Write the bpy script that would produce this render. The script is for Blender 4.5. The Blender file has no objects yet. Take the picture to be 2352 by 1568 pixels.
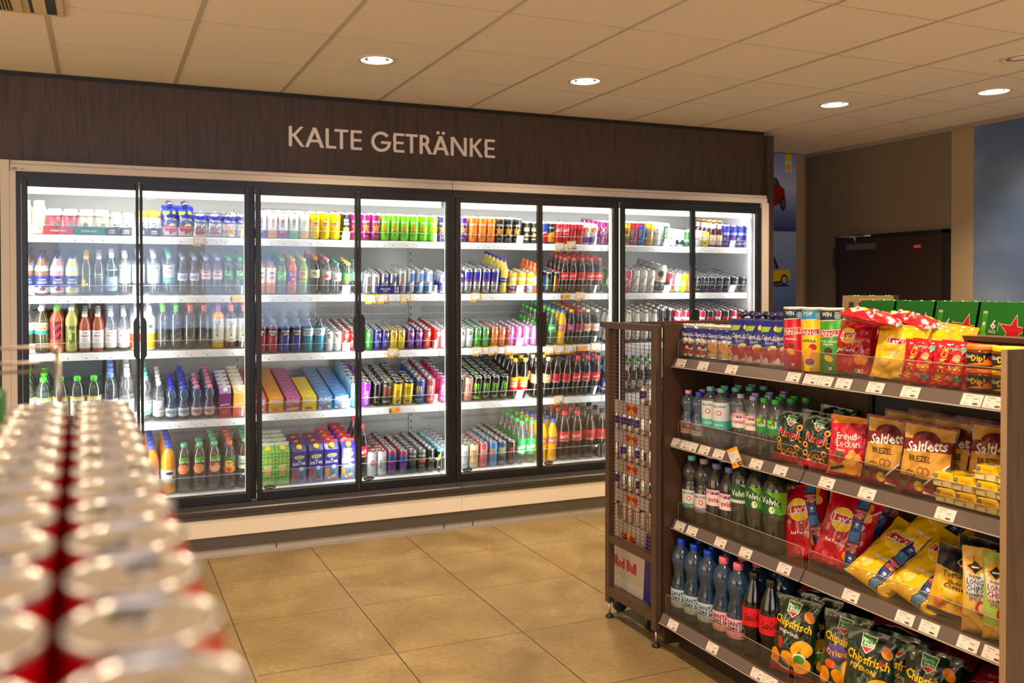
import bpy, math, random
from mathutils import Matrix, Vector
sc = bpy.context.scene
col = sc.collection
random.seed(7)
R = math.radians

# ------------------------------------------------------------------ camera
cam_d = bpy.data.cameras.new('camera')
cam_d.sensor_width = 36.0
cam_d.lens = 30.95
cam_d.shift_x = 0.0485
cam_d.shift_y = -0.0399
cam_d.clip_start = 0.02
cam_d.dof.use_dof = True
cam_d.dof.focus_distance = 3.5
cam_d.dof.aperture_fstop = 3.5
cam = bpy.data.objects.new('camera', cam_d)
col.objects.link(cam)
yaw, pitch, roll = R(22.2846), R(0.79395), R(-0.13274)
fw = Vector((math.sin(yaw)*math.cos(pitch), math.cos(yaw)*math.cos(pitch), -math.sin(pitch)))
rt = Vector((math.cos(yaw), -math.sin(yaw), 0))
up = rt.cross(fw)
r2 = rt*math.cos(roll)+up*math.sin(roll)
u2 = up*math.cos(roll)-rt*math.sin(roll)
m = Matrix((r2, u2, -fw)).transposed().to_4x4()
m.translation = (0, 0, 1.557)
cam.matrix_world = m
sc.camera = cam

# ------------------------------------------------------------------ world, exposure, sampling
w = bpy.data.worlds.new('world')
sc.world = w
w.use_nodes = True
w.node_tree.nodes['Background'].inputs[0].default_value = (.55, .68, 1, 1)
w.node_tree.nodes['Background'].inputs[1].default_value = 3.0
vs = sc.view_settings
vs.view_transform = 'Standard'
vs.look = 'None'
vs.exposure = 0.0
vs.gamma = 1.0
vs.use_curve_mapping = False
cy = sc.cycles
cy.use_denoising = True
cy.denoiser = 'OPENIMAGEDENOISE'
cy.use_adaptive_sampling = True
cy.adaptive_threshold = 0.02
cy.max_bounces = 8
cy.diffuse_bounces = 3
cy.glossy_bounces = 3
cy.transmission_bounces = 4
cy.transparent_max_bounces = 64
cy.sample_clamp_indirect = 6
cy.caustics_reflective = False
cy.caustics_refractive = False

# ------------------------------------------------------------------ large lights
def area(name, loc, rot, sx, sy, power, color, spread=180):
    d = bpy.data.lights.new(name, 'AREA')
    d.shape = 'RECTANGLE'; d.size = sx; d.size_y = sy
    d.energy = power; d.color = color; d.spread = R(spread)
    o = bpy.data.objects.new(name, d); col.objects.link(o)
    o.location = loc; o.rotation_euler = rot
    return o
COOL = (1.0, .985, .95)
WARM = (1.0, .755, .50)
# LED strips on the mullions of the coolers, shining back onto the shelves, and the tube in each canopy
for k, x in enumerate((-.385, .20, .84, 1.49, 2.125, 2.76, 3.385, 4.01, 4.63)):
    for s_ in (-1, 1):
        if (k, s_) not in ((0, -1), (8, 1)): area('mullion_led', (x+s_*.012, 5.425, 1.22), (R(90), 0, R(-42*s_)), .04, 1.72, 5.2 if k in (1, 3, 5, 7) else 4.4 if k in (0, 8) else 6.2, COOL)
for x in (.225, 1.48, 2.74, 3.99):
    area('canopy_tube', (x, 5.50, 2.125), (R(28), 0, 0), 1.16, .05, 19, COOL)
# daylight entering through the shop windows behind the camera
area('window_daylight', (.3, -2.9, 1.78), (R(90), 0, 0), 5.6, 1.6, 55, (.80, .86, 1.0))
# added unseen warm fill panel that lifts the ambient light from the side
area('added_side_fill', (-3.9, 1.6, 1.5), (R(90), 0, R(-90)), 7.5, 2.2, 110, (1.0, .80, .52))

# ------------------------------------------------------------------ materials
def lin(c):
    c = c/255.0
    return c/12.92 if c <= .04045 else ((c+.055)/1.055)**2.4
MATS = {}
def S(r, g, b, rough=.5, metal=0.0, coat=0.0, bump=None, name=None, emit=0, spec=.5):
    key = (r, g, b, rough, metal, coat, bump, emit, spec)
    if key in MATS: return MATS[key]
    mt = bpy.data.materials.new(name or 'paint_%d_%d_%d' % (r, g, b))
    mt.use_nodes = True
    nt = mt.node_tree
    p = nt.nodes['Principled BSDF']
    p.inputs['Base Color'].default_value = (lin(r), lin(g), lin(b), 1)
    p.inputs['Roughness'].default_value = rough
    p.inputs['Metallic'].default_value = metal
    p.inputs['Coat Weight'].default_value = coat
    p.inputs['Coat Roughness'].default_value = .08
    p.inputs['Specular IOR Level'].default_value = spec
    if emit:
        p.inputs['Emission Color'].default_value = (lin(r), lin(g), lin(b), 1)
        p.inputs['Emission Strength'].default_value = emit
    if bump:
        tc = nt.nodes.new('ShaderNodeTexCoord')
        n = nt.nodes.new('ShaderNodeTexNoise'); n.inputs['Scale'].default_value = bump[0]
        n.inputs['Detail'].default_value = 3
        b_ = nt.nodes.new('ShaderNodeBump'); b_.inputs['Strength'].default_value = bump[1]
        b_.inputs['Distance'].default_value = .004
        nt.links.new(tc.outputs['Object'], n.inputs['Vector'])
        nt.links.new(n.outputs['Fac'], b_.inputs['Height'])
        nt.links.new(b_.outputs['Normal'], p.inputs['Normal'])
    MATS[key] = mt
    return mt
def clear(r, g, b, edge=.5, gloss=.10, rough=.06, name='clear_plastic', fres=.7, haze=0.0):
    """thin clear plastic or glass: tinted transparency, darker where one looks through it edge-on, with a sheen"""
    key = ('clear', r, g, b, edge, gloss, rough, fres, haze)
    if key in MATS: return MATS[key]
    mt = bpy.data.materials.new(name); mt.use_nodes = True
    nt = mt.node_tree; nt.nodes.clear()
    out = nt.nodes.new('ShaderNodeOutputMaterial')
    tr = nt.nodes.new('ShaderNodeBsdfTransparent')
    gl = nt.nodes.new('ShaderNodeBsdfGlossy'); gl.inputs['Roughness'].default_value = rough
    mix = nt.nodes.new('ShaderNodeMixShader')
    lw = nt.nodes.new('ShaderNodeLayerWeight'); lw.inputs['Blend'].default_value = .2
    mc = nt.nodes.new('ShaderNodeMix'); mc.data_type = 'RGBA'
    c = (lin(r), lin(g), lin(b))
    mc.inputs['A'].default_value = (*c, 1)
    mc.inputs['B'].default_value = (*[x**2*edge for x in c], 1)
    fr = nt.nodes.new('ShaderNodeFresnel'); fr.inputs['IOR'].default_value = 1.5
    ad = nt.nodes.new('ShaderNodeMath'); ad.operation = 'MULTIPLY_ADD'
    ad.inputs[1].default_value = fres; ad.inputs[2].default_value = gloss-.04*fres
    ad.use_clamp = True
    L = nt.links.new
    L(lw.outputs['Facing'], mc.inputs['Factor']); L(mc.outputs['Result'], tr.inputs['Color'])
    L(fr.outputs[0], ad.inputs[0]); L(ad.outputs[0], mix.inputs['Fac'])
    if haze:
        df = nt.nodes.new('ShaderNodeBsdfDiffuse'); df.inputs['Color'].default_value = (*c, 1); m2 = nt.nodes.new('ShaderNodeMixShader'); m2.inputs['Fac'].default_value = haze
        L(tr.outputs[0], m2.inputs[1]); L(df.outputs[0], m2.inputs[2]); tr = m2
    L(tr.outputs[0], mix.inputs[1]); L(gl.outputs[0], mix.inputs[2]); L(mix.outputs[0], out.inputs['Surface'])
    MATS[key] = mt
    return mt
PAINT = dict(rough=.42, coat=.0)
def P(r, g, b): return S(r, g, b, .38)
def G(r, g, b): return S(r, g, b, .22, coat=.6)
WHITE = P(236, 236, 232); BLACK = P(18, 18, 20); SILVER = S(205, 206, 208, .26, .85)
RED = P(205, 14, 32); BLUE = P(24, 40, 150); YEL = P(250, 205, 10); GREEN = P(30, 150, 60); ORANGE = P(245, 130, 20)
PET = clear(251, 252, 253, .85, .07, haze=.03, fres=.4); PETB = clear(185, 220, 250, .7, .09, haze=.08, fres=.5); PETG = clear(170, 228, 185, .6, .09, haze=.06)
ACRYL = clear(248, 250, 250, .9, .04, .05, 'acrylic', .12)
FOIL = S(210, 212, 216, .22, .9, bump=(60, .6))
def liquid(r, g, b): return S(r, g, b, .12, coat=.5)

# ------------------------------------------------------------------ mesh builder
class MB:
    def __init__(s): s.v = []; s.f = []; s.m = []; s.sm = []; s.mats = []
    def mi(s, mat):
        if mat not in s.mats: s.mats.append(mat)
        return s.mats.index(mat)
    def weld(s, pts, mat, key):
        d = s.__dict__.setdefault('w', {}); ids = []
        for p in pts:
            k = (key, round(p[0], 5), round(p[1], 5), round(p[2], 5))
            if k not in d: d[k] = len(s.v); s.v.append(tuple(p))
            if d[k] not in ids: ids.append(d[k])
        if len(ids) > 2: s.f.append(ids); s.m.append(s.mi(mat)); s.sm.append(True)
    def face(s, pts, mat, smooth=False):
        b = len(s.v); s.v += [tuple(p) for p in pts]
        s.f.append(list(range(b, b+len(pts)))); s.m.append(s.mi(mat)); s.sm.append(smooth)
    def mesh(s, verts, faces, mat, smooth=False):
        b = len(s.v); s.v += [tuple(p) for p in verts]; i = s.mi(mat)
        for f in faces: s.f.append([b+k for k in f]); s.m.append(i); s.sm.append(smooth)
    def box(s, x0, x1, y0, y1, z0, z1, mat, rot=None, bev=0):
        b = bev
        if b:
            # chamfered box: one ring of inset corners on every face
            vs_, fs = [], []
            X, Y, Z = (x0, x1), (y0, y1), (z0, z1)
            idx = {}
            for i in (0, 1):
                for j in (0, 1):
                    for k in (0, 1):
                        sx, sy, sz = (1, -1)[i], (1, -1)[j], (1, -1)[k]
                        for a in range(3):
                            d = [b*sx, b*sy, b*sz]; d[a] = 0
                            idx[(i, j, k, a)] = len(vs_)
                            vs_.append((X[i]+d[0], Y[j]+d[1], Z[k]+d[2]))
            for a in range(3):
                for e in (0, 1):
                    o = [(0, 0), (1, 0), (1, 1), (0, 1)]
                    q = []
                    for (p, r_) in o:
                        t = [0, 0, 0]; t[a] = e; t[(a+1) % 3] = p; t[(a+2) % 3] = r_
                        q.append(idx[(*t, a)])
                    fs.append(q if e else q[::-1])
            for a in range(3):
                b1, c1 = (a+1) % 3, (a+2) % 3
                for p in (0, 1):
                    for r_ in (0, 1):
                        t0 = [0, 0, 0]; t0[b1] = p; t0[c1] = r_
                        t1 = list(t0); t1[a] = 1
                        q = [idx[(*t0, b1)], idx[(*t1, b1)], idx[(*t1, c1)], idx[(*t0, c1)]]
                        fs.append(q if (p + r_) % 2 == 0 else q[::-1])
            for i in (0, 1):
                for j in (0, 1):
                    for k in (0, 1):
                        q = [idx[(i, j, k, a)] for a in range(3)]
                        fs.append(q if (i+j+k) % 2 else q[::-1])
        else:
            vs_ = [(x, y, z) for x in (x0, x1) for y in (y0, y1) for z in (z0, z1)]
            fs = [(0, 1, 3, 2), (4, 6, 7, 5), (0, 4, 5, 1), (2, 3, 7, 6), (0, 2, 6, 4), (1, 5, 7, 3)]
        if rot: vs_ = [rot @ Vector(p) for p in vs_]
        s.mesh(vs_, fs, mat)
    def lathe(s, prof, mats, seg=24, cx=0, cy=0, cap0=True, cap1=True, sq=0):
        """prof [(r,z)], mats one or per segment; sq>0 squares the section off"""
        if not isinstance(mats, (list, tuple)): mats = [mats]*(len(prof)-1)
        b = len(s.v)
        for (r, z) in prof:
            for k in range(seg):
                a = 2*math.pi*(k+.5)/seg
                c, d = math.cos(a), math.sin(a)
                q = r
                if sq: q = r*(1+sq*.28*(abs(math.sin(2*a))**1.5))
                s.v.append((cx+q*c, cy+q*d, z))
        for i in range(len(prof)-1):
            mm = s.mi(mats[i])
            for k in range(seg):
                k2 = (k+1) % seg
                s.f.append([b+i*seg+k, b+i*seg+k2, b+(i+1)*seg+k2, b+(i+1)*seg+k]); s.m.append(mm); s.sm.append(True)
        if cap0 and prof[0][0] > 1e-5: s.f.append([b+k for k in range(seg)][::-1]); s.m.append(s.mi(mats[0])); s.sm.append(False)
        if cap1 and prof[-1][0] > 1e-5:
            o = b+(len(prof)-1)*seg; s.f.append([o+k for k in range(seg)]); s.m.append(s.mi(mats[-1])); s.sm.append(False)
    def tube(s, pts, r, mat, seg=6):
        pts = [Vector(p) for p in pts]; rings = []
        for i, p in enumerate(pts):
            d = (pts[min(i+1, len(pts)-1)]-pts[max(i-1, 0)]).normalized()
            a = d.cross(Vector((0, 0, 1)))
            if a.length < .01: a = d.cross(Vector((0, 1, 0)))
            a.normalize(); c = d.cross(a)
            rings.append([p+a*r*math.cos(2*math.pi*k/seg)+c*r*math.sin(2*math.pi*k/seg) for k in range(seg)])
        v = [q for g in rings for q in g]; f = []
        for i in range(len(pts)-1):
            for k in range(seg): f.append((i*seg+k, i*seg+(k+1) % seg, (i+1)*seg+(k+1) % seg, (i+1)*seg+k))
        f.append(tuple(range(seg))[::-1]); f.append(tuple((len(pts)-1)*seg+k for k in range(seg)))
        s.mesh(v, f, mat, True)
    def prism(s, poly, mat, d, fr):
        """2-D outline extruded by d; fr maps (u,v,depth) to a point"""
        n = len(poly)
        v = [fr(u, w_, 0) for u, w_ in poly]+[fr(u, w_, d) for u, w_ in poly]
        s.mesh(v, [tuple(range(n)), tuple(range(n, 2*n))[::-1]]+[(i, i+n, (i+1) % n+n, (i+1) % n) for i in range(n)], mat)
    def obj(s, name, parent=None, loc=None, rot=None, matrix=None):
        me = bpy.data.meshes.new(name)
        me.from_pydata(s.v, [], s.f)
        for mt in s.mats: me.materials.append(mt)
        me.polygons.foreach_set('material_index', s.m)
        me.polygons.foreach_set('use_smooth', s.sm)
        me.update()
        o = bpy.data.objects.new(name, me); col.objects.link(o)
        if parent: o.parent = parent
        if loc: o.location = loc
        if rot: o.rotation_euler = rot
        return o
def tag(o, label, cat, group=None, kind=None):
    if label: o['label'] = label
    if cat: o['category'] = cat
    if group: o['group'] = group
    if kind: o['kind'] = kind
    return o
def struct(o, label=None):
    o['kind'] = 'structure'
    if label: o['label'] = label
    return o
def empty(name, loc=(0, 0, 0), rz=0):
    o = bpy.data.objects.new(name, None); col.objects.link(o); o.empty_display_size = .05
    o.location = loc; o.rotation_euler = (0, 0, rz)
    return o
def dup(o, parent=None):
    c = o.copy(); col.objects.link(c)
    if parent: c.parent = parent
    for ch in KIDS.get(o.name, []) if parent is None else list(o.children): dup(ch, c)
    return c
KIDS = {}

# ------------------------------------------------------------------ flat artwork (u right, v up), in metres, then wrapped on surfaces
TXT = {}
def text_tris(s_, bold=.012):
    k = (s_, bold)
    if k not in TXT:
        c = bpy.data.curves.new('t', 'FONT'); c.body = s_; c.resolution_u = 1; c.offset = bold
        o = bpy.data.objects.new('t', c); me = o.to_mesh()
        tr = []
        for p in me.polygons:
            q = [me.vertices[i].co for i in p.vertices]
            for i in range(1, len(q)-1):
                t = [(a.x, a.y) for a in (q[0], q[i], q[i+1])]
                ar = (t[1][0]-t[0][0])*(t[2][1]-t[0][1])-(t[2][0]-t[0][0])*(t[1][1]-t[0][1])
                if ar < 0: t = [t[0], t[2], t[1]]
                tr.append(t)
        xs = [a[0] for t in tr for a in t] or [0, 1]
        TXT[k] = (tr, min(xs), max(xs))
        o.to_mesh_clear(); bpy.data.objects.remove(o); bpy.data.curves.remove(c)
    return TXT[k]
def art(ops):
    """list of (kind, mat, ...) in millimetres -> list of (mat, convex polygons)"""
    out = []
    for k, op in enumerate(ops):
        t, mat = op[0], op[1]; a = op[2:]
        if t == 'T':      # text, u, v, height, rot deg, width limit, slant
            s_, u, v, h = a[:4]; rot = a[4] if len(a) > 4 else 0; wl = a[5] if len(a) > 5 else 0; sl = a[6] if len(a) > 6 else 0
            tr, x0, x1 = text_tris(s_, .02)
            sz = h/.70; sx = sz
            if wl and (x1-x0)*sx > wl: sx = wl/(x1-x0)
            c, d = math.cos(R(rot)), math.sin(R(rot)); ps = []
            for q in tr:
                p = []
                for (x, y) in q:
                    X = (x-(x0+x1)/2)*sx+y*sz*sl; Y = (y-.35)*sz
                    p.append((u+X*c-Y*d, v+X*d+Y*c))
                ps.append(p)
        elif t == 'R':    # rect u,v centre, w,h, rot
            u, v, w_, h = a[:4]; rot = R(a[4]) if len(a) > 4 else 0
            ps = [[(u+x*math.cos(rot)-y*math.sin(rot), v+x*math.sin(rot)+y*math.cos(rot)) for x, y in ((-w_/2, -h/2), (w_/2, -h/2), (w_/2, h/2), (-w_/2, h/2))]]
        elif t == 'O':    # ellipse u,v,rx,ry,rot
            u, v, rx = a[:3]; ry = a[3] if len(a) > 3 else rx; rot = R(a[4]) if len(a) > 4 else 0
            ps = [[(u+rx*math.cos(q)*math.cos(rot)-ry*math.sin(q)*math.sin(rot), v+rx*math.cos(q)*math.sin(rot)+ry*math.sin(q)*math.cos(rot)) for q in [2*math.pi*i/18 for i in range(18)]]]
        elif t == 'N':    # ring u,v,r,thickness (ry optional)
            u, v, r_, th = a[:4]; e = a[4] if len(a) > 4 else 1
            ps = []
            for i in range(16):
                q0, q1 = 2*math.pi*i/16, 2*math.pi*(i+1)/16
                ps.append([(u+r_*math.cos(q0), v+e*r_*math.sin(q0)), (u+r_*math.cos(q1), v+e*r_*math.sin(q1)), (u+(r_-th)*math.cos(q1), v+e*(r_-th)*math.sin(q1)), (u+(r_-th)*math.cos(q0), v+e*(r_-th)*math.sin(q0))][::1])
        elif t == 'Z':    # star u,v,r,rot
            u, v, r_ = a[:3]; rot = R(a[3]) if len(a) > 3 else 0; ri = r_*(a[4] if len(a) > 4 else .42); n = a[5] if len(a) > 5 else 5
            pt = [(u+(r_ if i % 2 == 0 else ri)*math.sin(rot+math.pi*i/n), v+(r_ if i % 2 == 0 else ri)*math.cos(rot+math.pi*i/n)) for i in range(2*n)]
            ps = [[(u, v), pt[(i+1) % (2*n)], pt[i]] for i in range(2*n)]
        elif t == 'Q':    # polygon, list of points (convex)
            ps = [list(a[0])]
        out.append((mat, [[(x*.001, y*.001) for x, y in p] for p in ps]))
    return out
def clip(poly, axis, c, keep_above):
    o = []
    for i in range(len(poly)):
        p, q = poly[i], poly[(i+1) % len(poly)]
        a, b = p[axis]-c, q[axis]-c
        if not keep_above: a, b = -a, -b
        if a >= 0: o.append(p)
        if (a > 0) != (b > 0) and abs(a-b) > 1e-12:
            t = a/(a-b); o.append((p[0]+(q[0]-p[0])*t, p[1]+(q[1]-p[1])*t))
    return o
def slices(poly, axis, step):
    lo = min(p[axis] for p in poly); hi = max(p[axis] for p in poly)
    a, b = math.floor(lo/step+1e-6), math.ceil(hi/step-1e-6)
    if b-a <= 1: return [poly]
    o = []
    for k in range(a, b):
        q = clip(clip(poly, axis, k*step, True), axis, (k+1)*step, False)
        if len(q) >= 3: o.append(q)
    return o
def limit(poly, u=None, v=None):
    if u is not None:
        poly = clip(clip(poly, 0, -u, True), 0, u, False) if len(poly) > 2 else poly
    if v is not None and len(poly) > 2:
        poly = clip(clip(poly, 1, v[0], True), 1, v[1], False)
    return poly
def wrap(mb, ops, r, z0, lift=.0004, umax=None, vlim=None, cx=0):
    """lay artwork round a cylinder of radius r; u=0 faces -Y, v measured from z0"""
    for n, (mat, ps) in enumerate(art(ops)):
        rr = r+lift+n*.00006
        for p in ps:
            p = limit(p, umax, vlim)
            if len(p) < 3: continue
            for q in slices(p, 0, r*.26):
                pts = [(cx+rr*math.sin(u/r), -rr*math.cos(u/r), z0+v) for u, v in q]
                mb.weld(pts, mat, n)
def lay(mb, ops, fr, lift=.0004, u=None, v=None):
    """lay artwork on a flat face; fr(u, v, h) -> point"""
    for n, (mat, ps) in enumerate(art(ops)):
        for p in ps:
            p = limit(p, u, v)
            if len(p) >= 3: mb.face([fr(a, b, lift+n*.00008) for a, b in p], mat)
# ------------------------------------------------------------------ room shell
def nodes(name):
    mt = bpy.data.materials.new(name); mt.use_nodes = True
    return mt, mt.node_tree, mt.node_tree.nodes['Principled BSDF']
def ramp(nt, stops):
    r_ = nt.nodes.new('ShaderNodeValToRGB'); e = r_.color_ramp.elements
    e[0].position, e[0].color = stops[0][0], (*[lin(c) for c in stops[0][1]], 1)
    e[1].position, e[1].color = stops[-1][0], (*[lin(c) for c in stops[-1][1]], 1)
    for p, c in stops[1:-1]:
        k = e.new(p); k.color = (*[lin(x) for x in c], 1)
    return r_
def noise_mat(name, stops, scale, stretch=(1, 1, 1), rough=.5, detail=4, bump=0, coat=0):
    mt, nt, p = nodes(name)
    tc = nt.nodes.new('ShaderNodeTexCoord'); mp = nt.nodes.new('ShaderNodeMapping'); mp.inputs['Scale'].default_value = stretch
    n = nt.nodes.new('ShaderNodeTexNoise'); n.inputs['Scale'].default_value = scale; n.inputs['Detail'].default_value = detail
    r_ = ramp(nt, stops); L = nt.links.new
    L(tc.outputs['Object'], mp.inputs['Vector']); L(mp.outputs[0], n.inputs['Vector']); L(n.outputs['Fac'], r_.inputs['Fac']); L(r_.outputs[0], p.inputs['Base Color'])
    p.inputs['Roughness'].default_value = rough; p.inputs['Coat Weight'].default_value = coat
    if bump:
        b_ = nt.nodes.new('ShaderNodeBump'); b_.inputs['Strength'].default_value = bump; b_.inputs['Distance'].default_value = .003
        L(n.outputs['Fac'], b_.inputs['Height']); L(b_.outputs['Normal'], p.inputs['Normal'])
    return mt
M_HEAD = noise_mat('dark_wood_laminate', [(.25, (50, 38, 30)), (.45, (68, 52, 42)), (.55, (78, 60, 48)), (.75, (56, 43, 35))], 9, (5, 5, .35), .45, 6)
M_POST = noise_mat('grey_brown_wood', [(.3, (62, 46, 34)), (.6, (80, 60, 44)), (.8, (66, 50, 37))], 14, (4, 4, .3), .5, 5)
M_CREAM = P(218, 206, 192)
M_TILE = noise_mat('ceiling_tile', [(.3, (236, 229, 217)), (.7, (242, 235, 223))], 60, rough=.9)
M_RAILC = P(200, 190, 174)
M_TAUPE = noise_mat('taupe_wallpaper', [(.3, (118, 104, 84)), (.7, (126, 110, 90))], 220, rough=.85)
M_TAUPE2 = noise_mat('light_taupe_wallpaper', [(.3, (160, 142, 110)), (.7, (166, 148, 116))], 220, rough=.85)
M_DOOR = P(52, 38, 33)
M_ANTH = P(88, 82, 72); M_BLK = S(30, 29, 30, .35); M_DARKRAIL = S(62, 58, 58, .35)

# floor: 0.6 m mottled stone-look tiles with dark joints
mt, nt, p = nodes('stone_floor_tiles')
L = nt.links.new
tc = nt.nodes.new('ShaderNodeTexCoord'); sp = nt.nodes.new('ShaderNodeSeparateXYZ'); L(tc.outputs['Object'], sp.inputs[0])
def grout(sock, off, half):
    a = nt.nodes.new('ShaderNodeMath'); a.operation = 'ADD'; a.inputs[1].default_value = 30-off; L(sock, a.inputs[0])
    b_ = nt.nodes.new('ShaderNodeMath'); b_.operation = 'PINGPONG'; b_.inputs[1].default_value = .3; L(a.outputs[0], b_.inputs[0])
    c_ = nt.nodes.new('ShaderNodeMath'); c_.operation = 'LESS_THAN'; c_.inputs[1].default_value = half; L(b_.outputs[0], c_.inputs[0])
    return c_.outputs[0]
gx = grout(sp.outputs[0], 1.1553, .0028); gy_ = grout(sp.outputs[1], 5.3726-.6, .0019)
mx = nt.nodes.new('ShaderNodeMath'); mx.operation = 'MAXIMUM'; L(gx, mx.inputs[0]); L(gy_, mx.inputs[1])
def nz(scale, detail=5, dist=0, seed=0):
    n = nt.nodes.new('ShaderNodeTexNoise'); n.inputs['Scale'].default_value = scale; n.inputs['Detail'].default_value = detail
    n.inputs['Distortion'].default_value = dist; L(tc.outputs['Object'], n.inputs['Vector']); return n.outputs['Fac']
r1 = ramp(nt, [(.28, (126, 107, 70)), (.5, (148, 126, 85)), (.72, (166, 144, 101))]); L(nz(2.6, 6, .6), r1.inputs['Fac'])
r2_ = ramp(nt, [(.3, (196, 190, 180)), (.62, (255, 255, 255))]); L(nz(38, 6), r2_.inputs['Fac'])
mm = nt.nodes.new('ShaderNodeMix'); mm.data_type = 'RGBA'; mm.blend_type = 'MULTIPLY'; mm.inputs['Factor'].default_value = .45
L(r1.outputs[0], mm.inputs['A']); L(r2_.outputs[0], mm.inputs['B'])
mg = nt.nodes.new('ShaderNodeMix'); mg.data_type = 'RGBA'; L(mx.outputs[0], mg.inputs['Factor']); L(mm.outputs['Result'], mg.inputs['A'])
mg.inputs['B'].default_value = (lin(70), lin(58), lin(38), 1); L(mg.outputs['Result'], p.inputs['Base Color'])
p.inputs['Roughness'].default_value = .42; p.inputs['Specular IOR Level'].default_value = .35
M_FLOOR = mt

XL, XR, YB, YF = -4.0, 5.96, -3.0, 6.25
ZC = 2.77
b = MB(); b.box(XL, XR+.12, YB-.1, YF+.1, -.1, 0, M_FLOOR); struct(b.obj('floor'), 'beige stone-look tile floor')
b = MB(); b.box(XL, XR+.12, YB-.1, YF+.1, ZC, ZC+.1, M_TILE); ceil_ = struct(b.obj('ceiling'), 'cream suspended ceiling of square panels')
b = MB()
for i in range(-6, 10):
    x = -.216+.625*i
    if XL < x < XR: b.box(x-.011, x+.011, YB, 5.462, ZC-.003, ZC+.002, M_RAILC)
b.obj('ceiling_rail', ceil_)
b = MB()
for j in range(-1, 13):
    y = 4.775-.625*j
    if y > YB: b.box(XL, XR, y-.003, y+.003, ZC-.0015, ZC+.002, M_RAILC)
b.obj('ceiling_joint', ceil_)
b = MB(); b.box(XR, XR+.12, YB, YF, 0, ZC, M_TAUPE); struct(b.obj('wall_right'), 'taupe papered wall')
b = MB(); b.box(XL-.1, XL, YB, YF, 0, ZC, M_TAUPE2); struct(b.obj('wall_left'))
b = MB(); b.box(XL, XR+.12, YF, YF+.1, 0, ZC, M_TAUPE); struct(b.obj('wall_back'), 'taupe wall behind the coolers')
b = MB(); b.box(XR-.022, XR, YB, YF, ZC-.035, ZC-.001, S(150, 140, 130, .5)); struct(b.obj('trim_1'), 'grey metal ceiling edge strip')
# light taupe strip between the brown door and the blue mural
b = MB(); b.box(XR-.006, XR, 4.585, 4.768, 0, ZC-.035, M_TAUPE2); struct(b.obj('trim_2'), 'light taupe wall strip')
b = MB(); b.box(5.826, 5.925, YF-.006, YF, 0, ZC, M_TAUPE2); struct(b.obj('trim_3'), 'light taupe strip at the room corner')
# wall behind the camera: sill wall, lintel and three glazed windows onto daylight
b = MB()
b.box(XL, XR, YB-.1, YB, 0, .9, M_TAUPE2); b.box(XL, XR, YB-.1, YB, 2.6, ZC, M_TAUPE2)
for x0, x1 in ((XL, -2.6), (-.9, -.6), (1.1, 1.4), (3.1, XR)): b.box(x0, x1, YB-.1, YB, .9, 2.6, M_TAUPE2)
struct(b.obj('wall_front'), 'wall with shop windows')
for n, (x0, x1) in enumerate(((-2.6, -.9), (-.6, 1.1), (1.4, 3.1))):
    b = MB(); f = P(60, 60, 62)
    for q in ((x0, x0+.05, .9, 2.6), (x1-.05, x1, .9, 2.6), (x0, x1, .9, .95), (x0, x1, 2.55, 2.6), ((x0+x1)/2-.02, (x0+x1)/2+.02, .95, 2.55)): b.box(q[0], q[1], YB-.08, YB-.03, q[2], q[3], f)
    o = struct(b.obj('window_%d' % (n+1)))
    b = MB(); b.box(x0+.05, x1-.05, YB-.06, YB-.055, .95, 2.55, clear(235, 240, 245, .9, .06)); b.obj('window_pane', o)

# brown fire door on the right wall
b = MB()
dy0, dy1, dz = 4.775, 5.875, 2.0
b.box(XR-.03, XR, dy0, dy0+.055, 0, dz, M_BLK); b.box(XR-.03, XR, dy1-.02, dy1, 0, dz, M_BLK); b.box(XR-.03, XR, dy0, dy1, dz-.03, dz, M_BLK)
dr = struct(b.obj('door_1'), 'dark brown fire door')
b = MB(); b.box(XR-.018, XR-.001, dy0+.056, dy1-.021, 0, dz-.031, M_DOOR); leaf = b.obj('door_leaf', dr)
b = MB(); b.box(XR-.065, XR-.019, 5.46, 5.73, 1.875, 1.925, S(120, 116, 104, .4, .6)); b.tube([(XR-.05, 5.64, 1.93), (XR-.06, 5.64, 1.985), (XR-.04, 5.90, 2.0)], .009, SILVER); b.tube([(XR-.06, 5.64, 1.985), (XR-.03, 5.50, 1.99)], .007, SILVER)
b.obj('door_closer', dr)
b = MB(); b.box(XR-.0195, XR-.018, 5.02, 5.09, 1.868, 1.892, RED)
for k in range(2): b.box(XR-.0205, XR-.0195, 5.03, 5.08, 1.883-.011*k, 1.886-.011*k, WHITE)
b.obj('red_notice_sticker', dr)
b = MB()
for k in range(3): b.lathe([(.012, 1.73+.058*k), (.012, 1.785+.058*k)], M_BLK, 10, XR-.02, 5.893)
b.obj('hinge', dr)

# blue sky mural on the right wall, mostly beyond the picture edge
mt, nt, p = nodes('sky_mural_print')
tc = nt.nodes.new('ShaderNodeTexCoord'); mp = nt.nodes.new('ShaderNodeMapping'); mp.inputs['Scale'].default_value = (1, .6, .9)
mp.inputs['Location'].default_value = (0, .2, .55)
n = nt.nodes.new('ShaderNodeTexNoise'); n.inputs['Scale'].default_value = .8; n.inputs['Detail'].default_value = 3
rr = ramp(nt, [(.3, (60, 86, 138)), (.5, (86, 110, 152)), (.7, (170, 180, 196))])
nt.links.new(tc.outputs['Object'], mp.inputs[0]); nt.links.new(mp.outputs[0], n.inputs['Vector']); nt.links.new(n.outputs['Fac'], rr.inputs[0]); nt.links.new(rr.outputs[0], p.inputs['Base Color']); p.inputs['Roughness'].default_value = .5
b = MB(); b.box(XR-.008, XR, .4, 4.583, 0, ZC-.036, mt)
tag(b.obj('wall_mural'), 'blue sky mural panel beside the light taupe strip', 'mural')

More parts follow.
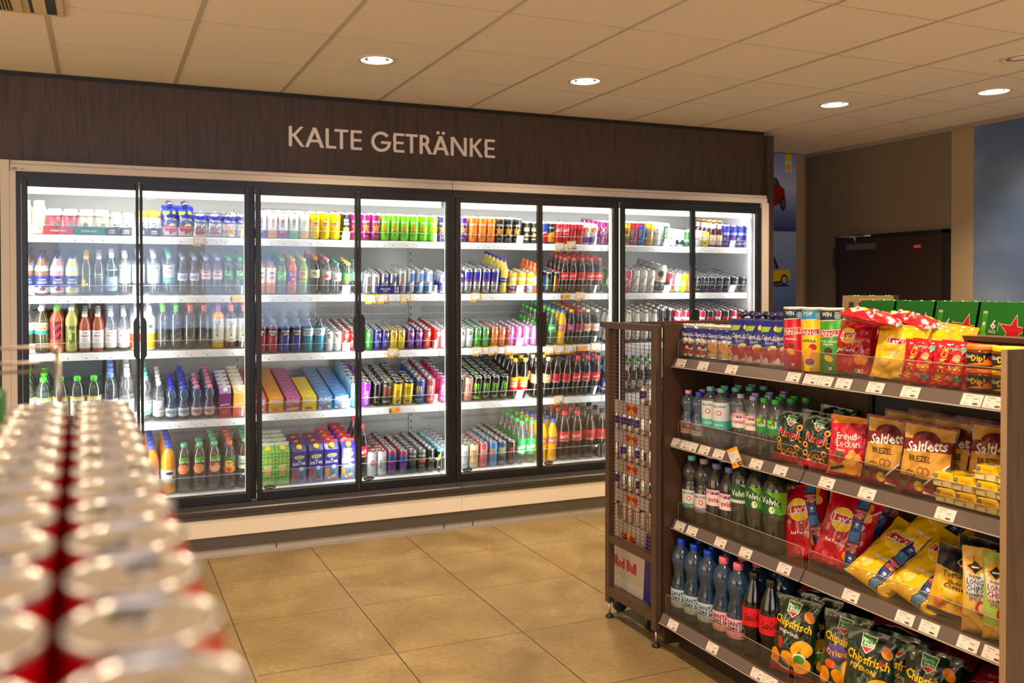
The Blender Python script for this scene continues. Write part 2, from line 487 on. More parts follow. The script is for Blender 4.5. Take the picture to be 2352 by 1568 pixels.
# poster with cars on the wall past the end of the coolers
mt, nt, p = nodes('car_poster_print')
tc = nt.nodes.new('ShaderNodeTexCoord'); sp = nt.nodes.new('ShaderNodeSeparateXYZ')
rr = ramp(nt, [(.46, (70, 92, 158)), (.555, (110, 138, 196)), (.735, (160, 186, 226)), (.738, (44, 62, 130)), (.80, (110, 134, 190)), (.88, (196, 210, 240)), (.97, (134, 158, 206))])
dv = nt.nodes.new('ShaderNodeMath'); dv.operation = 'DIVIDE'; dv.inputs[1].default_value = 2.8
nt.links.new(tc.outputs['Object'], sp.inputs[0]); nt.links.new(sp.outputs[2], dv.inputs[0]); nt.links.new(dv.outputs[0], rr.inputs[0]); nt.links.new(rr.outputs[0], p.inputs['Base Color']); p.inputs['Roughness'].default_value = .5
b = MB(); b.box(4.9, 5.824, YF-.012, YF-.001, 0, ZC-.01, mt)
fr = lambda u, v, h: (5.2+u, YF-.0125-h, v)
red, drk = P(150, 16, 30), P(22, 24, 28)
lay(b, [
    ('Q', P(235, 195, 20), [(497, 2690), (572, 2690), (572, 2755), (497, 2755)]), ('Q', WHITE, [(497, 2598), (572, 2598), (572, 2690), (497, 2690)]),
    ('Q', RED, [(518, 2612), (550, 2612), (553, 2622), (566, 2640), (563, 2660), (548, 2675), (534, 2679), (520, 2675), (505, 2660), (502, 2640), (515, 2622)]), ('Q', P(250, 205, 20), [(522, 2616), (546, 2616), (549, 2625), (561, 2642), (558, 2658), (546, 2670), (534, 2674), (522, 2670), (510, 2658), (507, 2642), (519, 2625)]),
    *[('Q', RED, [(533.4, 2624), (534.6, 2624), (534+14*k+.9, 2660-abs(k)*6), (534+14*k-.9, 2660-abs(k)*6)]) for k in (-1, -.5, 0, .5, 1)],
    ('Q', drk, [(330, 2560), (360, 2552), (408, 2530), (440, 2470), (330, 2470)]), ('Q', red, [(330, 2470), (440, 2475), (490, 2440), (500, 2330), (330, 2270)]),
    ('Q', P(70, 86, 110), [(350, 2545), (392, 2530), (420, 2478), (350, 2478)]), ('O', drk, 472, 2310, 34, 62), ('O', P(90, 90, 96), 474, 2310, 20, 42),
    ('Q', P(235, 190, 10), [(300, 1700), (480, 1722), (545, 1716), (560, 1680), (555, 1630), (300, 1600)]), ('Q', drk, [(300, 1850), (380, 1828), (430, 1728), (300, 1724)]),
    ('Q', P(130, 110, 80), [(300, 1830), (365, 1812), (398, 1732), (300, 1730)]), ('O', drk, 488, 1628, 42, 50), ('O', P(170, 170, 172), 488, 1628, 27, 33), ('Q', drk, [(300, 1605), (450, 1618), (450, 1596), (300, 1582)]),
    ('O', P(40, 46, 60), 430, 1575, 130, 9)], fr, 0)
tag(b.obj('car_poster'), 'blue poster of a red car above a yellow convertible', 'poster')

# ------------------------------------------------------------------ downlights and the ceiling vent
def downlight(x, y, label, on=True, power=22, tilt=0, spot=False):
    t = empty('downlight', (x, y, ZC)); tag(t, label, 'ceiling light', 'downlights in the ceiling')
    b = MB(); b.lathe([(.1, 0), (.098, -.006), (.086, -.008), (.083, -.001)], M_CREAM, 32, cap0=False, cap1=False); b.obj('trim_ring', t)
    b = MB(); b.lathe([(.083, -.0015), (.066, -.0005), (.045, -.0003)], S(235, 228, 215, .12, .9), 32, cap0=False, cap1=False); b.obj('reflector', t)
    b = MB(); b.lathe([(.0, -.004), (.045, -.004), (.048, -.0006), (.0, -.0005)], S(255, 238, 214, .5, emit=9 if on else 0), 24, cap0=False, cap1=False); b.obj('lamp_glass', t)
    b = MB(); b.lathe([(.082, -.0045), (.070, -.0048), (.070, -.0024), (.082, -.0024)], S(255, 236, 210, .5, emit=5 if on else 0), 32, cap0=False, cap1=False); b.obj('light_ring', t)
    if on:
        d = bpy.data.lights.new('downlight_lamp', 'SPOT' if spot else 'AREA'); d.energy = power; d.color = WARM
        if spot: d.spot_size = R(84); d.spot_blend = .8; d.shadow_soft_size = .04
        else: d.shape = 'DISK'; d.size = .14; d.spread = R(128)
        o = bpy.data.objects.new('downlight_lamp', d); col.objects.link(o); o.location = (x, y, ZC-.03); o.rotation_euler = (0, R(tilt), 0)
downlight(1.358, 4.50, 'round lit downlight above the KALTE GETRÄNKE sign, over the third and fourth cooler doors')
downlight(2.626, 4.506, 'round lit downlight over the sixth cooler door, middle of the row')
downlight(4.497, 4.47, 'round lit downlight over the last cooler doors, beside the blue poster')
t = None
downlight(5.119, 3.808, 'small tilted lit downlight close to the brown door wall', power=70, spot=True, tilt=-36)
downlight(4.51, 3.205, 'unlit round downlight at the picture edge', on=False)
for x, y in ((-1.3, 1.6), (1.358, 1.6), (1.358, 0), (3.2, 2.2), (3.2, .6), (4.6, 1.2), (-2.2, 3.6), (-2.2, 1.8), (-2.2, 0), (-3.3, 2.7), (-3.3, .9), (3.2, -1.6), (.6, -1.8), (5.2, 2.3), (5.1, .2), (5.3, 1.3)):  # unseen downlights added so floor bounce brightens the ceiling
    downlight(x, y, 'round lit downlight in the ceiling outside the picture', power=34)
t = empty('ceiling_air_vent', (-.36, 4.2, ZC)); tag(t, 'cream square air conditioning vent set in the ceiling', 'air vent')
b = MB(); vc = P(214, 200, 160)
b.box(-.45, .22, -.45, .09, -.012, -.001, vc, bev=.004); b.obj('vent_panel', t)
b = MB(); b.box(-.4, .06, -.4, .05, -.022, -.012, vc, bev=.004); b.obj('intake_cover', t)
b = MB()
for k in range(30): b.box(-.38+k*.0135, -.373+k*.0135, -.36, .02, -.0245, -.022, P(30, 28, 24))
b.obj('intake_slot', t)['kind'] = 'stuff'
b = MB(); b.box(.085, .19, -.42, .055, -.0135, -.012, P(30, 28, 22)); b.box(.10, .15, -.42, .05, -.016, -.0135, vc); b.obj('louvre', t)
# ------------------------------------------------------------------ header panel, sign, coolers
b = MB(); b.box(-2.2, 4.79, 5.47, 5.50, 2.24, 2.742, M_HEAD); b.box(4.79, 4.855, 5.44, 6.2, 0, 2.74, M_HEAD)
tag(b.obj('header_panel'), 'dark wood panel running above the coolers', 'wood panel')
b = MB(); b.box(-2.2, 4.79, 5.475, 5.49, 2.742, ZC, M_BLK); struct(b.obj('trim_4'), 'black gap strip under the ceiling')
sign = empty('wall_sign', (0, 5.47, 2.441)); tag(sign, 'cream letters KALTE GETRÄNKE on the dark wood panel', 'sign')
CL = P(246, 232, 224)
def letter(ch, x0, x1):
    H = .1235; W = x1-x0; s_ = .0185
    b = MB(); cnt_ = [0]
    def pr(poly):
        cnt_[0] += 1; e = cnt_[0]*.00012
        b.prism(poly, CL, .012+e, lambda u, v, d: (x0+u, -.012-e+d, v))
    rc = lambda a, c, d, e: pr([(a, d), (c, d), (c, e), (a, e)])
    def dg(a, z0, c, z1, t=s_*1.18): pr([(a, z0), (a+t, z0), (c+t, z1), (c, z1)])
    def arc(cx_, cz, r_, a0, a1):
        n = 18
        for i in range(n):
            p, q = R(a0+(a1-a0)*i/n), R(a0+(a1-a0)*(i+1)/n)
            pr([(cx_+r_*math.cos(p), cz+r_*math.sin(p)), (cx_+r_*math.cos(q), cz+r_*math.sin(q)), (cx_+(r_-s_)*math.cos(q), cz+(r_-s_)*math.sin(q)), (cx_+(r_-s_)*math.cos(p), cz+(r_-s_)*math.sin(p))])
    if ch == 'K': rc(0, s_, 0, H); dg(s_*.75, H*.5, W-s_*1.5, H); dg(W-s_*1.2, 0, s_*.75, H*.5+s_*.9)
    if ch in 'AÄ':
        dg(0, 0, W/2-s_*.55, H); dg(W-s_*1.15, 0, W/2-s_*.6, H); rc(W*.22, W*.78, H*.26, H*.26+s_*.85)
    if ch == 'Ä':
        for c_ in (-.019, .019): pr([(W/2+c_+.0105*math.cos(R(30*k)), H*1.17+.0105*math.sin(R(30*k))) for k in range(12)])
    if ch == 'L': rc(0, s_, 0, H); rc(0, W, 0, s_*.85)
    if ch == 'T': rc(W/2-s_/2, W/2+s_/2, 0, H); rc(0, W, H-s_*.85, H)
    if ch == 'E': rc(0, s_, 0, H); rc(0, W, 0, s_*.85); rc(0, W, H-s_*.85, H); rc(0, W*.94, H/2-s_*.4, H/2+s_*.4)
    if ch == 'G': arc(H*.52, H/2, H*.53, 40, 348); rc(H*.52, H*1.05, H*.40, H*.40+s_*.85)
    if ch == 'R': rc(0, s_, 0, H); arc(W*.36, H*.72, H*.28, -90, 90); rc(s_, W*.37, H-s_*.9, H); rc(s_, W*.37, H*.44, H*.44+s_*.9); dg(W-s_*1.1, 0, W*.35, H*.5)
    if ch == 'N': rc(0, s_, 0, H); rc(W-s_, W, 0, H); dg(W-s_*1.1, 0, 0, H)
    b.obj('letter', sign)
for ch, a, c in zip('KALTEGETRÄNKE', (1.0807, 1.1812, 1.3125, 1.3695, 1.4735, 1.6111, 1.7574, 1.8403, 1.9396, 2.0276, 2.1589, 2.2959, 2.4044),
                    (1.1774, 1.3011, 1.3779, 1.4570, 1.5464, 1.7406, 1.8314, 1.9242, 2.0230, 2.1442, 2.2718, 2.3913, 2.4784)):
    letter(ch, a, c)

TILT = {'top': R(9.3), 'second': R(12), 'third': R(11.6), 'fourth': R(15), 'bottom': R(7.5)}   # the shelves slope down towards the doors
LEV = {'top': 1.868, 'second': 1.519, 'third': 1.15, 'fourth': .78, 'bottom': .322}
XSEG = (-.40, .85, 2.095, 3.35, 4.63)
M_LIP = P(244, 244, 244); M_BACK = S(190, 190, 186, .4); M_SHELF = P(236, 236, 234)
def tick_art(x0, x1):
    ops = []; x = x0+.04
    while x < x1-.06:
        u = x*1000
        for k in range(3): ops.append(('R', P(150, 150, 160), u-14+k*2, 7-4*k, 14-4*k, 1))
        ops.append(('R', P(40, 40, 46), u+12, -8, 9, 4)); x += random.choice((.055, .075, .095))
    return ops
coolers = []
for n, (xa, xb, hx0, hx1) in enumerate(((-.458, 2.133, 0, 2), (2.133, 4.73, 2, 4))):
    c = empty('glass_door_cooler', ((xa+xb)/2, 5.3, 0)); coolers.append(c)
    tag(c, ('cream framed four-door drinks cooler below the KALTE GETRÄNKE sign, holding pouches and slim cans', 'cream framed four-door drinks cooler next to the blue car poster, holding cola and beer')[n], 'cooler', 'drinks coolers along the wall')
    kx = -(xa+xb)/2; ky = -5.3
    def part(b, name, parent=c):
        b.v = [(x+kx, y+ky, z) for x, y, z in b.v]; return b.obj(name, parent)
    # housing: fascia, side walls, roof, plinth
    b = MB(); e = .002 if n == 0 else -.0
    b.box(xa+.002, xb-.002, 5.365, 5.46, 2.202, 2.24, M_CREAM, bev=.002); b.box(xa+.002, xb-.002, 5.375, 5.468, 2.242, 2.262, M_CREAM)
    if n == 0: b.box(xa, xa+.03, 5.36, 5.46, .25, 2.202, M_CREAM)
    else: b.box(xb-.065, xb, 5.35, 5.46, .25, 2.202, M_CREAM, bev=.002)
    part(b, 'cream_fascia')
    b = MB(); b.box(xa+.002, xb-.002, 5.372, 5.46, 2.165, 2.201, M_BLK)
    for q in ((xa+.03, xa+.055) if n == 0 else (2.133, 2.150), (2.112, 2.132) if n == 0 else (4.645, 4.664)): b.box(q[0], q[1], 5.36, 5.40, .286, 2.165, M_BLK)
    mid = .84 if n == 0 else 3.395
    b.box(mid-.018, mid+.018, 5.385, 5.44, .29, 2.165, M_BLK); part(b, 'door_surround')
    b = MB()
    b.box(*((xa+.03, 2.095) if n == 0 else (2.096, xb-.002)), 6.13, 6.18, .05, 2.2, M_BACK); b.box(xa+.002, xb-.002, 5.47, 6.18, 2.17, 2.2, P(225, 225, 225)); b.box(xa+.002, xb-.002, 5.39, 6.18, .10, .290, M_SHELF)
    if n == 0: b.box(xa+.03, xa+.05, 5.47, 6.13, .29, 2.17, P(230, 230, 230))
    else: b.box(xb-.06, xb-.04, 5.47, 6.13, .29, 2.17, P(215, 215, 215))
    part(b, 'cabinet_body')
    b = MB(); dk = P(52, 54, 52); sl = []
    for (z, rows) in ((2.05, 4), (1.42, 4), (1.36, 3), (.99, 2), (.60, 2)):
        for r_ in range(rows):
            for k in range(int((xb-xa-.1)/.017)):
                x = xa+.05+k*.017
                b.face([(x, 6.1295, z-.012*r_), (x+.010, 6.1295, z-.012*r_), (x+.010, 6.1295, z-.012*r_+.0045), (x, 6.1295, z-.012*r_+.0045)], dk)
    o = part(b, 'vent_slots'); o['kind'] = 'stuff'
    for x in XSEG[hx0:hx1+1] if n == 0 else XSEG[hx0+1:hx1+1]:
        b = MB(); b.box(x-.014, x+.014, 6.112, 6.129, .3, 2.1, M_BACK)
        for k in range(36): b.box(x-.004, x+.004, 6.1105, 6.112, .33+k*.049, .35+k*.049, dk)
        part(b, 'shelf_upright')
    b = MB(); b.box(xa+.05, xb-.03, 5.475, 5.56, 2.135, 2.17, S(238, 238, 238, .4)); part(b, 'canopy')
    b = MB(); b.box(xa+.06, xb-.04, 5.478, 5.50, 2.095, 2.134, S(255, 252, 244, .5, emit=1.6)); part(b, 'light_tube')
    for x in (xa+.066, mid-.035, mid+.035, xb-.03 if n == 0 else xb-.078):
        b = MB(); b.box(x-.008, x+.008, 5.405, 5.42, .34, 2.12, S(255, 252, 240, .5, emit=1.0)); part(b, 'led_strip')
    # bumper and plinth
    b = MB(); b.box(xa, xb-.001, 5.21, 5.38, .256, .285, M_DARKRAIL, bev=.006); b.box(xa, xb-.001, 5.235, 5.39, .225, .256, M_ANTH); part(b, 'black_bumper_rail')
    b = MB(); b.box(xa, xb-.001, 5.225, 5.25, .124, .225, P(242, 232, 214), bev=.002); part(b, 'cream_front_panel')
    b = MB(); b.box(xa, xb-.001, 5.23, 5.30, .052, .1235, M_ANTH); part(b, 'grey_front_band')
    b = MB(); b.box(xa, xb-.001, 5.255, 5.28, 0, .052, P(214, 208, 198)); b.box(xa, xb-.001, 5.245, 5.255, 0, .012, P(200, 192, 180))
    for x in ((.95, 2.02) if n == 0 else (2.22, 3.3)): b.box(x, x+.006, 5.2535, 5.255, .016, .05, M_BLK)
    part(b, 'kick_plate')
    if n == 0:
        b = MB()
        for k in range(7): b.box(xa+.012+.004*k, xa+.014+.004*k, 5.3635, 5.3648, 2.208+.002*(k % 3), 2.222, P(120, 110, 104))
        b.box(xa+.05, xa+.075, 5.3635, 5.3648, 2.209, 2.221, P(190, 180, 168)); part(b, 'rating_sticker')
    # shelves, one per bay and level
    for s_ in range(hx0, hx1):
        x0, x1 = XSEG[s_]+.004, XSEG[s_+1]-.004
        if s_ == 3: x1 = 4.662
        for lev, z in LEV.items():
            TT = math.tan(TILT[lev])
            if lev == 'third' and s_ == 0: z = 1.19
            if lev == 'fourth' and s_ == 0: z = .765
            b = MB()
            if lev == 'bottom':
                b.box(x0, x1, 5.50, 6.12, z-.022, z-.008, M_SHELF)
                v = [(x0, 5.53, z-.003), (x1, 5.53, z-.003), (x1, 6.11, z+.58*TT-.003), (x0, 6.11, z+.58*TT-.003)]
            else:
                v = [(x0, 5.53, z-.003), (x1, 5.53, z-.003), (x1, 6.12, z+.59*TT-.003), (x0, 6.12, z+.59*TT-.003)]
                vb = [(a, bb, cc-.016) for a, bb, cc in v]
                b.mesh(vb, [(3, 2, 1, 0)], M_SHELF); b.mesh([v[0], v[3], vb[3], vb[0]], [(0, 1, 2, 3)], M_SHELF); b.mesh([v[1], v[2], vb[2], vb[1]], [(3, 2, 1, 0)], M_SHELF)
            b.mesh(v, [(0, 1, 2, 3)], M_SHELF)
            sh = part(b, 'shelf')
            b = MB()
            if lev == 'bottom': b.box(x0, x1, 5.50, 5.53, z-.024, z-.002, M_LIP)
            else:
                b.box(x0, x1, 5.515, 5.53, z-.043, z-.001, M_LIP, bev=.002)
                lay(b, tick_art(x0, x1), lambda u, v_, h: (u, 5.515-h, z-.022+v_), .0004)
            part(b, 'price_strip', sh)
            if (s_, lev) in ((0, 'fourth'),): pass
            gh = {'bottom': .10, 'top': .055, 'second': .06, 'third': .06, 'fourth': .07}[lev]
            rm = Matrix.Translation((0, 5.532, z)) @ Matrix.Rotation(TILT[lev], 4, 'X')
            b = MB(); b.box(x0+.01, x1-.01, 0, .0025, 0, gh, ACRYL, rot=rm)
            ed = P(225, 230, 230)
            b.box(x0+.01, x1-.01, 0, .0026, gh, gh+.0012, ed, rot=rm)
            for x in (x0+.01, x1-.011): b.box(x, x+.0012, 0, .0026, 0, gh, ed, rot=rm)
            part(b, 'front_guard', sh)
    # doors
    xs = ((-.40, .20), (.204, .822), (.858, 1.486), (1.49, 2.110)) if n == 0 else ((2.152, 2.764), (2.768, 3.377), (3.413, 4.026), (4.03, 4.642))
    for k, (a, d) in enumerate(xs):
        y0, y1, z0, z1 = 5.345, 5.375, .287, 2.162
        hinge_left = k % 2 == 0
        wl, wr = (.030, .017) if hinge_left else (.017, .030)
        b = MB(); b.box(a, a+wl, y0, y1, z0, z1, M_BLK, bev=.003); b.box(d-wr, d, y0, y1, z0, z1, M_BLK, bev=.003)
        b.box(a+wl, d-wr, y0, y1, z0, z0+.051, M_BLK, bev=.002); b.box(a+wl, d-wr, y0, y1, z1-.042, z1, M_BLK, bev=.002)
        o = part(b, 'glass_door')
        b = MB(); b.box(a+wl, d-wr, 5.352, 5.356, z0+.051, z1-.042, clear(248, 250, 250, .85, .045, .0, 'door_glass')); part(b, 'pane', o)
        b = MB(); hx = d if hinge_left else a; q = -1 if hinge_left else 1
        fr_ = lambda u, v_, h: (hx+q*u, 5.345-h, v_)
        pl = [(.0, 1.16), (.022, 1.16), (.034, 1.18), (.034, 1.37), (.022, 1.395), (.0, 1.395)]
        b.prism(pl, M_BLK, .022, fr_); part(b, 'handle', o)
        if k > 1 or n == 1 or True:
            b = MB(); x = a+wl+.045 if k else a+wl+.045
            fr_ = lambda u, v_, h: (x+u, 5.3518-h, z0+.072+v_)
            lay(b, [('O', P(70, 70, 68), 0, 0, 36, 13), ('O', P(38, 38, 38), 0, 0, 33, 11), ('T', P(190, 190, 190), 'Carrier', 0, 0, 11, 0, 50, .25)], fr_, .0003)
            part(b, 'oval_badge', o)
# next unit along the wall, only its edge shows
b = MB(); b.box(-.503, -.4585, 5.36, 5.46, .0, 2.262, M_CREAM, bev=.002); struct(b.obj('trim_5'), 'cream filler strip')
t = empty('dark_display_unit', (-1.0, 5.4, 0)); tag(t, 'dark brown unit at the picture edge beside the first cooler', 'cabinet')
b = MB(); b.box(-.9, .49, -.02, .7, 2.02, 2.235, S(60, 44, 38, .5)); b.box(-.9, .49, 0, .7, 0, 2.018, P(84, 78, 70)); b.obj('cabinet_body', t)
b = MB(); b.box(-.85, .47, -.03, -.001, .3, 2.0, S(150, 140, 128, .3, .3), bev=.004); b.obj('front_panel', t)
# ------------------------------------------------------------------ goods: one model of each kind, copied file by file
class Model:
    def __init__(s, root, kids=()): s.root = root; s.kids = list(kids); s.used = False
    def place(s, M4, label, cat, group):
        if not s.used: o = s.root; s.used = True
        else:
            o = s.root.copy(); col.objects.link(o)
            for k in s.kids:
                c_ = k.copy(); col.objects.link(c_); c_.parent = o
        o.matrix_basis = M4
        return tag(o, label, cat, group)
def place_at(x, y, z, rz=0, tx=0, ty=0):
    return Matrix.Translation((x, y, z)) @ Matrix.Rotation(tx, 4, 'X') @ Matrix.Rotation(ty, 4, 'Y') @ Matrix.Rotation(rz, 4, 'Z')
CAN = {'A': (.033, .168), 'B': (.0265, .134), 'C': (.033, .115), 'D': (.0285, .146), 'E': (.0285, .156), 'X': (.042, .205)}
def build_can(name, size, base, ops, lid=SILVER, top=None, bottom=None, nk=.84):
    r, h = CAN[size]; b = MB()
    prof = [(r*.72, .002), (r*.80, 0), (r*.86, .003), (r, .012), (r, h-.019), (r*nk, h-.0055), (r*(nk+.03), h-.0035), (r*(nk+.03), h-.001), (r*(nk-.03), h-.0005), (r*(nk-.05), h-.004)]
    b.lathe(prof, [SILVER, SILVER, bottom or base, base, top or base, SILVER, SILVER, SILVER, SILVER], 24, cap1=False)
    wrap(b, ops, r, 0, umax=r*2.9, vlim=(.0125, h-.0195))
    o = b.obj(name)
    b = MB(); b.lathe([(0, h-.0036), (r*(nk-.08), h-.0036), (r*(nk-.05), h-.004)], lid, 20, cap0=False, cap1=False)
    b.lathe([(.0075, h-.0034), (.0075, h-.0022), (.004, h-.0021)], S(180, 181, 184, .3, .9), 10, 0, -r*.12, cap1=True)
    b.lathe([(r*.28, h-.0035), (r*.26, h-.0032)], S(90, 92, 96, .35, .8), 12, 0, -r*.5)
    return Model(o, [b.obj('lid', o)])
PROF = {
 'coke': [(.6, 0), (.9, .012), (.95, .06), (.88, .2), (.85, .29), (1, .37), (1, .62), (.95, .67), (.70, .79), (.45, .885), (.38, .915), (.38, .94)],
 'round': [(.6, 0), (.92, .01), (1, .04), (1, .2), (.985, .21), (1, .22), (1, .68), (.92, .745), (.68, .82), (.42, .885), (.40, .94)],
 'hour': [(.55, 0), (.93, .012), (1, .05), (1, .12), (1, .37), (.93, .44), (.76, .53), (.74, .57), (.80, .62), (.96, .70), (.97, .76), (.82, .845), (.45, .905), (.38, .94)],
 'bubble': [(.6, 0), (.95, .01), (1, .06), (1, .14), (1, .50), (.9, .56), (.79, .60), (.79, .625), (.96, .69), (.97, .77), (.78, .86), (.42, .91), (.38, .94)],
 'volvic': [(.6, 0), (.95, .01), (1, .05), (.97, .17), (.86, .27), (.96, .37), (1, .40), (1, .69), (.93, .77), (.6, .86), (.42, .90), (.40, .94)],
 'act': [(.7, 0), (.97, .01), (1, .03), (1, .15), (1, .72), (.9, .775), (.5, .83), (.36, .85), (.36, .875)],
 'milk': [(.8, 0), (.97, .01), (1, .03), (1, .1), (1, .50), (.94, .62), (.66, .79), (.48, .87), (.45, .93)],
 'beer': [(.8, 0), (.98, .01), (1, .03), (1, .1), (1, .50), (.95, .57), (.56, .69), (.43, .75), (.38, .93), (.43, .95)],
 'food': [(.85, 0), (1, .02), (1, .1), (1, .72), (.82, .83), (.62, .86), (.60, .87)],
 'dome': [(.6, 0), (.95, .01), (1, .04), (1, .2), (1, .60), (.96, .70), (.85, .78), (.62, .86), (.38, .91), (.36, .94)]}
def build_bottle(name, prof, r, h, glass, cap, label=None, liq=None, fill=.8, capr=.44, capz=.925, collar=None, sq=0, coat=None):
    pr = PROF[prof]; b = MB(); P_ = [(a*r, z*h) for a, z in pr]
    mats = [(liq if liq is not None and z <= fill else glass) for (a, z) in pr[1:]]
    b.lathe(P_, mats, 20, cap1=False, sq=sq)
    if prof != 'beer' and prof != 'food':
        for k in range(5):
            a = 2*math.pi*k/5; b.lathe([(r*.16, .002), (r*.2, .0)], mats[0], 6, .55*r*math.cos(a), .55*r*math.sin(a), cap0=True)
    o = b.obj(name); kids = []
    if label:
        z0, z1, mat, ops = label[:4]; b = MB(); rl = r*(1.012 if not sq else 1+sq*.28)
        ri = rl
        if len(label) > 4: rl0 = r*label[4]; rl1 = r*label[5]
        else: rl0 = rl1 = rl
        b.lathe([(rl0, z0*h), (rl1, z1*h)], mat, 28, cap0=False, cap1=False)
        if rl0 == rl1: wrap(b, ops, rl, (z0+z1)/2*h, umax=rl*2.9, vlim=((z0-z1)/2*h, (z1-z0)/2*h))
        kids.append(b.obj('label', o))
    if collar:
        z0, z1, r0, r1, mat = collar; b = MB(); b.lathe([(r*r0*1.03, z0*h), (r*r1*1.03, z1*h)], mat, 20, cap0=False, cap1=False); kids.append(b.obj('neck_label', o))
    b = MB(); c = capr*r
    if prof == 'beer': b.lathe([(r*.47, .945*h), (r*.49, .955*h), (r*.42, .995*h), (r*.3, h)], cap, 16)
    elif prof == 'act': b.lathe([(r*.42, .855*h), (r*.42, .87*h), (r*.36, .90*h), (r*.36, .985*h), (r*.30, h)], cap, 16)
    elif prof == 'food': b.lathe([(r*.74, .855*h), (r*.74, .985*h), (r*.68, h)], cap, 20)
    else:
        b.lathe([(c, capz*h), (c, capz*h+.002), (c*.96, capz*h+.003), (c, capz*h+.004), (c, h-.002), (c*.9, h)], cap, 18)
    kids.append(b.obj('cap', o))
    return Model(o, kids)
def build_carton(name, w, d, h, base, ops, cap, fin=WHITE, top=None):
    hb = h*.80; b = MB(); x, y = w/2, d/2; t = h*.93
    b.mesh([(-x, -y, 0), (x, -y, 0), (x, y, 0), (-x, y, 0), (-x, -y, hb), (x, -y, hb), (x, y, hb), (-x, y, hb), (-x, 0, t), (x, 0, t)],
           [(3, 2, 1, 0), (0, 1, 5, 4), (1, 2, 6, 5), (2, 3, 7, 6), (3, 0, 4, 7), (5, 6, 9), (7, 4, 8)], base)
    b.mesh([(-x, -y, hb), (x, -y, hb), (x, 0, t), (-x, 0, t), (x, y, hb), (-x, y, hb)], [(0, 1, 2, 3), (3, 2, 4, 5)], top or base)
    b.box(-x, x, -.0015, .0015, t-.002, h, fin)
    lay(b, ops, lambda u, v, k: (u, -y-k, v), .0004, x, (0, hb))
    o = b.obj(name); kids = []
    if cap:
        b = MB(); n = Vector((0, -(t-hb), y)).normalized()
        q = Matrix.Translation((0, -y*.5, (hb+t)/2)) @ n.to_track_quat('Z', 'Y').to_matrix().to_4x4()
        b.lathe([(w*.2, -.001), (w*.2, .012), (w*.18, .014)], cap, 16); b.v = [tuple(q @ Vector(p)) for p in b.v]
        kids.append(b.obj('cap', o))
    return Model(o, kids)
def build_brick(name, w, d, h, base, ops, tops=()):
    b = MB(); b.box(-w/2, w/2, -d/2, d/2, 0, h, base)
    lay(b, ops, lambda u, v, k: (u, -d/2-k, v), .0004, w/2, (0, h))
    lay(b, tops, lambda u, v, k: (u, v, h+k), .0004, w/2, (-d/2, d/2))
    return Model(b.obj(name))
def build_cup(name, base, ops, lid, r=.042, h=.135):
    b = MB(); b.lathe([(r*.74, 0), (r*.76, .001), (r*.95, h*.80)], base, 24)
    k = lambda z: r*(.76+.19*z/(h*.8))
    wrap(b, ops, k(h*.4)+.0008, 0, umax=r*2, vlim=(.0, h*.8))
    # artwork is conical like the cup
    o = b.obj(name)
    b = MB(); b.lathe([(r*.97, h*.795), (r, h*.80), (r*1.0, h*.86), (r*.90, h*.88), (r*.86, h*.985), (r*.80, h), (r*.78, h*.97)], lid, 24)
    return Model(o, [b.obj('lid', o)])
from mathutils import noise as mn
def bag_surface(w, h, t, seed, crump=.007, foot=.0, top=.02, pinch=.06, sag=0):
    nx, ny = 16, 22
    def f(i, j, side):
        u = -1+2*i/nx; v = j/ny
        e = (1-abs(u)**2.4)**.75 if abs(u) < 1 else 0
        vv = min(1, max(0, (v-.05)/.9)); q = (max(0, 1-abs(2*vv-1)**3.2))**.7
        if foot: q = max(q, foot*(1-vv)**.5) if v < .5 else q
        if v > .93 or v < .04: q = min(q, .06)
        th = t/2*e*q
        px = Vector((u*3.1+seed*7.7, v*4.5+seed*3.1, side*5.0))
        n = mn.noise(px)*1.0+mn.noise(px*2.3)*.6
        cr = abs(mn.noise(px*1.7+Vector((9, 4, 2))))
        fold = abs(mn.noise(Vector((u*1.6+seed, v*2.2+seed*2, side*3.0))))
        th += (n*crump-cr*crump*1.6-max(0, .16-fold)*crump*9)*min(1, q*3)*(.35+e*.65)
        th = max(th, .0006)
        x = u*w/2*(1-pinch*e*q*0-pinch*(1-q)*-.4-pinch*q)+n*.002
        bend = .004*mn.noise(Vector((v*5+seed, u*2, 3)))+(sag*(v**2) if sag else 0)
        z = v*h+(.003*mn.noise(Vector((u*6, seed, 0))) if v > .95 else 0)
        return Vector((x, (-th if side < 0 else th)+bend, z))
    return nx, ny, f
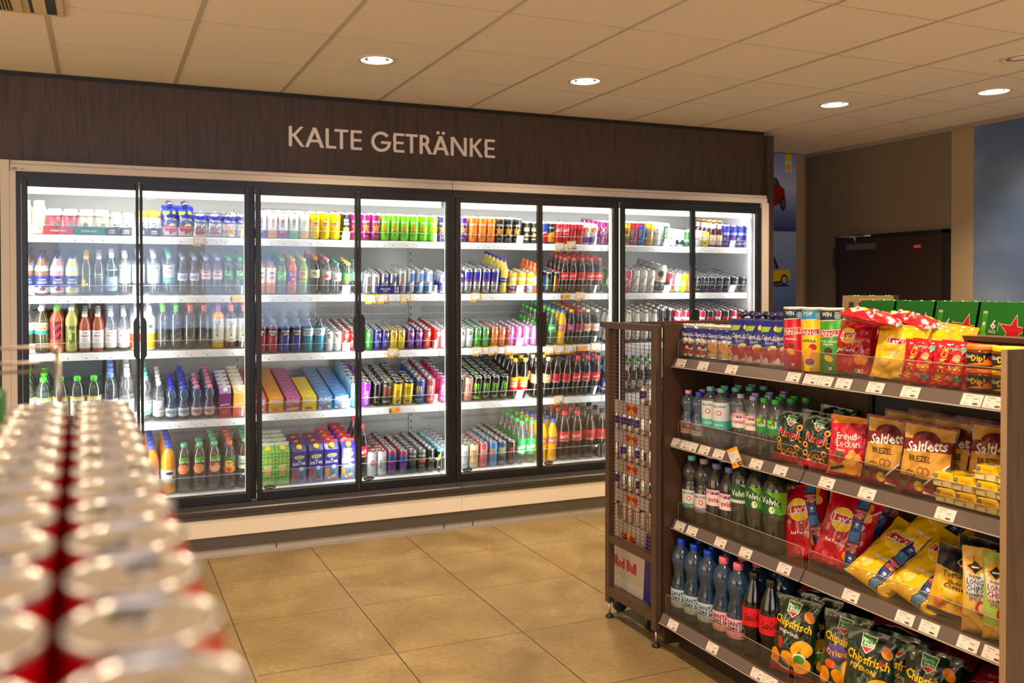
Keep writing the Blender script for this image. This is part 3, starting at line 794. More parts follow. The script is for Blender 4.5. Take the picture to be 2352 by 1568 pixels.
def build_bag(name, w, h, t, base, ops, seed=1, crump=.007, seal=None, back=None, foot=0, pinch=.06, sag=0, extra=None, ak=1.0):
    nx, ny, f = bag_surface(w, h, t, seed, crump, foot, pinch=pinch, sag=sag)
    b = MB(); Gf = [[f(i, j, -1) for i in range(nx+1)] for j in range(ny+1)]; Gb = [[f(i, j, 1) for i in range(nx+1)] for j in range(ny+1)]
    for g, flip, mt in ((Gf, 0, base), (Gb, 1, back or base)):
        v = [p for row in g for p in row]; fs = []; fs2 = []
        for j in range(ny):
            for i in range(nx):
                q = (j*(nx+1)+i, j*(nx+1)+i+1, (j+1)*(nx+1)+i+1, (j+1)*(nx+1)+i)
                (fs2 if (seal and (j == ny-1 or j == 0)) else fs).append((q[0], q[3], q[2], q[1]) if flip else q)
        tri = lambda L_: [t for q in L_ for t in ((q[0], q[1], q[2]), (q[0], q[2], q[3]))]
        b.mesh(v, tri(fs), mt, True)
        if fs2: b.mesh(v, tri(fs2), seal, True)
    v = [p for j in range(ny+1) for p in (Gf[j][0], Gb[j][0], Gf[j][nx], Gb[j][nx])]
    fs = []
    for j in range(ny): fs += [(4*j+1, 4*j, 4*j+4, 4*j+5), (4*j+2, 4*j+3, 4*j+7, 4*j+6)]
    b.mesh(v, fs, base)
    b.face([Gf[ny][i] for i in range(nx+1)]+[Gb[ny][i] for i in range(nx, -1, -1)], seal or base)
    def at(u, v_, k):
        i = (u/(w/2)+1)/2*nx; j = v_/h*ny
        i = min(max(i, 0), nx-1e-6); j = min(max(j, 0), ny-1e-6); i0, j0 = int(i), int(j); a, c = i-i0, j-j0
        p0, p2 = Gf[j0][i0], Gf[j0+1][i0+1]
        p = p0+(Gf[j0][i0+1]-p0)*(a-c)+(p2-p0)*c if a >= c else p0+(Gf[j0+1][i0]-p0)*(c-a)+(p2-p0)*a
        return (p.x, p.y-k, p.z)
    for n, (mat, ps) in enumerate(art(ops)):
        for p in ps:
            if ak != 1: p = [(a_*ak, c_*ak) for a_, c_ in p]
            p = limit(p, w/2*.985, (.002, h*.998))
            if len(p) < 3: continue
            for q in slices(p, 0, w/nx):
                for s_ in slices(q, 1, h/ny):
                    cu = sum(t[0] for t in s_)/len(s_); cv = sum(t[1] for t in s_)/len(s_)
                    i0 = math.floor((cu/(w/2)+1)/2*nx); j0 = math.floor(cv/h*ny)
                    loc = [((u/(w/2)+1)/2*nx-i0, v_/h*ny-j0, u, v_) for u, v_ in s_]
                    for up_ in (0, 1):
                        o_ = []
                        for m_ in range(len(loc)):
                            P1, P2 = loc[m_], loc[(m_+1) % len(loc)]; d1, d2 = P1[0]-P1[1], P2[0]-P2[1]
                            if up_: d1, d2 = -d1, -d2
                            if d1 >= -1e-9: o_.append(P1)
                            if (d1 > 1e-9 and d2 < -1e-9) or (d1 < -1e-9 and d2 > 1e-9):
                                t_ = d1/(d1-d2); o_.append(tuple(P1[z_]+(P2[z_]-P1[z_])*t_ for z_ in range(4)))
                        if len(o_) > 2:
                            pp = []
                            for z_ in o_:
                                ui, vj = (z_[0]+i0), (z_[1]+j0); aa, cc = z_[0], z_[1]
                                q0, q2 = Gf[j0][i0], Gf[j0+1][i0+1]
                                q_ = q0+(Gf[j0+1][i0]-q0)*(cc-aa)+(q2-q0)*aa if up_ else q0+(Gf[j0][i0+1]-q0)*(aa-cc)+(q2-q0)*cc
                                pp.append((q_.x, q_.y-.0005-n*.00009, q_.z))
                            b.weld(pp, mat, n)
    o = b.obj(name); kids = []
    if extra: kids = extra(o, at)
    return Model(o, kids)
def build_pouch(name, w, h, t, base, ops, seed, capm=None):
    if not capm: return build_bag(name, w, h, t, base, ops, seed, .002, foot=.9, seal=FOIL, pinch=.02)
    m_ = build_bag(name, w, h*.86, t, base, ops, seed, .002, foot=.9, pinch=.03)
    b = MB(); b.lathe([(.007, h*.855), (.007, h*.90)], capm, 12); b.lathe([(.010, h*.895), (.019, h*.91), (.0225, h*.93), (.019, h*.965), (.008, h)], capm, 14)
    m_.kids.append(b.obj('cap', m_.root)); return m_

# ---- artwork of the drinks
W_, K_ = WHITE, BLACK
MAG = P(170, 20, 110); PUR = P(96, 30, 130); LIME = G(120, 215, 20); CY = P(30, 150, 200)
def rock(c, arrow): return [('Q', arrow, [(-34, 40), (0, 62), (34, 40), (34, 48), (0, 70), (-34, 48)]), ('Z', K_, 0, 84, 33, 0, .38), ('Z', P(245, 160, 20), 0, 84, 30, 0, .38), ('T', K_, 'RR', 0, 84, 7), ('T', W_, 'ROCKSTAR', 0, 122, 13, 0, 52), ('T', W_, '* * *', 0, 26, 9)]
def claw(c, txt=W_, name='MONSTER', extra=()):
    o = []
    for k, (u, a, z0) in enumerate(((-14, 5, 62), (-1, 0, 52), (13, -5, 60))):
        pts = [(u-4+a*.2, 124), (u+4, 126), (u+3+a*.3, 100), (u+2-a*.5, 84), (u-a, z0), (u-3-a*.3, 88), (u-2, 100)]
        o.append(('Q', c, [(u-5, 124), (u+4, 128), (u+3, 100), (u-2, 96)])); o.append(('Q', c, [(u-2, 100), (u+4, 104), (u+1-a*.4, 78), (u-1-a, z0), (u-4-a*.3, 86)]))
    return o+[('T', txt, name, 0, 32, 9, 0, 44), ('R', c, 0, 20, 24, 2)]+list(extra)
def rbull(c, txt=RED, vert=False):
    return [('Q', c, [(-60, 0), (0, 0), (0, 75), (-60, 55)]), ('Q', c, [(0, 75), (60, 95), (60, 170), (0, 170)]), ('T', txt, 'Red Bull', 0, 78, 10, 0, 34)]
def redb_ed(c): return [('Q', FOIL, [(-14, 134), (26, 134), (26, 96), (6, 84), (-14, 108)]), ('O', YEL, 8, 102, 4), ('T', W_, 'Red Bull', -4, 48, 9, 90)]
def cola(txt, h=14, sub=None): return [('T', txt, 'Coca-Cola', 0, 2, h, 8, 60, .25)]+([('T', txt, sub, 0, -11, 4)] if sub else [])
def colacan(txt, sub=W_): return [('T', txt, 'Coca-Cola', 0, 104, 22, 12, 62, .25), ('Q', txt, [(-30, 84), (30, 92), (30, 95), (-30, 87)]), ('T', sub, 'ORIGINAL', 0, 72, 5)]
def fruit(*fs): return [('O', c, u, v, r_) for c, u, v, r_ in fs]
def promo(): pass
FLOWR = P(200, 30, 40)
KINDS = {}
def K(key, name, cat, desc, fn, *a, **k): KINDS[key] = [name, cat, desc, fn, a, k, None]
def KC(key, name, desc, size, base, ops, **k): K(key, name, 'can', desc, build_can, size, base, ops, **k)
def KB(key, name, desc, prof, r, h, glass, cap, label=None, **k): K(key, name, 'bottle', desc, build_bottle, prof, r, h, glass, cap, label, **k)
EN, BE, SO, SL = 'energy_drink_can', 'beer_can', 'soft_drink_can', 'slim_drink_can'
cream = P(240, 232, 205)
KB('food', 'shake_bottle', 'cream bottle lettered THIS IS FOOD', 'food', .036, .182, cream, WHITE, (.1, .72, cream, [('T', K_, 'THIS', -3, 26, 13), ('T', K_, 'IS', -10, 10, 13), ('T', K_, 'FOOD', 0, -6, 13, 0, 44), ('R', GREEN, 4, -38, 12, 5), ('R', ORANGE, 12, -38, 5, 5)]))
KB('food2', 'shake_bottle', 'pale yellow bottle lettered THIS IS FOOD', 'food', .036, .182, cream, WHITE, (.1, .72, cream, [('R', P(230, 225, 120), 0, -30, 120, 44), ('T', K_, 'THIS', -3, 26, 13), ('T', K_, 'IS', -10, 10, 13), ('T', K_, 'FOOD', 0, -6, 13, 0, 44)]))
def cup(key, desc, base, ops, lid, **k): K(key, 'coffee_cup', 'cup', desc, build_cup, base, ops, lid, **k)
cup('sbr', 'red coffee cup with green disc', P(196, 60, 74), [('R', P(225, 215, 210), 0, 88, 90, 22), ('T', GREEN, 'STARBUCKS', 0, 88, 5, 0, 40), ('O', W_, 0, 56, 15.5), ('O', P(0, 112, 74), 0, 56, 14.5), ('N', W_, 0, 56, 9, 1.5)], WHITE)
cup('sbg', 'cream coffee cup with green disc', P(226, 206, 160), [('R', P(230, 225, 210), 0, 92, 90, 18), ('T', K_, 'CAFFE LATTE', 0, 84, 5, 0, 44), ('R', P(90, 140, 90), 0, 20, 120, 40), ('O', W_, 0, 56, 15.5), ('O', P(0, 112, 74), 0, 56, 14.5), ('N', W_, 0, 56, 9, 1.5)], WHITE)
lat = [('O', K_, 0, 62, 20, 23), ('T', W_, 'CAFFE', 0, 67, 8, 0, 32), ('T', W_, 'LATTE', 0, 55, 8, 0, 32), ('O', BLUE, 0, 82, 9, 4), ('T', W_, '*', 0, 40, 6)]
cup('lat', 'brown-lidded cup lettered CAFFE LATTE', P(238, 232, 226), lat, P(214, 190, 176), r=.034, h=.125)
cup('lao', 'orange-lidded cup lettered CAFFE LATTE', P(244, 236, 226), lat+[('R', ORANGE, 0, 14, 100, 16)], P(245, 160, 40), r=.034, h=.14)
capri = lambda c1, c2: [('T', W_, 'Capri-Sun', 0, 108, 15, -6, 70)]
PB = G(28, 44, 140)
sil = [('Q', PB, [(-60, 84), (60, 84), (60, 128), (-60, 128)]), ('T', W_, 'Capri-Sun', 0, 100, 15, -6, 70, .1)]
K('cpk', 'juice_pouch', 'pouch', 'silver pouch with cherries', build_pouch, .085, .145, .04, FOIL, sil+[('T', W_, 'KIRSCHE', 0, 78, 8)]+fruit((P(120, 16, 30), -20, 52, 9), (P(140, 20, 36), -4, 58, 9), (P(110, 14, 26), 12, 50, 9), (P(150, 26, 40), 24, 58, 7))+[('O', G(190, 40, 70), 0, 26, 34, 10)], 3)
K('cpo', 'juice_pouch', 'pouch', 'silver pouch with oranges', build_pouch, .085, .145, .04, FOIL, sil+[('T', W_, 'ORANGE', 0, 78, 8)]+fruit((P(248, 165, 30), -12, 56, 17), (P(250, 190, 60), 16, 48, 13), (P(250, 176, 40), 0, 38, 14))+[('O', P(240, 140, 30), 0, 22, 30, 9), ('O', P(252, 214, 120), 0, 22, 24, 6)], 4)
spt = [('R', P(236, 214, 226), 0, 20, 90, 60), ('Q', PB, [(-60, 78), (60, 66), (60, 175), (-60, 175)]), ('Q', P(160, 205, 50), [(-40, 150), (2, 150), (-6, 132), (-40, 128)]), ('O', YEL, 22, 143, 10), ('T', W_, 'Capri-Sun', 0, 108, 18, -6, 74, .1), ('T', P(190, 200, 230), 'GRANAT', 0, 88, 6)]
spt += [('O', P(236, 220, 150), 14, 66, 20, 14), ('O', P(190, 24, 50), -22, 54, 16, 20), ('O', P(214, 40, 70), 16, 44, 26, 22), ('O', P(170, 16, 44), -6, 32, 20, 18), ('O', P(246, 206, 216), -14, 20, 9, 14)]
K('cps', 'spout_juice_pouch', 'pouch', 'blue spout pouch with pomegranate', build_pouch, .088, .205, .05, PB, spt, 5, capm=G(40, 26, 84))
# top shelf cans
for key, c, tx, d in (('v1', P(84, 60, 160), 'NITRO', 'white and violet slim can'), ('v2', P(240, 150, 30), 'ESEE', 'white and orange slim can'), ('v3', P(120, 20, 90), 'ESEE', 'white and plum slim can'), ('v4', P(70, 170, 60), 'CEEE', 'white and green slim can'), ('v5', P(250, 190, 20), 'VIE', 'white and yellow slim can')):
    KC(key, SL, d, 'A', P(238, 238, 242), [('R', c, 0, 26, 240, 52), ('T', c, tx, 0, 96, 17, 90, 70), ('R', W_, 0, 42, 30, 5)], bottom=c)
KC('lip', SO, 'yellow can with red disc', 'A', G(250, 214, 0), [('O', W_, 0, 96, 21, 14), ('O', RED, 0, 96, 19, 12), ('T', W_, 'Lipton', 0, 96, 10, 0, 32), ('O', P(90, 170, 40), 6, 128, 8, 5), ('T', K_, 'Ice Tea', 0, 66, 8), ('R', P(90, 150, 40), 0, 50, 26, 2)])
KC('evl', EN, 'black can lettered Evil Juice', 'A', BLACK, [('T', W_, 'Evil', -2, 126, 16), ('T', W_, 'Juice', 2, 106, 14), ('R', P(150, 160, 80), 0, 56, 40, 50), ('O', P(220, 140, 40), -4, 62, 14, 18), ('R', LIME, 0, 20, 150, 16)])
KC('rkm', EN, 'magenta can with orange star', 'A', G(158, 24, 104), rock(0, P(210, 90, 140)))
KC('rkl', EN, 'lime can with orange star', 'A', LIME, rock(0, P(60, 160, 40)))
KC('rkp', EN, 'purple can with orange star', 'A', G(84, 28, 128), rock(0, P(220, 60, 180)))
KC('rko', EN, 'orange can with orange star', 'A', G(244, 122, 16), [('Z', P(70, 130, 30), 0, 86, 27, 0)]+rock(0, P(250, 200, 60))[1:])
KC('rkb', EN, 'black can with orange star', 'A', G(22, 22, 24), rock(0, P(190, 140, 30)), top=P(60, 56, 44))
KC('sod', SL, 'black slim can, pale lettering', 'D', BLACK, [('T', P(245, 200, 60), 'Crazy', 0, 108, 12, 10, 40), ('T', W_, 'SODA', 0, 92, 13, 0, 42), ('O', ORANGE, 2, 58, 12), ('R', P(230, 220, 130), 0, 30, 30, 7)], lid=BLACK)
KC('sod2', SL, 'black slim can, yellow lettering', 'D', BLACK, [('T', P(240, 230, 30), 'Lemon', 0, 108, 12, 10, 42), ('T', W_, 'SODA', 0, 92, 13, 0, 42), ('O', P(240, 225, 60), 2, 58, 12), ('R', P(230, 220, 130), 0, 30, 30, 7)], lid=BLACK)
KC('spe', SO, 'blue and red slim can', 'D', P(30, 60, 150), [('Q', RED, [(-60, 10), (60, 10), (60, 90), (-60, 50)]), ('R', W_, 0, 76, 60, 5, 20)])
KC('spk', SO, 'black and orange slim can', 'D', BLACK, [('Q', P(245, 150, 20), [(-60, 0), (60, 0), (60, 100), (-60, 60)]), ('T', W_, 'EPOK', 0, 114, 9), ('T', K_, 'ENERGY', 4, 50, 5)])
KC('ccr', SO, 'red slim can, white cola script', 'D', G(214, 18, 40), colacan(W_))
KC('ccz', SO, 'red slim can, black cola script', 'D', G(208, 14, 36), colacan(K_, K_))
KC('mzm', SO, 'white and purple orange-sun can', 'D', P(236, 232, 240), [('R', P(90, 40, 150), 0, 28, 200, 56), ('O', P(226, 60, 30), 0, 104, 20), ('O', P(250, 180, 20), 4, 102, 13), ('T', PUR, 'mezzo', 0, 76, 10, 0, 40), ('T', PUR, 'mix', 0, 62, 12)])
KC('mxm', BE, 'magenta can with crossed blade', 'A', G(164, 24, 110), [('R', W_, 0, 108, 60, 5, 50), ('R', W_, 0, 108, 60, 5, -50), ('T', CY, 'MIXERY', 0, 78, 12, 0, 50)])
KC('mxw', BE, 'white can, magenta foot, MIXERY', 'A', P(232, 230, 236), [('Q', G(180, 20, 110), [(-110, 0), (110, 0), (110, 60), (-110, 84)]), ('R', MAG, 0, 110, 60, 5, 55), ('R', MAG, 0, 110, 60, 5, -55), ('T', BLUE, 'MIXERY', 0, 82, 14, 10, 58)])
KC('des', BE, 'yellow and green can, red crest', 'A', P(240, 200, 30), [('R', P(60, 140, 60), 0, 40, 220, 50), ('R', RED, 0, 104, 36, 40), ('T', W_, 'DOPPEL', 0, 112, 9, 0, 34), ('O', RED, 0, 36, 12)])
KC('dur', BE, 'red and silver can', 'A', P(200, 40, 50), [('Q', SILVER, [(-16, 120), (16, 120), (8, 60), (-8, 60)]), ('T', W_, 'CUROP', 0, 34, 16, 12, 60)], top=RED)
KC('ene', EN, 'blue and silver can', 'A', P(40, 90, 180), [('Q', SILVER, [(-16, 120), (16, 120), (8, 60), (-8, 60)]), ('T', W_, 'ENERGY', 0, 34, 16, 12, 60)], top=RED)
KC('pau', BE, 'yellow and silver can, round crest', 'A', P(236, 190, 40), [('Q', SILVER, [(-110, 50), (110, 100), (110, 120), (-110, 70)]), ('N', K_, 4, 112, 17, 3), ('O', W_, 4, 112, 13), ('O', RED, 4, 112, 7), ('O', P(220, 170, 40), 4, 50, 14, 20)])
KC('kro', BE, 'plain white beer can', 'A', P(232, 232, 228), [('T', P(70, 70, 60), 'Krombacher', 0, 92, 10, 6, 56), ('O', P(170, 150, 70), 2, 120, 6, 9), ('R', P(150, 150, 150), 0, 66, 22, 2, 30)])
KC('vel', BE, 'silver can, green VELTINS band', 'A', P(226, 230, 226), [('R', P(18, 120, 60), 0, 90, 36, 118), ('T', W_, 'V', 0, 40, 12), ('T', W_, 'VELTINS', 0, 98, 14, 90, 74)])
KC('cor', BE, 'short white beer can', 'C', P(236, 230, 226), [('R', P(190, 120, 100), 0, 62, 34, 10, 14), ('T', RED, 'Bier', 0, 56, 12, 10)])
KC('cox', BE, 'short white can, navy foot', 'C', P(232, 232, 224), [('R', P(24, 34, 70), 0, 26, 230, 44), ('O', P(214, 170, 60), 6, 42, 10), ('T', P(24, 34, 70), 'Corona', 0, 84, 15, 0, 50), ('T', P(24, 34, 70), 'Extra', 0, 68, 9)])
KC('hei', BE, 'short green can, red star', 'C', G(20, 130, 50), [('Z', W_, 0, 72, 15), ('Z', RED, 0, 72, 13), ('R', W_, 0, 40, 230, 16), ('T', P(20, 100, 40), 'Heineken', 0, 40, 13, 0, 60)])
KC('ylb', BE, 'short yellow can', 'C', P(244, 216, 60), [('R', W_, 0, 70, 40, 26), ('T', PUR, 'Radler', 0, 70, 9, 0, 36), ('O', PUR, 8, 28, 10, 6)])
KB('deb', 'beer_bottle', 'amber bottle, orange cap, cream label', 'beer', .030, .20, liquid(70, 20, 8), P(245, 130, 20), (.08, .46, P(240, 222, 200), [('R', P(220, 120, 90), 0, 4, 3, 40, 30), ('R', P(220, 120, 90), 0, -4, 3, 40, -30)]), liq=liquid(70, 20, 8), collar=(.70, .88, .52, .42, P(238, 226, 214)))
for key, c2, d in (('sc1', P(240, 140, 40), 'blue can lettered SCH, orange foot'), ('sc2', P(220, 60, 50), 'blue can lettered TSCH, red foot'), ('sc3', P(240, 200, 50), 'blue can lettered SCH, yellow foot')):
    KC(key, BE, d, 'A', P(46, 46, 160), [('T', W_, 'SCHÖFF', 0, 104, 20, 0, 84), ('Z', c2, 0, 66, 14), ('R', c2, 0, 26, 60, 10, 10)])
KC('wod', EN, 'blue can lettered WODKA', 'A', P(40, 44, 150), [('T', W_, 'WODKA', 0, 104, 18, 0, 76), ('R', W_, 0, 130, 16, 3, 45), ('R', W_, 0, 130, 16, 3, -45), ('R', P(190, 200, 210), 0, 30, 90, 20, 8)])
KC('wor', EN, 'blue WODKA can with berries', 'A', P(40, 44, 150), [('T', W_, 'WODKA', 0, 104, 18, 0, 76), ('O', RED, -8, 66, 8), ('O', RED, 8, 60, 8), ('R', P(190, 60, 60), 0, 30, 90, 14, 8)])
# second shelf
for key, c, n, f, d in (('mka', (150, 102, 80), 'KAKAO', (110, 60, 40), 'brown milk drink bottle'), ('mer', (240, 176, 190), 'ERDBEER', (200, 30, 50), 'pink milk drink bottle'), ('mva', (246, 232, 160), 'VANILLE', (240, 190, 40), 'yellow milk drink bottle')):
    KB(key, 'milk_drink_bottle', d, 'milk', .039, .225, G(*c), G(30, 44, 110), (.04, .50, P(20, 44, 140), [('R', P(238, 236, 226), 0, -32, 300, 32), ('T', W_, n, 0, 14, 12, 0, 54), ('R', W_, 0, 30, 34, 6), ('O', P(*f), 0, -24, 16, 11), ('O', W_, -14, -14, 8, 5)]), collar=(.62, .75, .95, .74, P(220, 226, 240)))
KB('clg', 'water_bottle', 'clear bottle, yellow cap', 'round', .033, .225, PET, YEL, (.2, .66, clear(232, 238, 224, .7, haze=.05), [('R', YEL, -10, -26, 22, 40), ('T', GREEN, 'EQUUGREI', 0, 14, 8, 0, 50), ('O', W_, 8, -32, 7)]))
KB('clw', 'water_bottle', 'clear bottle, grey cap', 'round', .033, .225, PET, P(220, 222, 226), (.42, .62, clear(228, 232, 228, .7, haze=.05), [('T', W_, 'EQUUGREI', 0, 4, 9, 0, 50), ('R', P(130, 180, 60), 0, -12, 60, 3)]))
KB('vel2', 'water_bottle', 'green bottle, pale blue label', 'round', .033, .235, clear(173, 207, 194, .7, haze=.05), WHITE, (.1, .46, P(150, 190, 226), [('T', W_, 'PELLEGRINO', 0, 22, 8, 0, 58), ('Z', RED, 0, 0, 7), ('T', BLUE, 'ACQUA', 0, -18, 8)]), collar=(.62, .75, 1, .86, P(190, 205, 210)))
gst = [('T', P(50, 70, 120), 'GEROLSTEINER', 0, 30, 8, 0, 56), ('Z', RED, 0, 6, 14, 0, .55, 10), ('O', W_, 0, 6, 6), ('O', P(40, 60, 110), 0, 6, 3.5)]
KB('ger', 'water_bottle', 'clear sparkling water, white sun label', 'dome', .035, .235, PET, P(226, 228, 232), (.30, .76, P(214, 224, 228), [('T', P(50, 70, 120), 'GEROLSTEINER', 0, 38, 7, 0, 56), ('Z', RED, 0, 12, 13, 0, .55, 10), ('O', W_, 0, 12, 6)], 1.012, 1.012))
KB('get', 'water_bottle', 'clear water, teal cap, sun label', 'dome', .035, .235, PET, P(120, 210, 180), (.30, .76, P(214, 224, 228), [('R', P(80, 190, 175), 0, -38, 300, 36), ('T', P(50, 70, 120), 'GEROLSTEINER', 0, 38, 7, 0, 56), ('Z', RED, 0, 12, 13, 0, .55, 10), ('O', W_, 0, 12, 6), ('T', W_, 'MEDIUM', 0, -36, 6)], 1.012, 1.012))
KB('vio', 'water_bottle', 'clear water with blue VIO label', 'coke', .030, .225, PET, P(170, 190, 240), (.38, .58, P(214, 226, 244), [('T', P(30, 70, 180), 'VIO', 0, 0, 20)]))
KB('evi', 'water_bottle', 'clear water with pink label', 'volvic', .032, .225, PET, P(180, 186, 230), (.42, .66, P(240, 226, 226), [('R', P(240, 150, 160), 0, 20, 250, 9), ('T', P(190, 40, 80), 'evian', 0, -2, 16, 0, 44), ('Q', P(50, 80, 170), [(-12, 12), (-4, 22), (2, 14), (8, 20), (14, 12)])]))
KB('vol', 'water_bottle', 'clear water, green cap and label', 'volvic', .032, .225, PET, P(70, 190, 70), (.42, .66, P(40, 140, 60), [('T', W_, 'Volvic', 0, 4, 15, 0, 44), ('O', P(150, 210, 40), -12, 20, 12, 7), ('R', P(30, 100, 190), 20, 10, 7, 30), ('R', YEL, 13, 14, 6, 20)]))
KB('oj1', 'soft_drink_bottle', 'orange juice bottle, blue cap', 'round', .032, .20, liquid(240, 140, 30), P(90, 140, 230), (.36, .84, P(240, 236, 230), [('O', BLUE, 0, 14, 16, 6), ('T', W_, 'hohes C', 0, 14, 6), ('O', ORANGE, 0, -14, 14, 10)], 1.01, 1.01), liq=liquid(240, 140, 30), fill=.7)
KB('mtd', 'soft_drink_bottle', 'green soda bottle, green cap', 'coke', .032, .225, PETG, P(60, 190, 70), (.40, .64, G(90, 200, 50), [('R', W_, 0, 0, 60, 14, 28), ('T', RED, 'Mtn Dew', 0, 0, 13, 28, 56)]), liq=liquid(110, 130, 60), fill=.79)
tea = [('O', W_, 2, 14, 22, 15), ('O', RED, 2, 14, 20, 13), ('T', W_, 'Lipton', 2, 14, 11, 0, 34)]
KB('tpe', 'soft_drink_bottle', 'orange tea, purple label', 'round', .032, .225, liquid(236, 110, 30), YEL, (.36, .66, P(130, 50, 170), tea+[('O', P(250, 170, 150), 4, -18, 12, 11)]), liq=liquid(236, 110, 30))
KB('tle', 'soft_drink_bottle', 'lime tea, yellow label', 'round', .032, .225, liquid(150, 180, 40), P(240, 220, 60), (.36, .66, P(236, 220, 20), tea+[('R', P(120, 190, 30), 0, -20, 200, 14)]), liq=liquid(150, 180, 40))
KB('spz', 'soft_drink_bottle', 'dark cola, orange cap, fruit label', 'round', .032, .235, liquid(34, 12, 8), P(240, 120, 50), (.45, .67, P(214, 224, 190), [('O', P(90, 160, 50), -4, 4, 14, 10), ('O', ORANGE, 6, -8, 10, 8)]), liq=liquid(34, 12, 8))
KB('pnk', 'water_bottle', 'clear water, pink cap, fruit label', 'volvic', .030, .225, PET, P(240, 150, 160), (.42, .66, P(234, 220, 224), [('O', P(230, 90, 90), 0, -6, 18, 13), ('T', GREEN, 'Touch', 0, 14, 8)]))
KB('grn', 'water_bottle', 'clear water, teal cap, berry label', 'volvic', .030, .20, PET, P(60, 160, 130), (.42, .68, P(224, 234, 236), [('O', P(220, 130, 140), 0, -8, 15, 12), ('T', GREEN, 'Volvic', 0, 14, 9)]))
KB('yel', 'water_bottle', 'clear water, yellow cap, lemon label', 'volvic', .030, .20, PET, P(244, 220, 90), (.42, .68, P(60, 150, 90), [('O', YEL, 0, -8, 16, 13), ('T', W_, 'Volvic', 0, 14, 9)]))
KC('rbs', EN, 'small silver can, red lettering', 'B', P(206, 214, 224), [('R', SILVER, 0, 60, 40, 120), ('T', RED, 'Red Bull', 0, 70, 9, 0, 34)])
KC('rbb', EN, 'small blue and silver can', 'B', SILVER, rbull(P(36, 96, 176)))
KC('rlb', EN, 'larger light blue silver can', 'E', P(206, 210, 216), rbull(P(60, 120, 190)))
KC('rls', EN, 'larger silver can, red lettering', 'E', P(208, 210, 214), [('R', SILVER, 0, 70, 26, 140), ('T', RED, 'Red Bull', 0, 82, 9, 0, 34)])
KC('rbn', EN, 'small navy and silver can', 'B', P(216, 220, 232), rbull(P(36, 34, 150)))
KC('rbl', EN, 'large navy and silver can', 'A', SILVER, [('Q', P(32, 30, 148), [(-110, 0), (-30, 0), (-30, 170), (-110, 170)]), ('Q', P(32, 30, 148), [(30, 0), (110, 0), (110, 170), (30, 170)]), ('R', P(32, 30, 148), 0, 120, 46, 80), ('T', RED, 'Red Bull', 0, 92, 13, 0, 46)])
KB('sch', 'soft_drink_bottle', 'yellow lemon soda bottle, violet cap', 'coke', .031, .235, liquid(240, 214, 80), P(70, 50, 170), (.32, .46, P(30, 50, 110), [('T', W_, 'Schweppes', 0, 2, 9, 0, 46)], 1.01, 1.01), liq=liquid(240, 214, 90), fill=.85)
for key, c2, n, d in (('pu1', P(80, 40, 110), 'Spritz', 'short yellow can, plum foot, lettered Spritz'), ('pu2', P(214, 60, 50), 'Limo', 'short yellow can, red foot, lettered Limo'), ('pu3', P(120, 130, 170), 'Spritz', 'short yellow can, grey foot')):
    KC(key, SO, d, 'D', P(246, 190, 30), [('R', P(232, 226, 224), 0, 100, 300, 16), ('T', P(120, 70, 20), 'PAULA', 0, 110, 9, 0, 40), ('R', c2, 0, 30, 300, 50), ('T', W_, n, 0, 60, 15, 6, 52), ('T', W_, 'Orange', 0, 40, 8)])
KB('apr', 'soft_drink_bottle', 'orange spritz bottle, orange top', 'round', .030, .20, liquid(230, 110, 40), P(236, 120, 50), (.3, .6, P(238, 226, 210), [('O', P(230, 90, 30), 0, 0, 14, 12)]), liq=liquid(230, 110, 40))
for key, c1, c2, d in (('fk1', P(60, 60, 200), P(130, 220, 30), 'black can, green vertical FREIKOPF lettering'), ('fk2', P(214, 200, 20), P(230, 30, 50), 'black can, red vertical FREIKOPF lettering')):
    KC(key, EN, d, 'D', G(20, 20, 24), [('R', c1, -16, 70, 9, 110), ('O', c1, 22, 40, 8), ('O', c1, 22, 90, 8), ('T', c2, 'FREIKOPF', 2, 68, 14, 90, 96)])
CK = liquid(15, 6, 5)
def colab(key, d, cap, lab, txt, r=.0325, h=.25, prof='coke', sub=None, z=(.38, .60)):
    KB(key, 'cola_bottle', d, prof, r, h, clear(228, 219, 215, .7, haze=.05), cap, (z[0], z[1], lab, cola(txt, 15 if h < .3 else 22, sub)+[('R', P(226, 214, 160), 0, -(z[1]-z[0])*h*480, 300, 3)]), liq=CK, fill=.8)
colab('co2', 'half-litre cola, red cap', P(235, 80, 84), P(206, 22, 40), W_)
colab('cz2', 'half-litre cola, black lettering, coral cap', P(220, 70, 74), P(206, 22, 44), K_)
colab('co4', 'tall cola bottle, red cap', P(228, 50, 62), P(206, 22, 40), W_, .036, .285)
colab('cz4', 'tall cola bottle, black cap', P(40, 36, 38), P(190, 22, 50), K_, .036, .285)
colab('cv4', 'tall cola bottle, cream cap', P(242, 222, 160), P(214, 160, 110), W_, .036, .285)
colab('cc3', 'half-litre cola, maroon label', P(220, 60, 90), P(150, 40, 80), P(90, 20, 40))
colab('cv3', 'half-litre cola, vanilla label', P(240, 226, 170), P(224, 180, 130), P(60, 30, 20))
colab('cl3', 'half-litre cola, silver label', P(206, 208, 214), P(226, 206, 200), P(200, 40, 40))
colab('co5', 'large cola bottle, red cap', P(235, 64, 70), P(206, 22, 40), W_, .046, .35, 'coke', 'ORIGINAL TASTE', (.40, .60))
colab('cz5', 'large cola bottle, black cap', P(44, 44, 48), P(200, 24, 54), K_, .046, .35, 'coke', 'ZERO SUGAR', (.40, .60))
KB('spr', 'soft_drink_bottle', 'half-litre clear soda, green cap', 'coke', .0325, .25, PETG, P(80, 200, 110), (.38, .60, P(40, 160, 80), [('T', W_, 'Sprite', 0, 2, 18, 10, 50, .2)]))
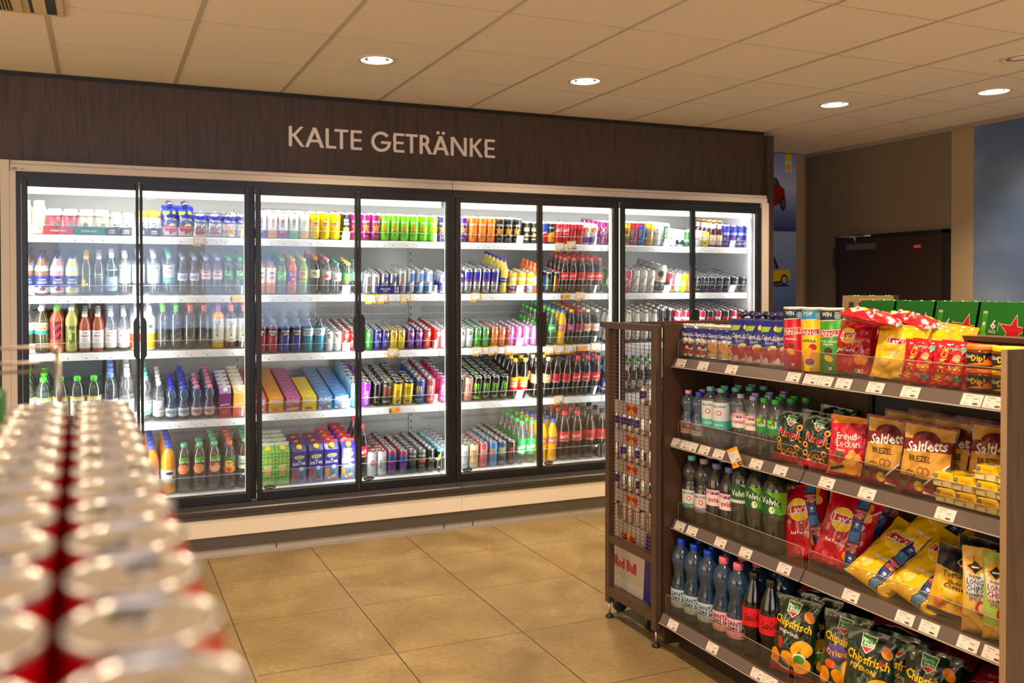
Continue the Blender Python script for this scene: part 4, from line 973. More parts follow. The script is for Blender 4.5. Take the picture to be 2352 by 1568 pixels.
KB('fan', 'soft_drink_bottle', 'half-litre orange soda, blue cap', 'coke', .0325, .25, liquid(246, 190, 20), P(60, 110, 220), (.38, .60, P(240, 120, 30), [('Q', P(30, 40, 120), [(-26, -14), (26, -8), (26, 12), (-26, 6)]), ('T', W_, 'FANTA', 0, 0, 14, 6, 44)]), liq=liquid(246, 180, 14), fill=.85)
KB('mzb', 'soft_drink_bottle', 'half-litre dark soda, amber cap', 'coke', .0325, .25, CK, P(250, 180, 40), (.38, .62, P(90, 40, 140), [('O', RED, 0, -6, 22, 14), ('O', ORANGE, 2, -4, 14, 10), ('T', W_, 'mezzo mix', 0, 16, 8)]), liq=CK)
KB('mz4', 'soft_drink_bottle', 'tall mezzo mix bottle, orange cap', 'coke', .036, .285, CK, P(250, 176, 40), (.20, .56, P(240, 110, 30), [('R', YEL, 0, 38, 300, 24), ('T', W_, 'mezzo', 0, 14, 18, 0, 60), ('T', W_, 'mix', 4, -8, 22), ('R', RED, 0, -38, 300, 22)]), liq=CK)
KB('sp5', 'soft_drink_bottle', 'litre clear soda, green cap', 'coke', .0385, .30, PET, P(60, 190, 100), (.22, .60, P(34, 150, 70), [('T', W_, 'Sprite', 0, 0, 28, 14, 68, .2), ('R', YEL, 0, -30, 40, 2)]))
KB('fa5', 'soft_drink_bottle', 'litre orange soda, blue cap', 'coke', .040, .30, liquid(250, 190, 10), P(60, 110, 220), (.42, .60, P(240, 110, 30), [('Q', P(30, 40, 120), [(-30, -16), (32, -8), (32, 16), (-30, 8)]), ('T', W_, 'FANTA', 0, 0, 19, 6, 56)]), liq=liquid(250, 178, 8), fill=.9)
KC('car', BE, 'green can with white diamond', 'A', G(40, 130, 60), [('Q', W_, [(0, 20), (28, 80), (0, 150), (-28, 80)]), ('T', P(30, 100, 50), 'Garten', 0, 84, 10, 10), ('O', P(200, 180, 90), 0, 128, 7)])
KC('kar', BE, 'red can, white script', 'A', G(206, 24, 44), [('O', W_, -6, 100, 10), ('T', W_, 'Karlsberg', 0, 60, 14, 62, 80)])
KC('gur', BE, 'white can, diagonal gold lettering', 'A', P(230, 228, 222), [('T', P(60, 56, 48), 'GÖSSUR', 0, 86, 18, 60, 100), ('R', P(190, 160, 90), 14, 30, 60, 7, 60)])
KC('fax', BE, 'large black and gold keg can', 'X', P(220, 214, 200), [('R', BLACK, 0, 40, 300, 80), ('O', BLACK, 2, 140, 27), ('N', P(180, 170, 120), 2, 140, 22, 3), ('T', RED, 'FAXE', 0, 104, 20, 10, 60), ('N', P(190, 190, 180), 2, 54, 25, 3)])
for key, c, n, d in (('zo1', (206, 50, 70), 'ZOMBIE', 'pink sleek can lettered ZOMBIE'), ('zo2', (130, 200, 180), 'SWIMMI', 'mint sleek can'), ('zo3', (240, 214, 20), 'PINA', 'yellow sleek can'), ('zo4', (244, 150, 80), 'SUNRI', 'orange sleek can')):
    KC(key, SL, d, 'D', P(*c), [('T', W_, n, 0, 66, 16, 90, 92), ('R', P(240, 190, 60), 0, 16, 200, 8)])
for key, c2, d in (('jd0', (230, 220, 60), 'short black can, yellow mark'), ('jd1', (200, 40, 50), 'short black can, red foot'), ('jd2', (180, 30, 110), 'short black can, magenta foot'), ('jd3', (190, 60, 60), 'short dark grey can, red mark')):
    KC(key, SL, d, 'C', G(26, 26, 28), [('T', P(200, 200, 196), "Jack", 0, 82, 10), ('R', P(120, 120, 120), 0, 66, 40, 2), ('T', P(200, 200, 200), '7', 0, 56, 8), ('R', P(*c2), 0, 22, 50, 7)])
# third shelf
KB('hc1', 'water_bottle', 'pale yellow drink, HOHES WATER label', 'round', .038, .26, clear(238, 238, 207, .7, haze=.05), WHITE, (.42, .68, P(226, 230, 220), [('T', K_, 'hohes C', 0, 18, 12, 0, 52), ('R', YEL, 0, 0, 44, 14), ('T', P(40, 90, 60), 'WATER', 0, 0, 10, 0, 42), ('R', P(60, 160, 150), 0, -22, 300, 22)]), liq=clear(234, 234, 198, .7, haze=.05))
KB('hib', 'soft_drink_bottle', 'coral drink bottle, green cap', 'round', .040, .26, liquid(222, 110, 84), P(110, 220, 50), (.3, .7, clear(242, 202, 194, .7, haze=.05), [('R', P(240, 70, 100), -4, 20, 60, 16, 40), ('R', P(240, 70, 100), 4, -20, 60, 16, 40)]), liq=liquid(222, 110, 84))
KB('lem', 'soft_drink_bottle', 'cloudy lemon drink, white cap', 'round', .034, .26, liquid(206, 204, 110), WHITE, (.2, .6, clear(239, 238, 202, .7, haze=.05), [('R', LIME, -4, 0, 20, 66), ('T', W_, 'LEMON', -4, 0, 13, 90, 60), ('O', P(250, 180, 20), 16, 20, 9)]), liq=liquid(206, 204, 110))
for key, c, n, d in (('vi1', (176, 96, 70), 'HYDRATE', 'amber vitamin drink, white label'), ('vi2', (170, 176, 168), 'RELOAD', 'clear vitamin drink, white label')):
    KB(key, 'vitamin_drink_bottle', d, 'round', .034, .22, liquid(*c) if key == 'vi1' else PET, WHITE, (.1, .58, P(238, 230, 228), [('T', P(120, 110, 110), 'VITAMIN', 0, 38, 6), ('T', P(110, 50, 40), n, 0, 20, 9, 0, 44), ('R', P(170, 150, 140), 0, 4, 36, 2), ('R', P(170, 150, 140), 0, -4, 36, 2), ('R', P(170, 150, 140), 0, -12, 36, 2)]), liq=liquid(*c) if key == 'vi1' else None)
KB('ac1', 'juice_bottle', 'white and orange ACTIVE juice bottle', 'act', .036, .25, P(240, 236, 230), WHITE, (.05, .72, P(238, 234, 228), [('R', P(240, 90, 30), 0, -40, 300, 90), ('T', W_, 'ACTIVE', -4, -34, 15, 90, 80), ('O', P(20, 110, 50), 4, 44, 14, 12)]), liq=P(240, 236, 230))
KB('ac2', 'juice_bottle', 'white and yellow juice bottle', 'act', .036, .25, P(240, 236, 230), WHITE, (.05, .72, P(244, 236, 210), [('R', P(250, 190, 30), 0, -40, 300, 90), ('O', P(250, 210, 60), 2, -30, 20, 30), ('O', P(20, 110, 50), 4, 50, 14, 12)]), liq=P(240, 236, 230))
act = lambda c, cc=P(40, 50, 80): [('T', P(40, 150, 230), 'O2', 0, 50, 20), ('T', cc, 'ACTIVE', 0, 2, 17, 90, 84), ('T', c, 'KIWI', 0, -56, 8)]
for key, cap, c, tc, lq, d in (('aog', (120, 230, 40), (150, 210, 60), (40, 50, 80), None, 'clear ACTIVE bottle, lime cap'), ('aor', (246, 110, 110), (240, 110, 90), (40, 50, 80), None, 'clear ACTIVE bottle, coral cap'), ('aoy', (206, 110, 220), (250, 240, 200), (40, 60, 100), (244, 180, 20), 'yellow ACTIVE bottle, violet cap'), ('aok', (248, 130, 130), (220, 60, 90), (40, 60, 70), (84, 50, 56), 'dark ACTIVE bottle, coral cap')):
    lq_ = liquid(*lq) if lq else None
    KB(key, 'water_bottle', d, 'act', .037, .265, lq_ or PET, P(*cap), (.15, .70, clear(239, 243, 247, .7, haze=.05) if not lq else P(234, 232, 214), act(P(*c), P(*tc))), liq=lq_)
for key, c, d, lab in (('pw1', (150, 30, 50), 'dark red sports drink bottle', (70, 30, 40)), ('pw2', (50, 60, 150), 'deep blue sports drink bottle', (40, 40, 60)), ('pw3', (20, 140, 170), 'turquoise sports drink bottle', (214, 232, 236))):
    KB(key, 'sports_drink_bottle', d, 'round', .036, .215, clear(238, 241, 243, .7, haze=.05), clear(232, 234, 236, .7, haze=.05), (.50, .72, P(*lab), [('T', P(240, 240, 240) if key != 'pw3' else BLUE, 'POWER', 0, 8, 13, 0, 46), ('T', P(240, 240, 240) if key != 'pw3' else BLUE, 'ADE', 0, -10, 12)]), liq=liquid(*c), fill=.8)
for key, c, d in (('rew', (214, 214, 216), 'silver edition can'), ('rer', (222, 44, 40), 'red edition can'), ('reg', (56, 170, 60), 'green edition can'), ('reb', (50, 50, 160), 'indigo edition can'), ('rey', (246, 206, 10), 'yellow edition can'), ('rep', (120, 40, 150), 'violet edition can'), ('reo', (244, 130, 30), 'orange edition can'), ('rek', (222, 120, 190), 'pink edition can')):
    KC(key, 'edition_energy_can', d, 'B', G(*c), redb_ed(0), lid=S(70, 74, 120, .3, .6))
# beer bottles
BR = liquid(32, 16, 8)
KB('krb', 'beer_bottle', 'brown beer bottle, white neck foil', 'beer', .031, .24, BR, P(226, 222, 210), (.10, .44, P(232, 230, 224), [('T', P(120, 100, 60), 'Pils', 0, 0, 14, 10), ('R', P(190, 170, 110), 0, 24, 30, 3)]), liq=BR, collar=(.60, .90, .82, .40, P(232, 228, 218)))
KB('krg', 'beer_bottle', 'dark beer bottle, bare brown neck', 'beer', .031, .25, BR, P(214, 214, 210), (.1, .44, P(224, 222, 214), []), liq=BR)
KB('bec', 'beer_bottle', 'green beer bottle, oval label', 'beer', .031, .235, liquid(20, 50, 24), P(60, 180, 70), (.10, .44, P(20, 50, 24), [('O', W_, 0, 0, 24, 34), ('N', RED, 0, 0, 22, 3, 1.4), ('T', K_, "BECK'S", 0, 0, 11, 0, 36)]), liq=liquid(20, 50, 24), collar=(.70, .90, .50, .40, P(230, 226, 220)))
KB('blu', 'beer_bottle', 'brown beer bottle, blue label', 'beer', .032, .26, BR, P(60, 70, 150), (.10, .44, P(20, 60, 170), [('O', P(230, 190, 60), 0, 4, 16, 20), ('R', W_, 0, -30, 60, 8)]), liq=BR, collar=(.60, .74, .8, .45, P(110, 160, 220)))
# fourth shelf
KB('v6', 'water_bottle', 'large clear bottle, lime cap', 'dome', .043, .285, clear(230, 243, 238, .7, haze=.05), P(90, 220, 70), (.2, .62, P(226, 230, 214), [('T', K_, 'Volvic', 0, 30, 16), ('O', P(120, 190, 30), 0, 6, 20, 14), ('R', YEL, 0, 52, 300, 8)]))
KB('b6', 'water_bottle', 'large clear bottle, pale blue cap', 'dome', .042, .30, clear(219, 228, 240, .7, haze=.05), P(120, 160, 240), (.2, .5, P(214, 222, 234), []))
KB('w6', 'water_bottle', 'large clear bottle, white cap', 'bubble', .040, .30, PET, P(230, 232, 234), (.2, .48, P(226, 230, 232), gst))
KB('t6', 'water_bottle', 'bulbous clear bottle, teal cap', 'bubble', .040, .27, PET, P(120, 214, 190), (.16, .48, P(224, 230, 230), [('R', P(80, 190, 175), 0, -26, 300, 20)]+gst))
KB('acp', 'water_bottle', 'clear bottle lettered PANNA', 'dome', .033, .235, PET, P(228, 226, 226), (.12, .55, P(214, 222, 226), [('Z', RED, 0, 22, 6, 0, .5, 4), ('T', P(220, 90, 70), 'PANNA', 0, -4, 15, 0, 50), ('T', P(220, 90, 70), 'ACQUA', 0, 11, 5)]))
se = lambda bg: (.11, .36, bg, [('T', P(30, 34, 60), 'SANTA', 0, 14, 11, -4, 44), ('T', P(30, 34, 60), 'EMILIA', 0, 1, 11, -4, 48), ('O', ORANGE, 0, -11, 3)])
KB('seb', 'water_bottle', 'blue waisted bottle, blue cap', 'hour', .0335, .205, PETB, P(50, 70, 240), se(P(206, 222, 236)))
KB('sep', 'water_bottle', 'blue waisted bottle, pink cap', 'hour', .0335, .205, PETB, P(246, 150, 180), se(P(246, 196, 204)))
K('bt1', 'drink_carton', 'carton', 'purple iced tea carton', build_carton, .068, .068, .195, P(130, 40, 120), [('Q', P(200, 40, 70), [(-40, 0), (40, 0), (40, 60), (-40, 60)]), ('T', W_, 'BraTee', 0, 84, 13, 8, 50, .2), ('N', W_, 0, 34, 12, 2, .7)], WHITE, WHITE, top=P(170, 150, 210))
K('bt2', 'drink_carton', 'carton', 'orange iced tea carton', build_carton, .068, .068, .195, P(250, 180, 60), [('Q', P(244, 90, 70), [(-40, 0), (40, 0), (40, 60), (-40, 60)]), ('T', W_, 'BraTee', 0, 84, 13, 8, 50, .2), ('N', P(250, 220, 180), 0, 34, 12, 2, .7)], WHITE, WHITE, top=P(240, 214, 130))
for key, c, c2, d in (('dlr', (236, 100, 130), (220, 40, 70), 'pink DURST LÖSCHER carton'), ('dlo', (252, 166, 10), (240, 110, 20), 'orange DURST LÖSCHER carton'), ('dlm', (206, 80, 160), (240, 220, 60), 'magenta DURST LÖSCHER carton'), ('dly', (250, 214, 0), (200, 90, 40), 'yellow DURST LÖSCHER carton'), ('dlb', (60, 130, 190), (200, 70, 80), 'blue DURST LÖSCHER carton')):
    K(key, 'drink_brick_carton', 'carton', d, build_brick, .092, .060, .090, G(*c), [('T', W_, 'DURST', 0, 74, 17, 0, 78), ('T', W_, 'LÖSCHER', 0, 57, 14, 0, 78), ('R', W_, -14, 42, 40, 2), ('O', P(*c2), 0, 16, 30, 9), ('O', YEL, 26, 20, 9), ('O', W_, -32, 12, 6)], [('T', W_, 'DURST', 0, -6, 8, 0, 46), ('R', W_, 0, -24, 84, 1.5), ('R', W_, 26, 8, 12, 2), ('O', P(*c2), -26, 4, 7, 4)])
KC('gob', EN, 'pale blue can, blue vertical lettering', 'A', G(130, 190, 222), [('T', P(40, 70, 130), 'GÖNRGY', 2, 66, 14, 90, 96)])
KC('gop', EN, 'purple can, white vertical lettering', 'A', G(160, 50, 190), [('T', W_, 'GÖNRGY', 2, 66, 16, 90, 104)], lid=S(214, 190, 110, .3, .8))
KC('blk', 'black_energy_can', 'slim black can, gold lettering', 'E', G(24, 22, 22), [('T', P(200, 160, 90), 'HELL', 0, 66, 12), ('R', P(230, 150, 50), 0, 30, 26, 3)])
KC('mnc', EN, 'camouflage can, red claw mark', 'A', P(54, 58, 44), [('O', P(150, 140, 110), -14, 140, 14, 9), ('O', P(200, 190, 170), 12, 128, 10, 7), ('O', P(30, 30, 26), 16, 40, 14, 10), ('O', P(150, 140, 110), -14, 28, 12, 8)]+claw(P(224, 30, 40)))
KC('mny', EN, 'yellow can, black lid', 'A', G(250, 214, 10), [('R', P(200, 150, 20), 0, 80, 20, 60), ('R', K_, 6, 34, 30, 8, 30), ('R', P(60, 90, 200), 0, 20, 26, 8, -20)], lid=BLACK, top=BLACK)
KC('mny2', EN, 'yellow can, thin claw mark', 'A', G(250, 214, 10), claw(P(120, 90, 10), P(140, 110, 20))+[('R', P(60, 90, 200), 0, 22, 36, 6, -20), ('R', RED, 6, 30, 26, 5, -20)], lid=BLACK, top=BLACK)
KC('mnb', EN, 'blue can, yellow claw mark', 'A', P(50, 76, 150), claw(P(240, 226, 30)))
KC('mnr', EN, 'coral red can, mint claw mark', 'A', G(224, 64, 74), claw(P(170, 220, 190)))
KC('mnk', EN, 'hot pink can, pale claw mark', 'A', G(214, 60, 140), claw(P(180, 220, 220)), lid=S(150, 60, 120, .3, .6))
KC('mlb', EN, 'black can, pale blue claw mark', 'A', G(20, 22, 26), claw(P(130, 190, 230)))
KC('mpe', EN, 'peach can, grey claw mark', 'A', G(240, 160, 136), claw(P(120, 90, 90), P(120, 90, 90)))
KC('mlz', EN, 'black can, lime lid and claw', 'A', G(16, 16, 18), claw(P(140, 226, 20))+[('R', P(140, 226, 20), 0, 20, 200, 9)], lid=LIME)
KC('mgr', EN, 'black can, green claw mark', 'A', G(16, 16, 18), claw(P(120, 224, 20)))
KC('mgx', EN, 'black can, long green claw mark', 'A', G(16, 16, 18), [('R', P(120, 224, 20), 0, 130, 6, 20), ('R', P(120, 224, 20), -14, 130, 5, 18)]+claw(P(110, 220, 20)), lid=BLACK)
# bottom shelf
KB('orb', 'juice_bottle', 'orange juice bottle, tall, blue cap', 'dome', .044, .30, liquid(248, 160, 20), P(50, 90, 220), (.24, .50, P(236, 232, 226), [('O', P(60, 50, 40), 0, 18, 24, 9), ('O', RED, 26, -12, 8)]), liq=liquid(248, 160, 20), fill=.86)
fz = [('Q', P(90, 180, 20), [(-30, 44), (10, 60), (34, 50), (34, 26), (-20, 30)]), ('T', W_, 'fuze tea', 6, 28, 14, 0, 60), ('O', P(244, 150, 90), 0, -18, 34, 30), ('O', P(236, 110, 50), -8, 4, 14, 10)]
KB('fuz', 'iced_tea_bottle', 'iced tea, mint cap, peach label', 'dome', .042, .30, clear(234, 224, 215, .7, haze=.05), P(120, 214, 150), (.36, .74, clear(228, 211, 198, .7, haze=.05), fz, 1.012, 1.012))
KB('fu2', 'iced_tea_bottle', 'iced tea, mint cap, berry label', 'dome', .042, .30, clear(234, 224, 215, .7, haze=.05), P(120, 214, 150), (.36, .74, clear(228, 211, 198, .7, haze=.05), fz+[('O', P(170, 40, 40), -14, 4, 12, 12), ('O', P(240, 190, 140), 4, -24, 24, 18)], 1.012, 1.012))
KB('li5', 'iced_tea_bottle', 'iced tea, orange cap, yellow oval', 'dome', .038, .30, clear(232, 219, 211, .7, haze=.05), P(250, 120, 70), (.36, .70, P(60, 110, 40), [('O', ORANGE, 0, -28, 40, 26), ('O', P(250, 220, 40), 0, 4, 26, 20), ('O', RED, 0, 4, 22, 11), ('T', W_, 'Lipton', 0, 4, 12, 0, 36), ('O', P(200, 60, 20), 2, -34, 14, 11)]))
KB('vo5', 'iced_tea_bottle', 'brown tea bottle, Volvic label', 'dome', .042, .31, clear(228, 207, 190, .7, haze=.05), P(90, 200, 120), (.40, .66, P(232, 226, 206), [('T', P(20, 110, 70), 'Volvic', 0, 14, 20, 0, 62), ('R', P(60, 160, 80), 0, -8, 60, 14, 6)]), liq=clear(219, 194, 177, .7, haze=.05))
lf = [('O', P(196, 232, 130), -36+24*(k % 4), 216-22*(k//4), 9, 4.5, 40 if k % 2 else -40) for k in range(32)]
gt = lf+[('Q', P(140, 200, 60), [(-60, 0), (60, 0), (60, 56), (-60, 30)]), ('Q', P(226, 220, 150), [(-26, 130), (24, 136), (18, 64), (-20, 60)]), ('Q', P(232, 190, 90), [(-24, 112), (22, 112), (18, 66), (-20, 62)]), ('R', P(240, 220, 30), 0, 160, 50, 12, 4), ('T', GREEN, 'pfanner', 0, 160, 9, 4, 44), ('T', W_, 'GRÜNE', 6, 20, 13, 0, 66), ('O', P(80, 170, 60), -22, 92, 12, 6, 30)]
K('gre', 'iced_tea_carton', 'carton', 'green leaf-pattern tea carton', build_carton, .088, .088, .265, G(110, 190, 70), gt, YEL, WHITE)
def ice(c, dr): return [('O', P(120, 150, 230), 0, 168, 32, 16), ('Q', P(110, 130, 180), [(-60, 0), (60, 0), (60, 92), (-60, 92)]), ('Q', P(40, 40, 150), [(-60, 86), (60, 94), (60, 110), (-60, 104)]), ('R', P(240, 214, 20), 2, 170, 60, 15, 5), ('T', P(40, 110, 40), 'pfanner', 2, 170, 10, 5, 54), ('T', W_, 'iceTea', 0, 132, 26, 4, 78), ('Q', dr, [(-40, 84), (-14, 88), (-18, 30), (-34, 30)]), ('O', W_, 16, 92, 15, 13), ('O', c, 16, 32, 16, 9, 20), ('O', c, -12, 20, 9), ('O', P(60, 130, 60), 10, 54, 6, 14, -20), ('R', P(150, 20, 60), 10, 8, 60, 5, 4)]
K('icb', 'iced_tea_carton', 'carton', 'blue iceTea carton with cherries', build_carton, .090, .088, .26, G(44, 40, 150), ice(P(110, 24, 34), P(214, 70, 40)), YEL, P(120, 30, 60))
K('icp', 'iced_tea_carton', 'carton', 'blue iceTea carton with peach', build_carton, .090, .088, .26, G(44, 40, 150), ice(P(246, 190, 20), P(240, 160, 30)), YEL, P(190, 40, 50))
KC('efs', EN, 'silver can with red disc', 'A', P(186, 188, 190), [('O', RED, 0, 90, 18), ('T', W_, 'TAKE', 0, 94, 7), ('T', W_, 'OFF', 0, 84, 7)], lid=RED)
KC('eff', EN, 'silver can lettered effect, red dots', 'A', P(206, 206, 204), [('T', K_, 'effect', -10, 76, 18, 90, 80)]+[('O', RED, 10+10*(k % 2), 36+15*(k//2), 3.6) for k in range(14)], lid=RED)
KC('fly', EN, 'red-topped blue horse can', 'A', P(60, 60, 130), [('Q', P(30, 50, 160), [(-14, 110), (18, 116), (10, 80), (-16, 92)]), ('O', RED, -8, 86, 16, 6), ('T', P(220, 50, 60), 'FLYING', 0, 56, 14, 6, 56), ('T', P(220, 50, 60), 'HORSE', 0, 32, 14, 6, 52)], top=RED)
KC('flb', EN, 'slim blue horse can', 'E', P(70, 70, 140), [('Q', P(30, 50, 160), [(-12, 110), (16, 116), (8, 84), (-12, 92)]), ('T', P(220, 50, 60), 'FLYING', 0, 64, 12, 6, 46), ('T', P(220, 50, 60), 'HORSE', 0, 44, 12, 6, 44)], top=RED)
KC('noc', 'black_energy_can', 'charcoal NOCCO can, black lid', 'E', P(44, 46, 48), [('T', W_, 'NOCCO', 0, 118, 14, 0, 52), ('R', P(110, 112, 114), 0, 80, 60, 6, 12), ('R', P(110, 112, 114), 0, 66, 60, 4, 12)], lid=BLACK, top=P(120, 122, 124))
KC('noo', 'black_energy_can', 'charcoal NOCCO can, orange band', 'E', P(56, 58, 60), [('T', W_, 'NOCCO', 0, 118, 14, 0, 52), ('R', P(244, 130, 50), 0, 84, 60, 9, 8), ('R', P(226, 70, 40), 0, 74, 60, 6, 8), ('T', P(250, 180, 40), 'BCAA', 0, 50, 8)], lid=BLACK, top=P(120, 122, 124))
KC('goy', 'black_energy_can', 'black can with gold crescent', 'E', G(30, 32, 34), [('O', P(236, 170, 40), 0, 96, 12), ('O', G(30, 32, 34), 4, 100, 10), ('R', P(200, 150, 60), 0, 76, 30, 3)])
KC('gob2', 'black_energy_can', 'black can, turquoise rim', 'E', G(26, 30, 34), [('O', P(236, 170, 40), 0, 96, 8, 24, -14), ('O', P(250, 220, 80), 0, 28, 5)], top=P(90, 200, 220), lid=P(120, 214, 230))
KC('wht', EN, 'plain silver-white can', 'A', P(212, 214, 214), [('T', P(150, 155, 160), 'ULTRA', 0, 80, 12, 90)])
KC('mwh', EN, 'white can, grey claw mark', 'A', P(224, 226, 228), claw(P(130, 134, 140), P(110, 114, 120)))
KC('mcr', EN, 'cream can, crimson claw mark', 'A', P(240, 214, 156), claw(P(180, 30, 60), P(110, 20, 50), 'PUNCH'))
KC('mro', EN, 'rose can, pale claw mark', 'A', G(220, 90, 100), claw(P(240, 190, 190), P(150, 30, 50)))
KC('mbo', EN, 'blue can, orange claw mark', 'A', G(30, 130, 200), claw(P(250, 160, 40), P(240, 130, 40), 'JUICE'))
KC('mdb', EN, 'dark can, yellow and teal claw', 'A', P(30, 60, 110), [('R', P(60, 150, 150), 0, 110, 60, 50)]+claw(P(240, 190, 40), P(240, 190, 40), 'JUICED'))
KC('mbr', EN, 'black can, red claw mark', 'A', G(28, 24, 26), claw(P(210, 40, 60), P(200, 60, 70)))
KC('pkc', SO, 'short red and white can', 'C', G(206, 40, 60), [('R', W_, 0, 60, 60, 18)])
KC('bkc', SO, 'short black and red can', 'C', G(30, 26, 28), [('R', RED, 0, 60, 60, 18)])

ORD = ['first', 'second', 'third', 'fourth', 'fifth', 'sixth', 'seventh', 'eighth', 'ninth', 'tenth']
BACKW = ['front', 'second', 'third', 'fourth', 'fifth', 'sixth', 'seventh', 'eighth', 'ninth', 'tenth']
def model(key):
    k = KINDS[key]
    if k[6] is None: k[6] = k[3](k[0], *k[4], **k[5])
    return k
def halfw(key):
    n = KINDS[key]; f, a = n[3], n[4]
    if f is build_can: return CAN[a[0]][0]
    if f is build_bottle: return a[1]*(1.015)
    if f is build_cup: return n[5].get('r', .042)
    return a[0]/2
def depthw(key):
    n = KINDS[key]; f, a = n[3], n[4]
    if f in (build_carton, build_brick): return a[1]
    if f in (build_bag, build_pouch): return a[2]+.006
    return 2*halfw(key)
DOORX = [(.202, 'first'), (.84, 'second'), (1.488, 'third'), (2.13, 'fourth'), (2.766, 'fifth'), (3.395, 'sixth'), (4.028, 'seventh'), (9, 'eighth')]
def files(lev, text):
    """one shelf of files; each entry 'x model how-many-deep'"""
    ent = [e.split() for e in text.split('|')]; cnt = {}; last = None; rows = []
    for e in ent:
        x, key, n = float(e[0]), e[1], int(e[2]); hw = halfw(key)
        if last is not None and x-hw < last+.0008: x = last+hw+.0008
        last = x+hw; rows.append((x, key, n, e[3:]))
    tot = {}
    for x, key, n, ex in rows:
        dn = next(nm for lim, nm in DOORX if x < lim); tot[(dn, key)] = tot.get((dn, key), 0)+1
    for x, key, n, ex in rows:
        z = LEV[lev]
        if lev == 'third' and x < .85: z = 1.19
        if lev == 'fourth' and x < .85: z = .765
        tl = TILT[lev]
        dn = next(nm for lim, nm in DOORX if x < lim); cnt[(dn, key)] = cnt.get((dn, key), 0)+1
        name, cat, desc = KINDS[key][:3]; md = model(key)[6]; pitch = depthw(key)+.0012
        rz = -math.atan2(x, 5.56)*.8
        layers = 2 if 'two' in ex else 1
        for i in range(n):
            y0 = 5.542+(depthw(key)/2+.002+i*pitch)*math.cos(tl)
            if y0 + depthw(key)/2 > 6.105: break
            for ly in range(layers):
                fixed = KINDS[key][3] in (build_carton, build_brick, build_bag, build_pouch)
                a = (0 if fixed else rz+random.uniform(-.22, .22))
                hh = ly*(CAN['C'][1]+.0006)
                zz = z+(y0-5.53)*math.tan(tl)+.0008
                M4 = place_at(x, y0-hh*math.sin(tl), zz+hh*math.cos(tl), 0, tl) @ Matrix.Rotation(a, 4, 'Z')
                t_ = tot[(dn, key)]; c_ = cnt[(dn, key)]
                fl = 'its file' if t_ == 1 else '%s such file' % ORD[c_-1]
                lab = '%s, %s%s of %s, %s shelf, %s door' % (desc, 'upper ' if layers == 2 and ly else 'lower ' if layers == 2 else '', BACKW[i] if i == 0 else BACKW[i]+' back', fl, lev, dn)
                md.place(M4, lab, cat, '%ss on the %s cooler shelf' % (cat, lev))
files('top', '''-0.401 food2 2|-0.348 food 2|-0.273 sbr 2|-0.193 sbr 2|-0.106 sbg 2|-0.026 sbg 2|0.057 lat 2|0.138 lat 2|0.228 lao 2|0.291 lao 3|0.383 cps 3|0.468 cps 3|0.545 cpk 3|0.619 cpk 3|0.692 cpo 3|0.773 cpo 3''')
files('top', '''0.927 v1 4|0.983 v2 4|1.047 v3 4|1.107 v4 4|1.171 v5 4|1.236 lip 3|1.295 lip 3|1.354 lip 2|1.432 evl 4|1.499 rkm 4|1.585 rkm 4|1.635 rkm 4|1.703 rkl 3|1.771 rkl 3|1.838 rkl 3|1.908 rkl 2|1.976 rkl 2|2.046 rkl 2|2.138 rkp 4''')
files('top', '''2.284 rkp 3|2.356 rko 3|2.422 rko 3|2.489 rko 4|2.560 rkb 4|2.627 rkb 4|2.691 rkb 4|2.762 sod 4|2.821 sod2 4|2.902 spe 3|2.946 spk 3|3.006 ccr 4|3.066 ccr 4|3.126 ccz 4|3.182 ccz 4|3.245 mzm 4|3.306 mzm 4|3.391 mxm 5|3.446 mxw 5''')
files('top', '''3.580 des 4|3.641 dur 4|3.714 ene 4|3.787 pau 4|3.856 kro 4|3.927 vel 4|3.993 cor 3|4.065 cox 3|4.133 hei 4|4.230 cor 2|4.274 ylb 4|4.334 deb 5|4.406 deb 4|4.466 sc1 4|4.527 sc2 4|4.594 sc3 4|4.670 wod 4|4.743 wor 4''')
files('second', '''-0.395 mka 3|-0.327 mka 3|-0.248 mer 3|-0.166 mva 3|-0.094 clg 4|-0.019 clw 4|0.052 vel2 4|0.126 ger 3|0.203 ger 4|0.289 ger 4|0.376 get 5|0.453 vio 4|0.522 vio 4|0.588 evi 4|0.655 evi 4|0.723 vol 3|0.789 vol 3''')
files('second', '''0.917 oj1 4|0.971 oj1 5|1.039 mtd 5|1.113 tpe 5|1.182 tle 4|1.257 spz 5|1.332 pnk 4|1.400 grn 4|1.475 yel 4|1.542 grn 3|1.607 rbs 2|1.660 rbs 4|1.722 rbb 4|1.780 rbb 3|1.844 rls 4|1.902 rlb 3|1.966 rlb 4|2.029 rlb 2|2.138 rbn 3''')
files('second', '''2.256 rbn 4|2.316 rbl 4|2.378 rbl 5|2.441 rbl 5|2.504 rbl 4|2.574 sch 6|2.653 pu1 3|2.725 pu2 3|2.794 pu3 3|2.845 apr 5|2.932 fk1 4|2.997 fk2 4|3.058 co2 4|3.126 co2 4|3.198 cz2 5|3.270 co2 5|3.339 co2 5|3.435 car 4''')
files('second', '''3.592 kar 4|3.653 gur 3|3.717 gur 3|3.787 gur 4|3.887 fax 4|3.974 zo1 4|4.033 zo2 4|4.093 zo3 4|4.151 zo4 4|4.230 jd0 4|4.287 jd1 4|4.359 jd2 4|4.427 jd2 3|4.497 jd3 4|4.580 jd3 5|4.658 jd1 6|4.734 jd3 6''')
files('third', '''-0.395 hc1 3|-0.323 hc1 3|-0.244 hib 3|-0.168 lem 4|-0.101 vi1 4|-0.033 vi1 4|0.035 vi2 4|0.102 vi2 4|0.162 ac1 4|0.264 ac2 4|0.333 aog 3|0.411 aog 3|0.494 aor 3|0.575 aor 3|0.658 aoy 3|0.734 aok 3|0.807 aok 3''')
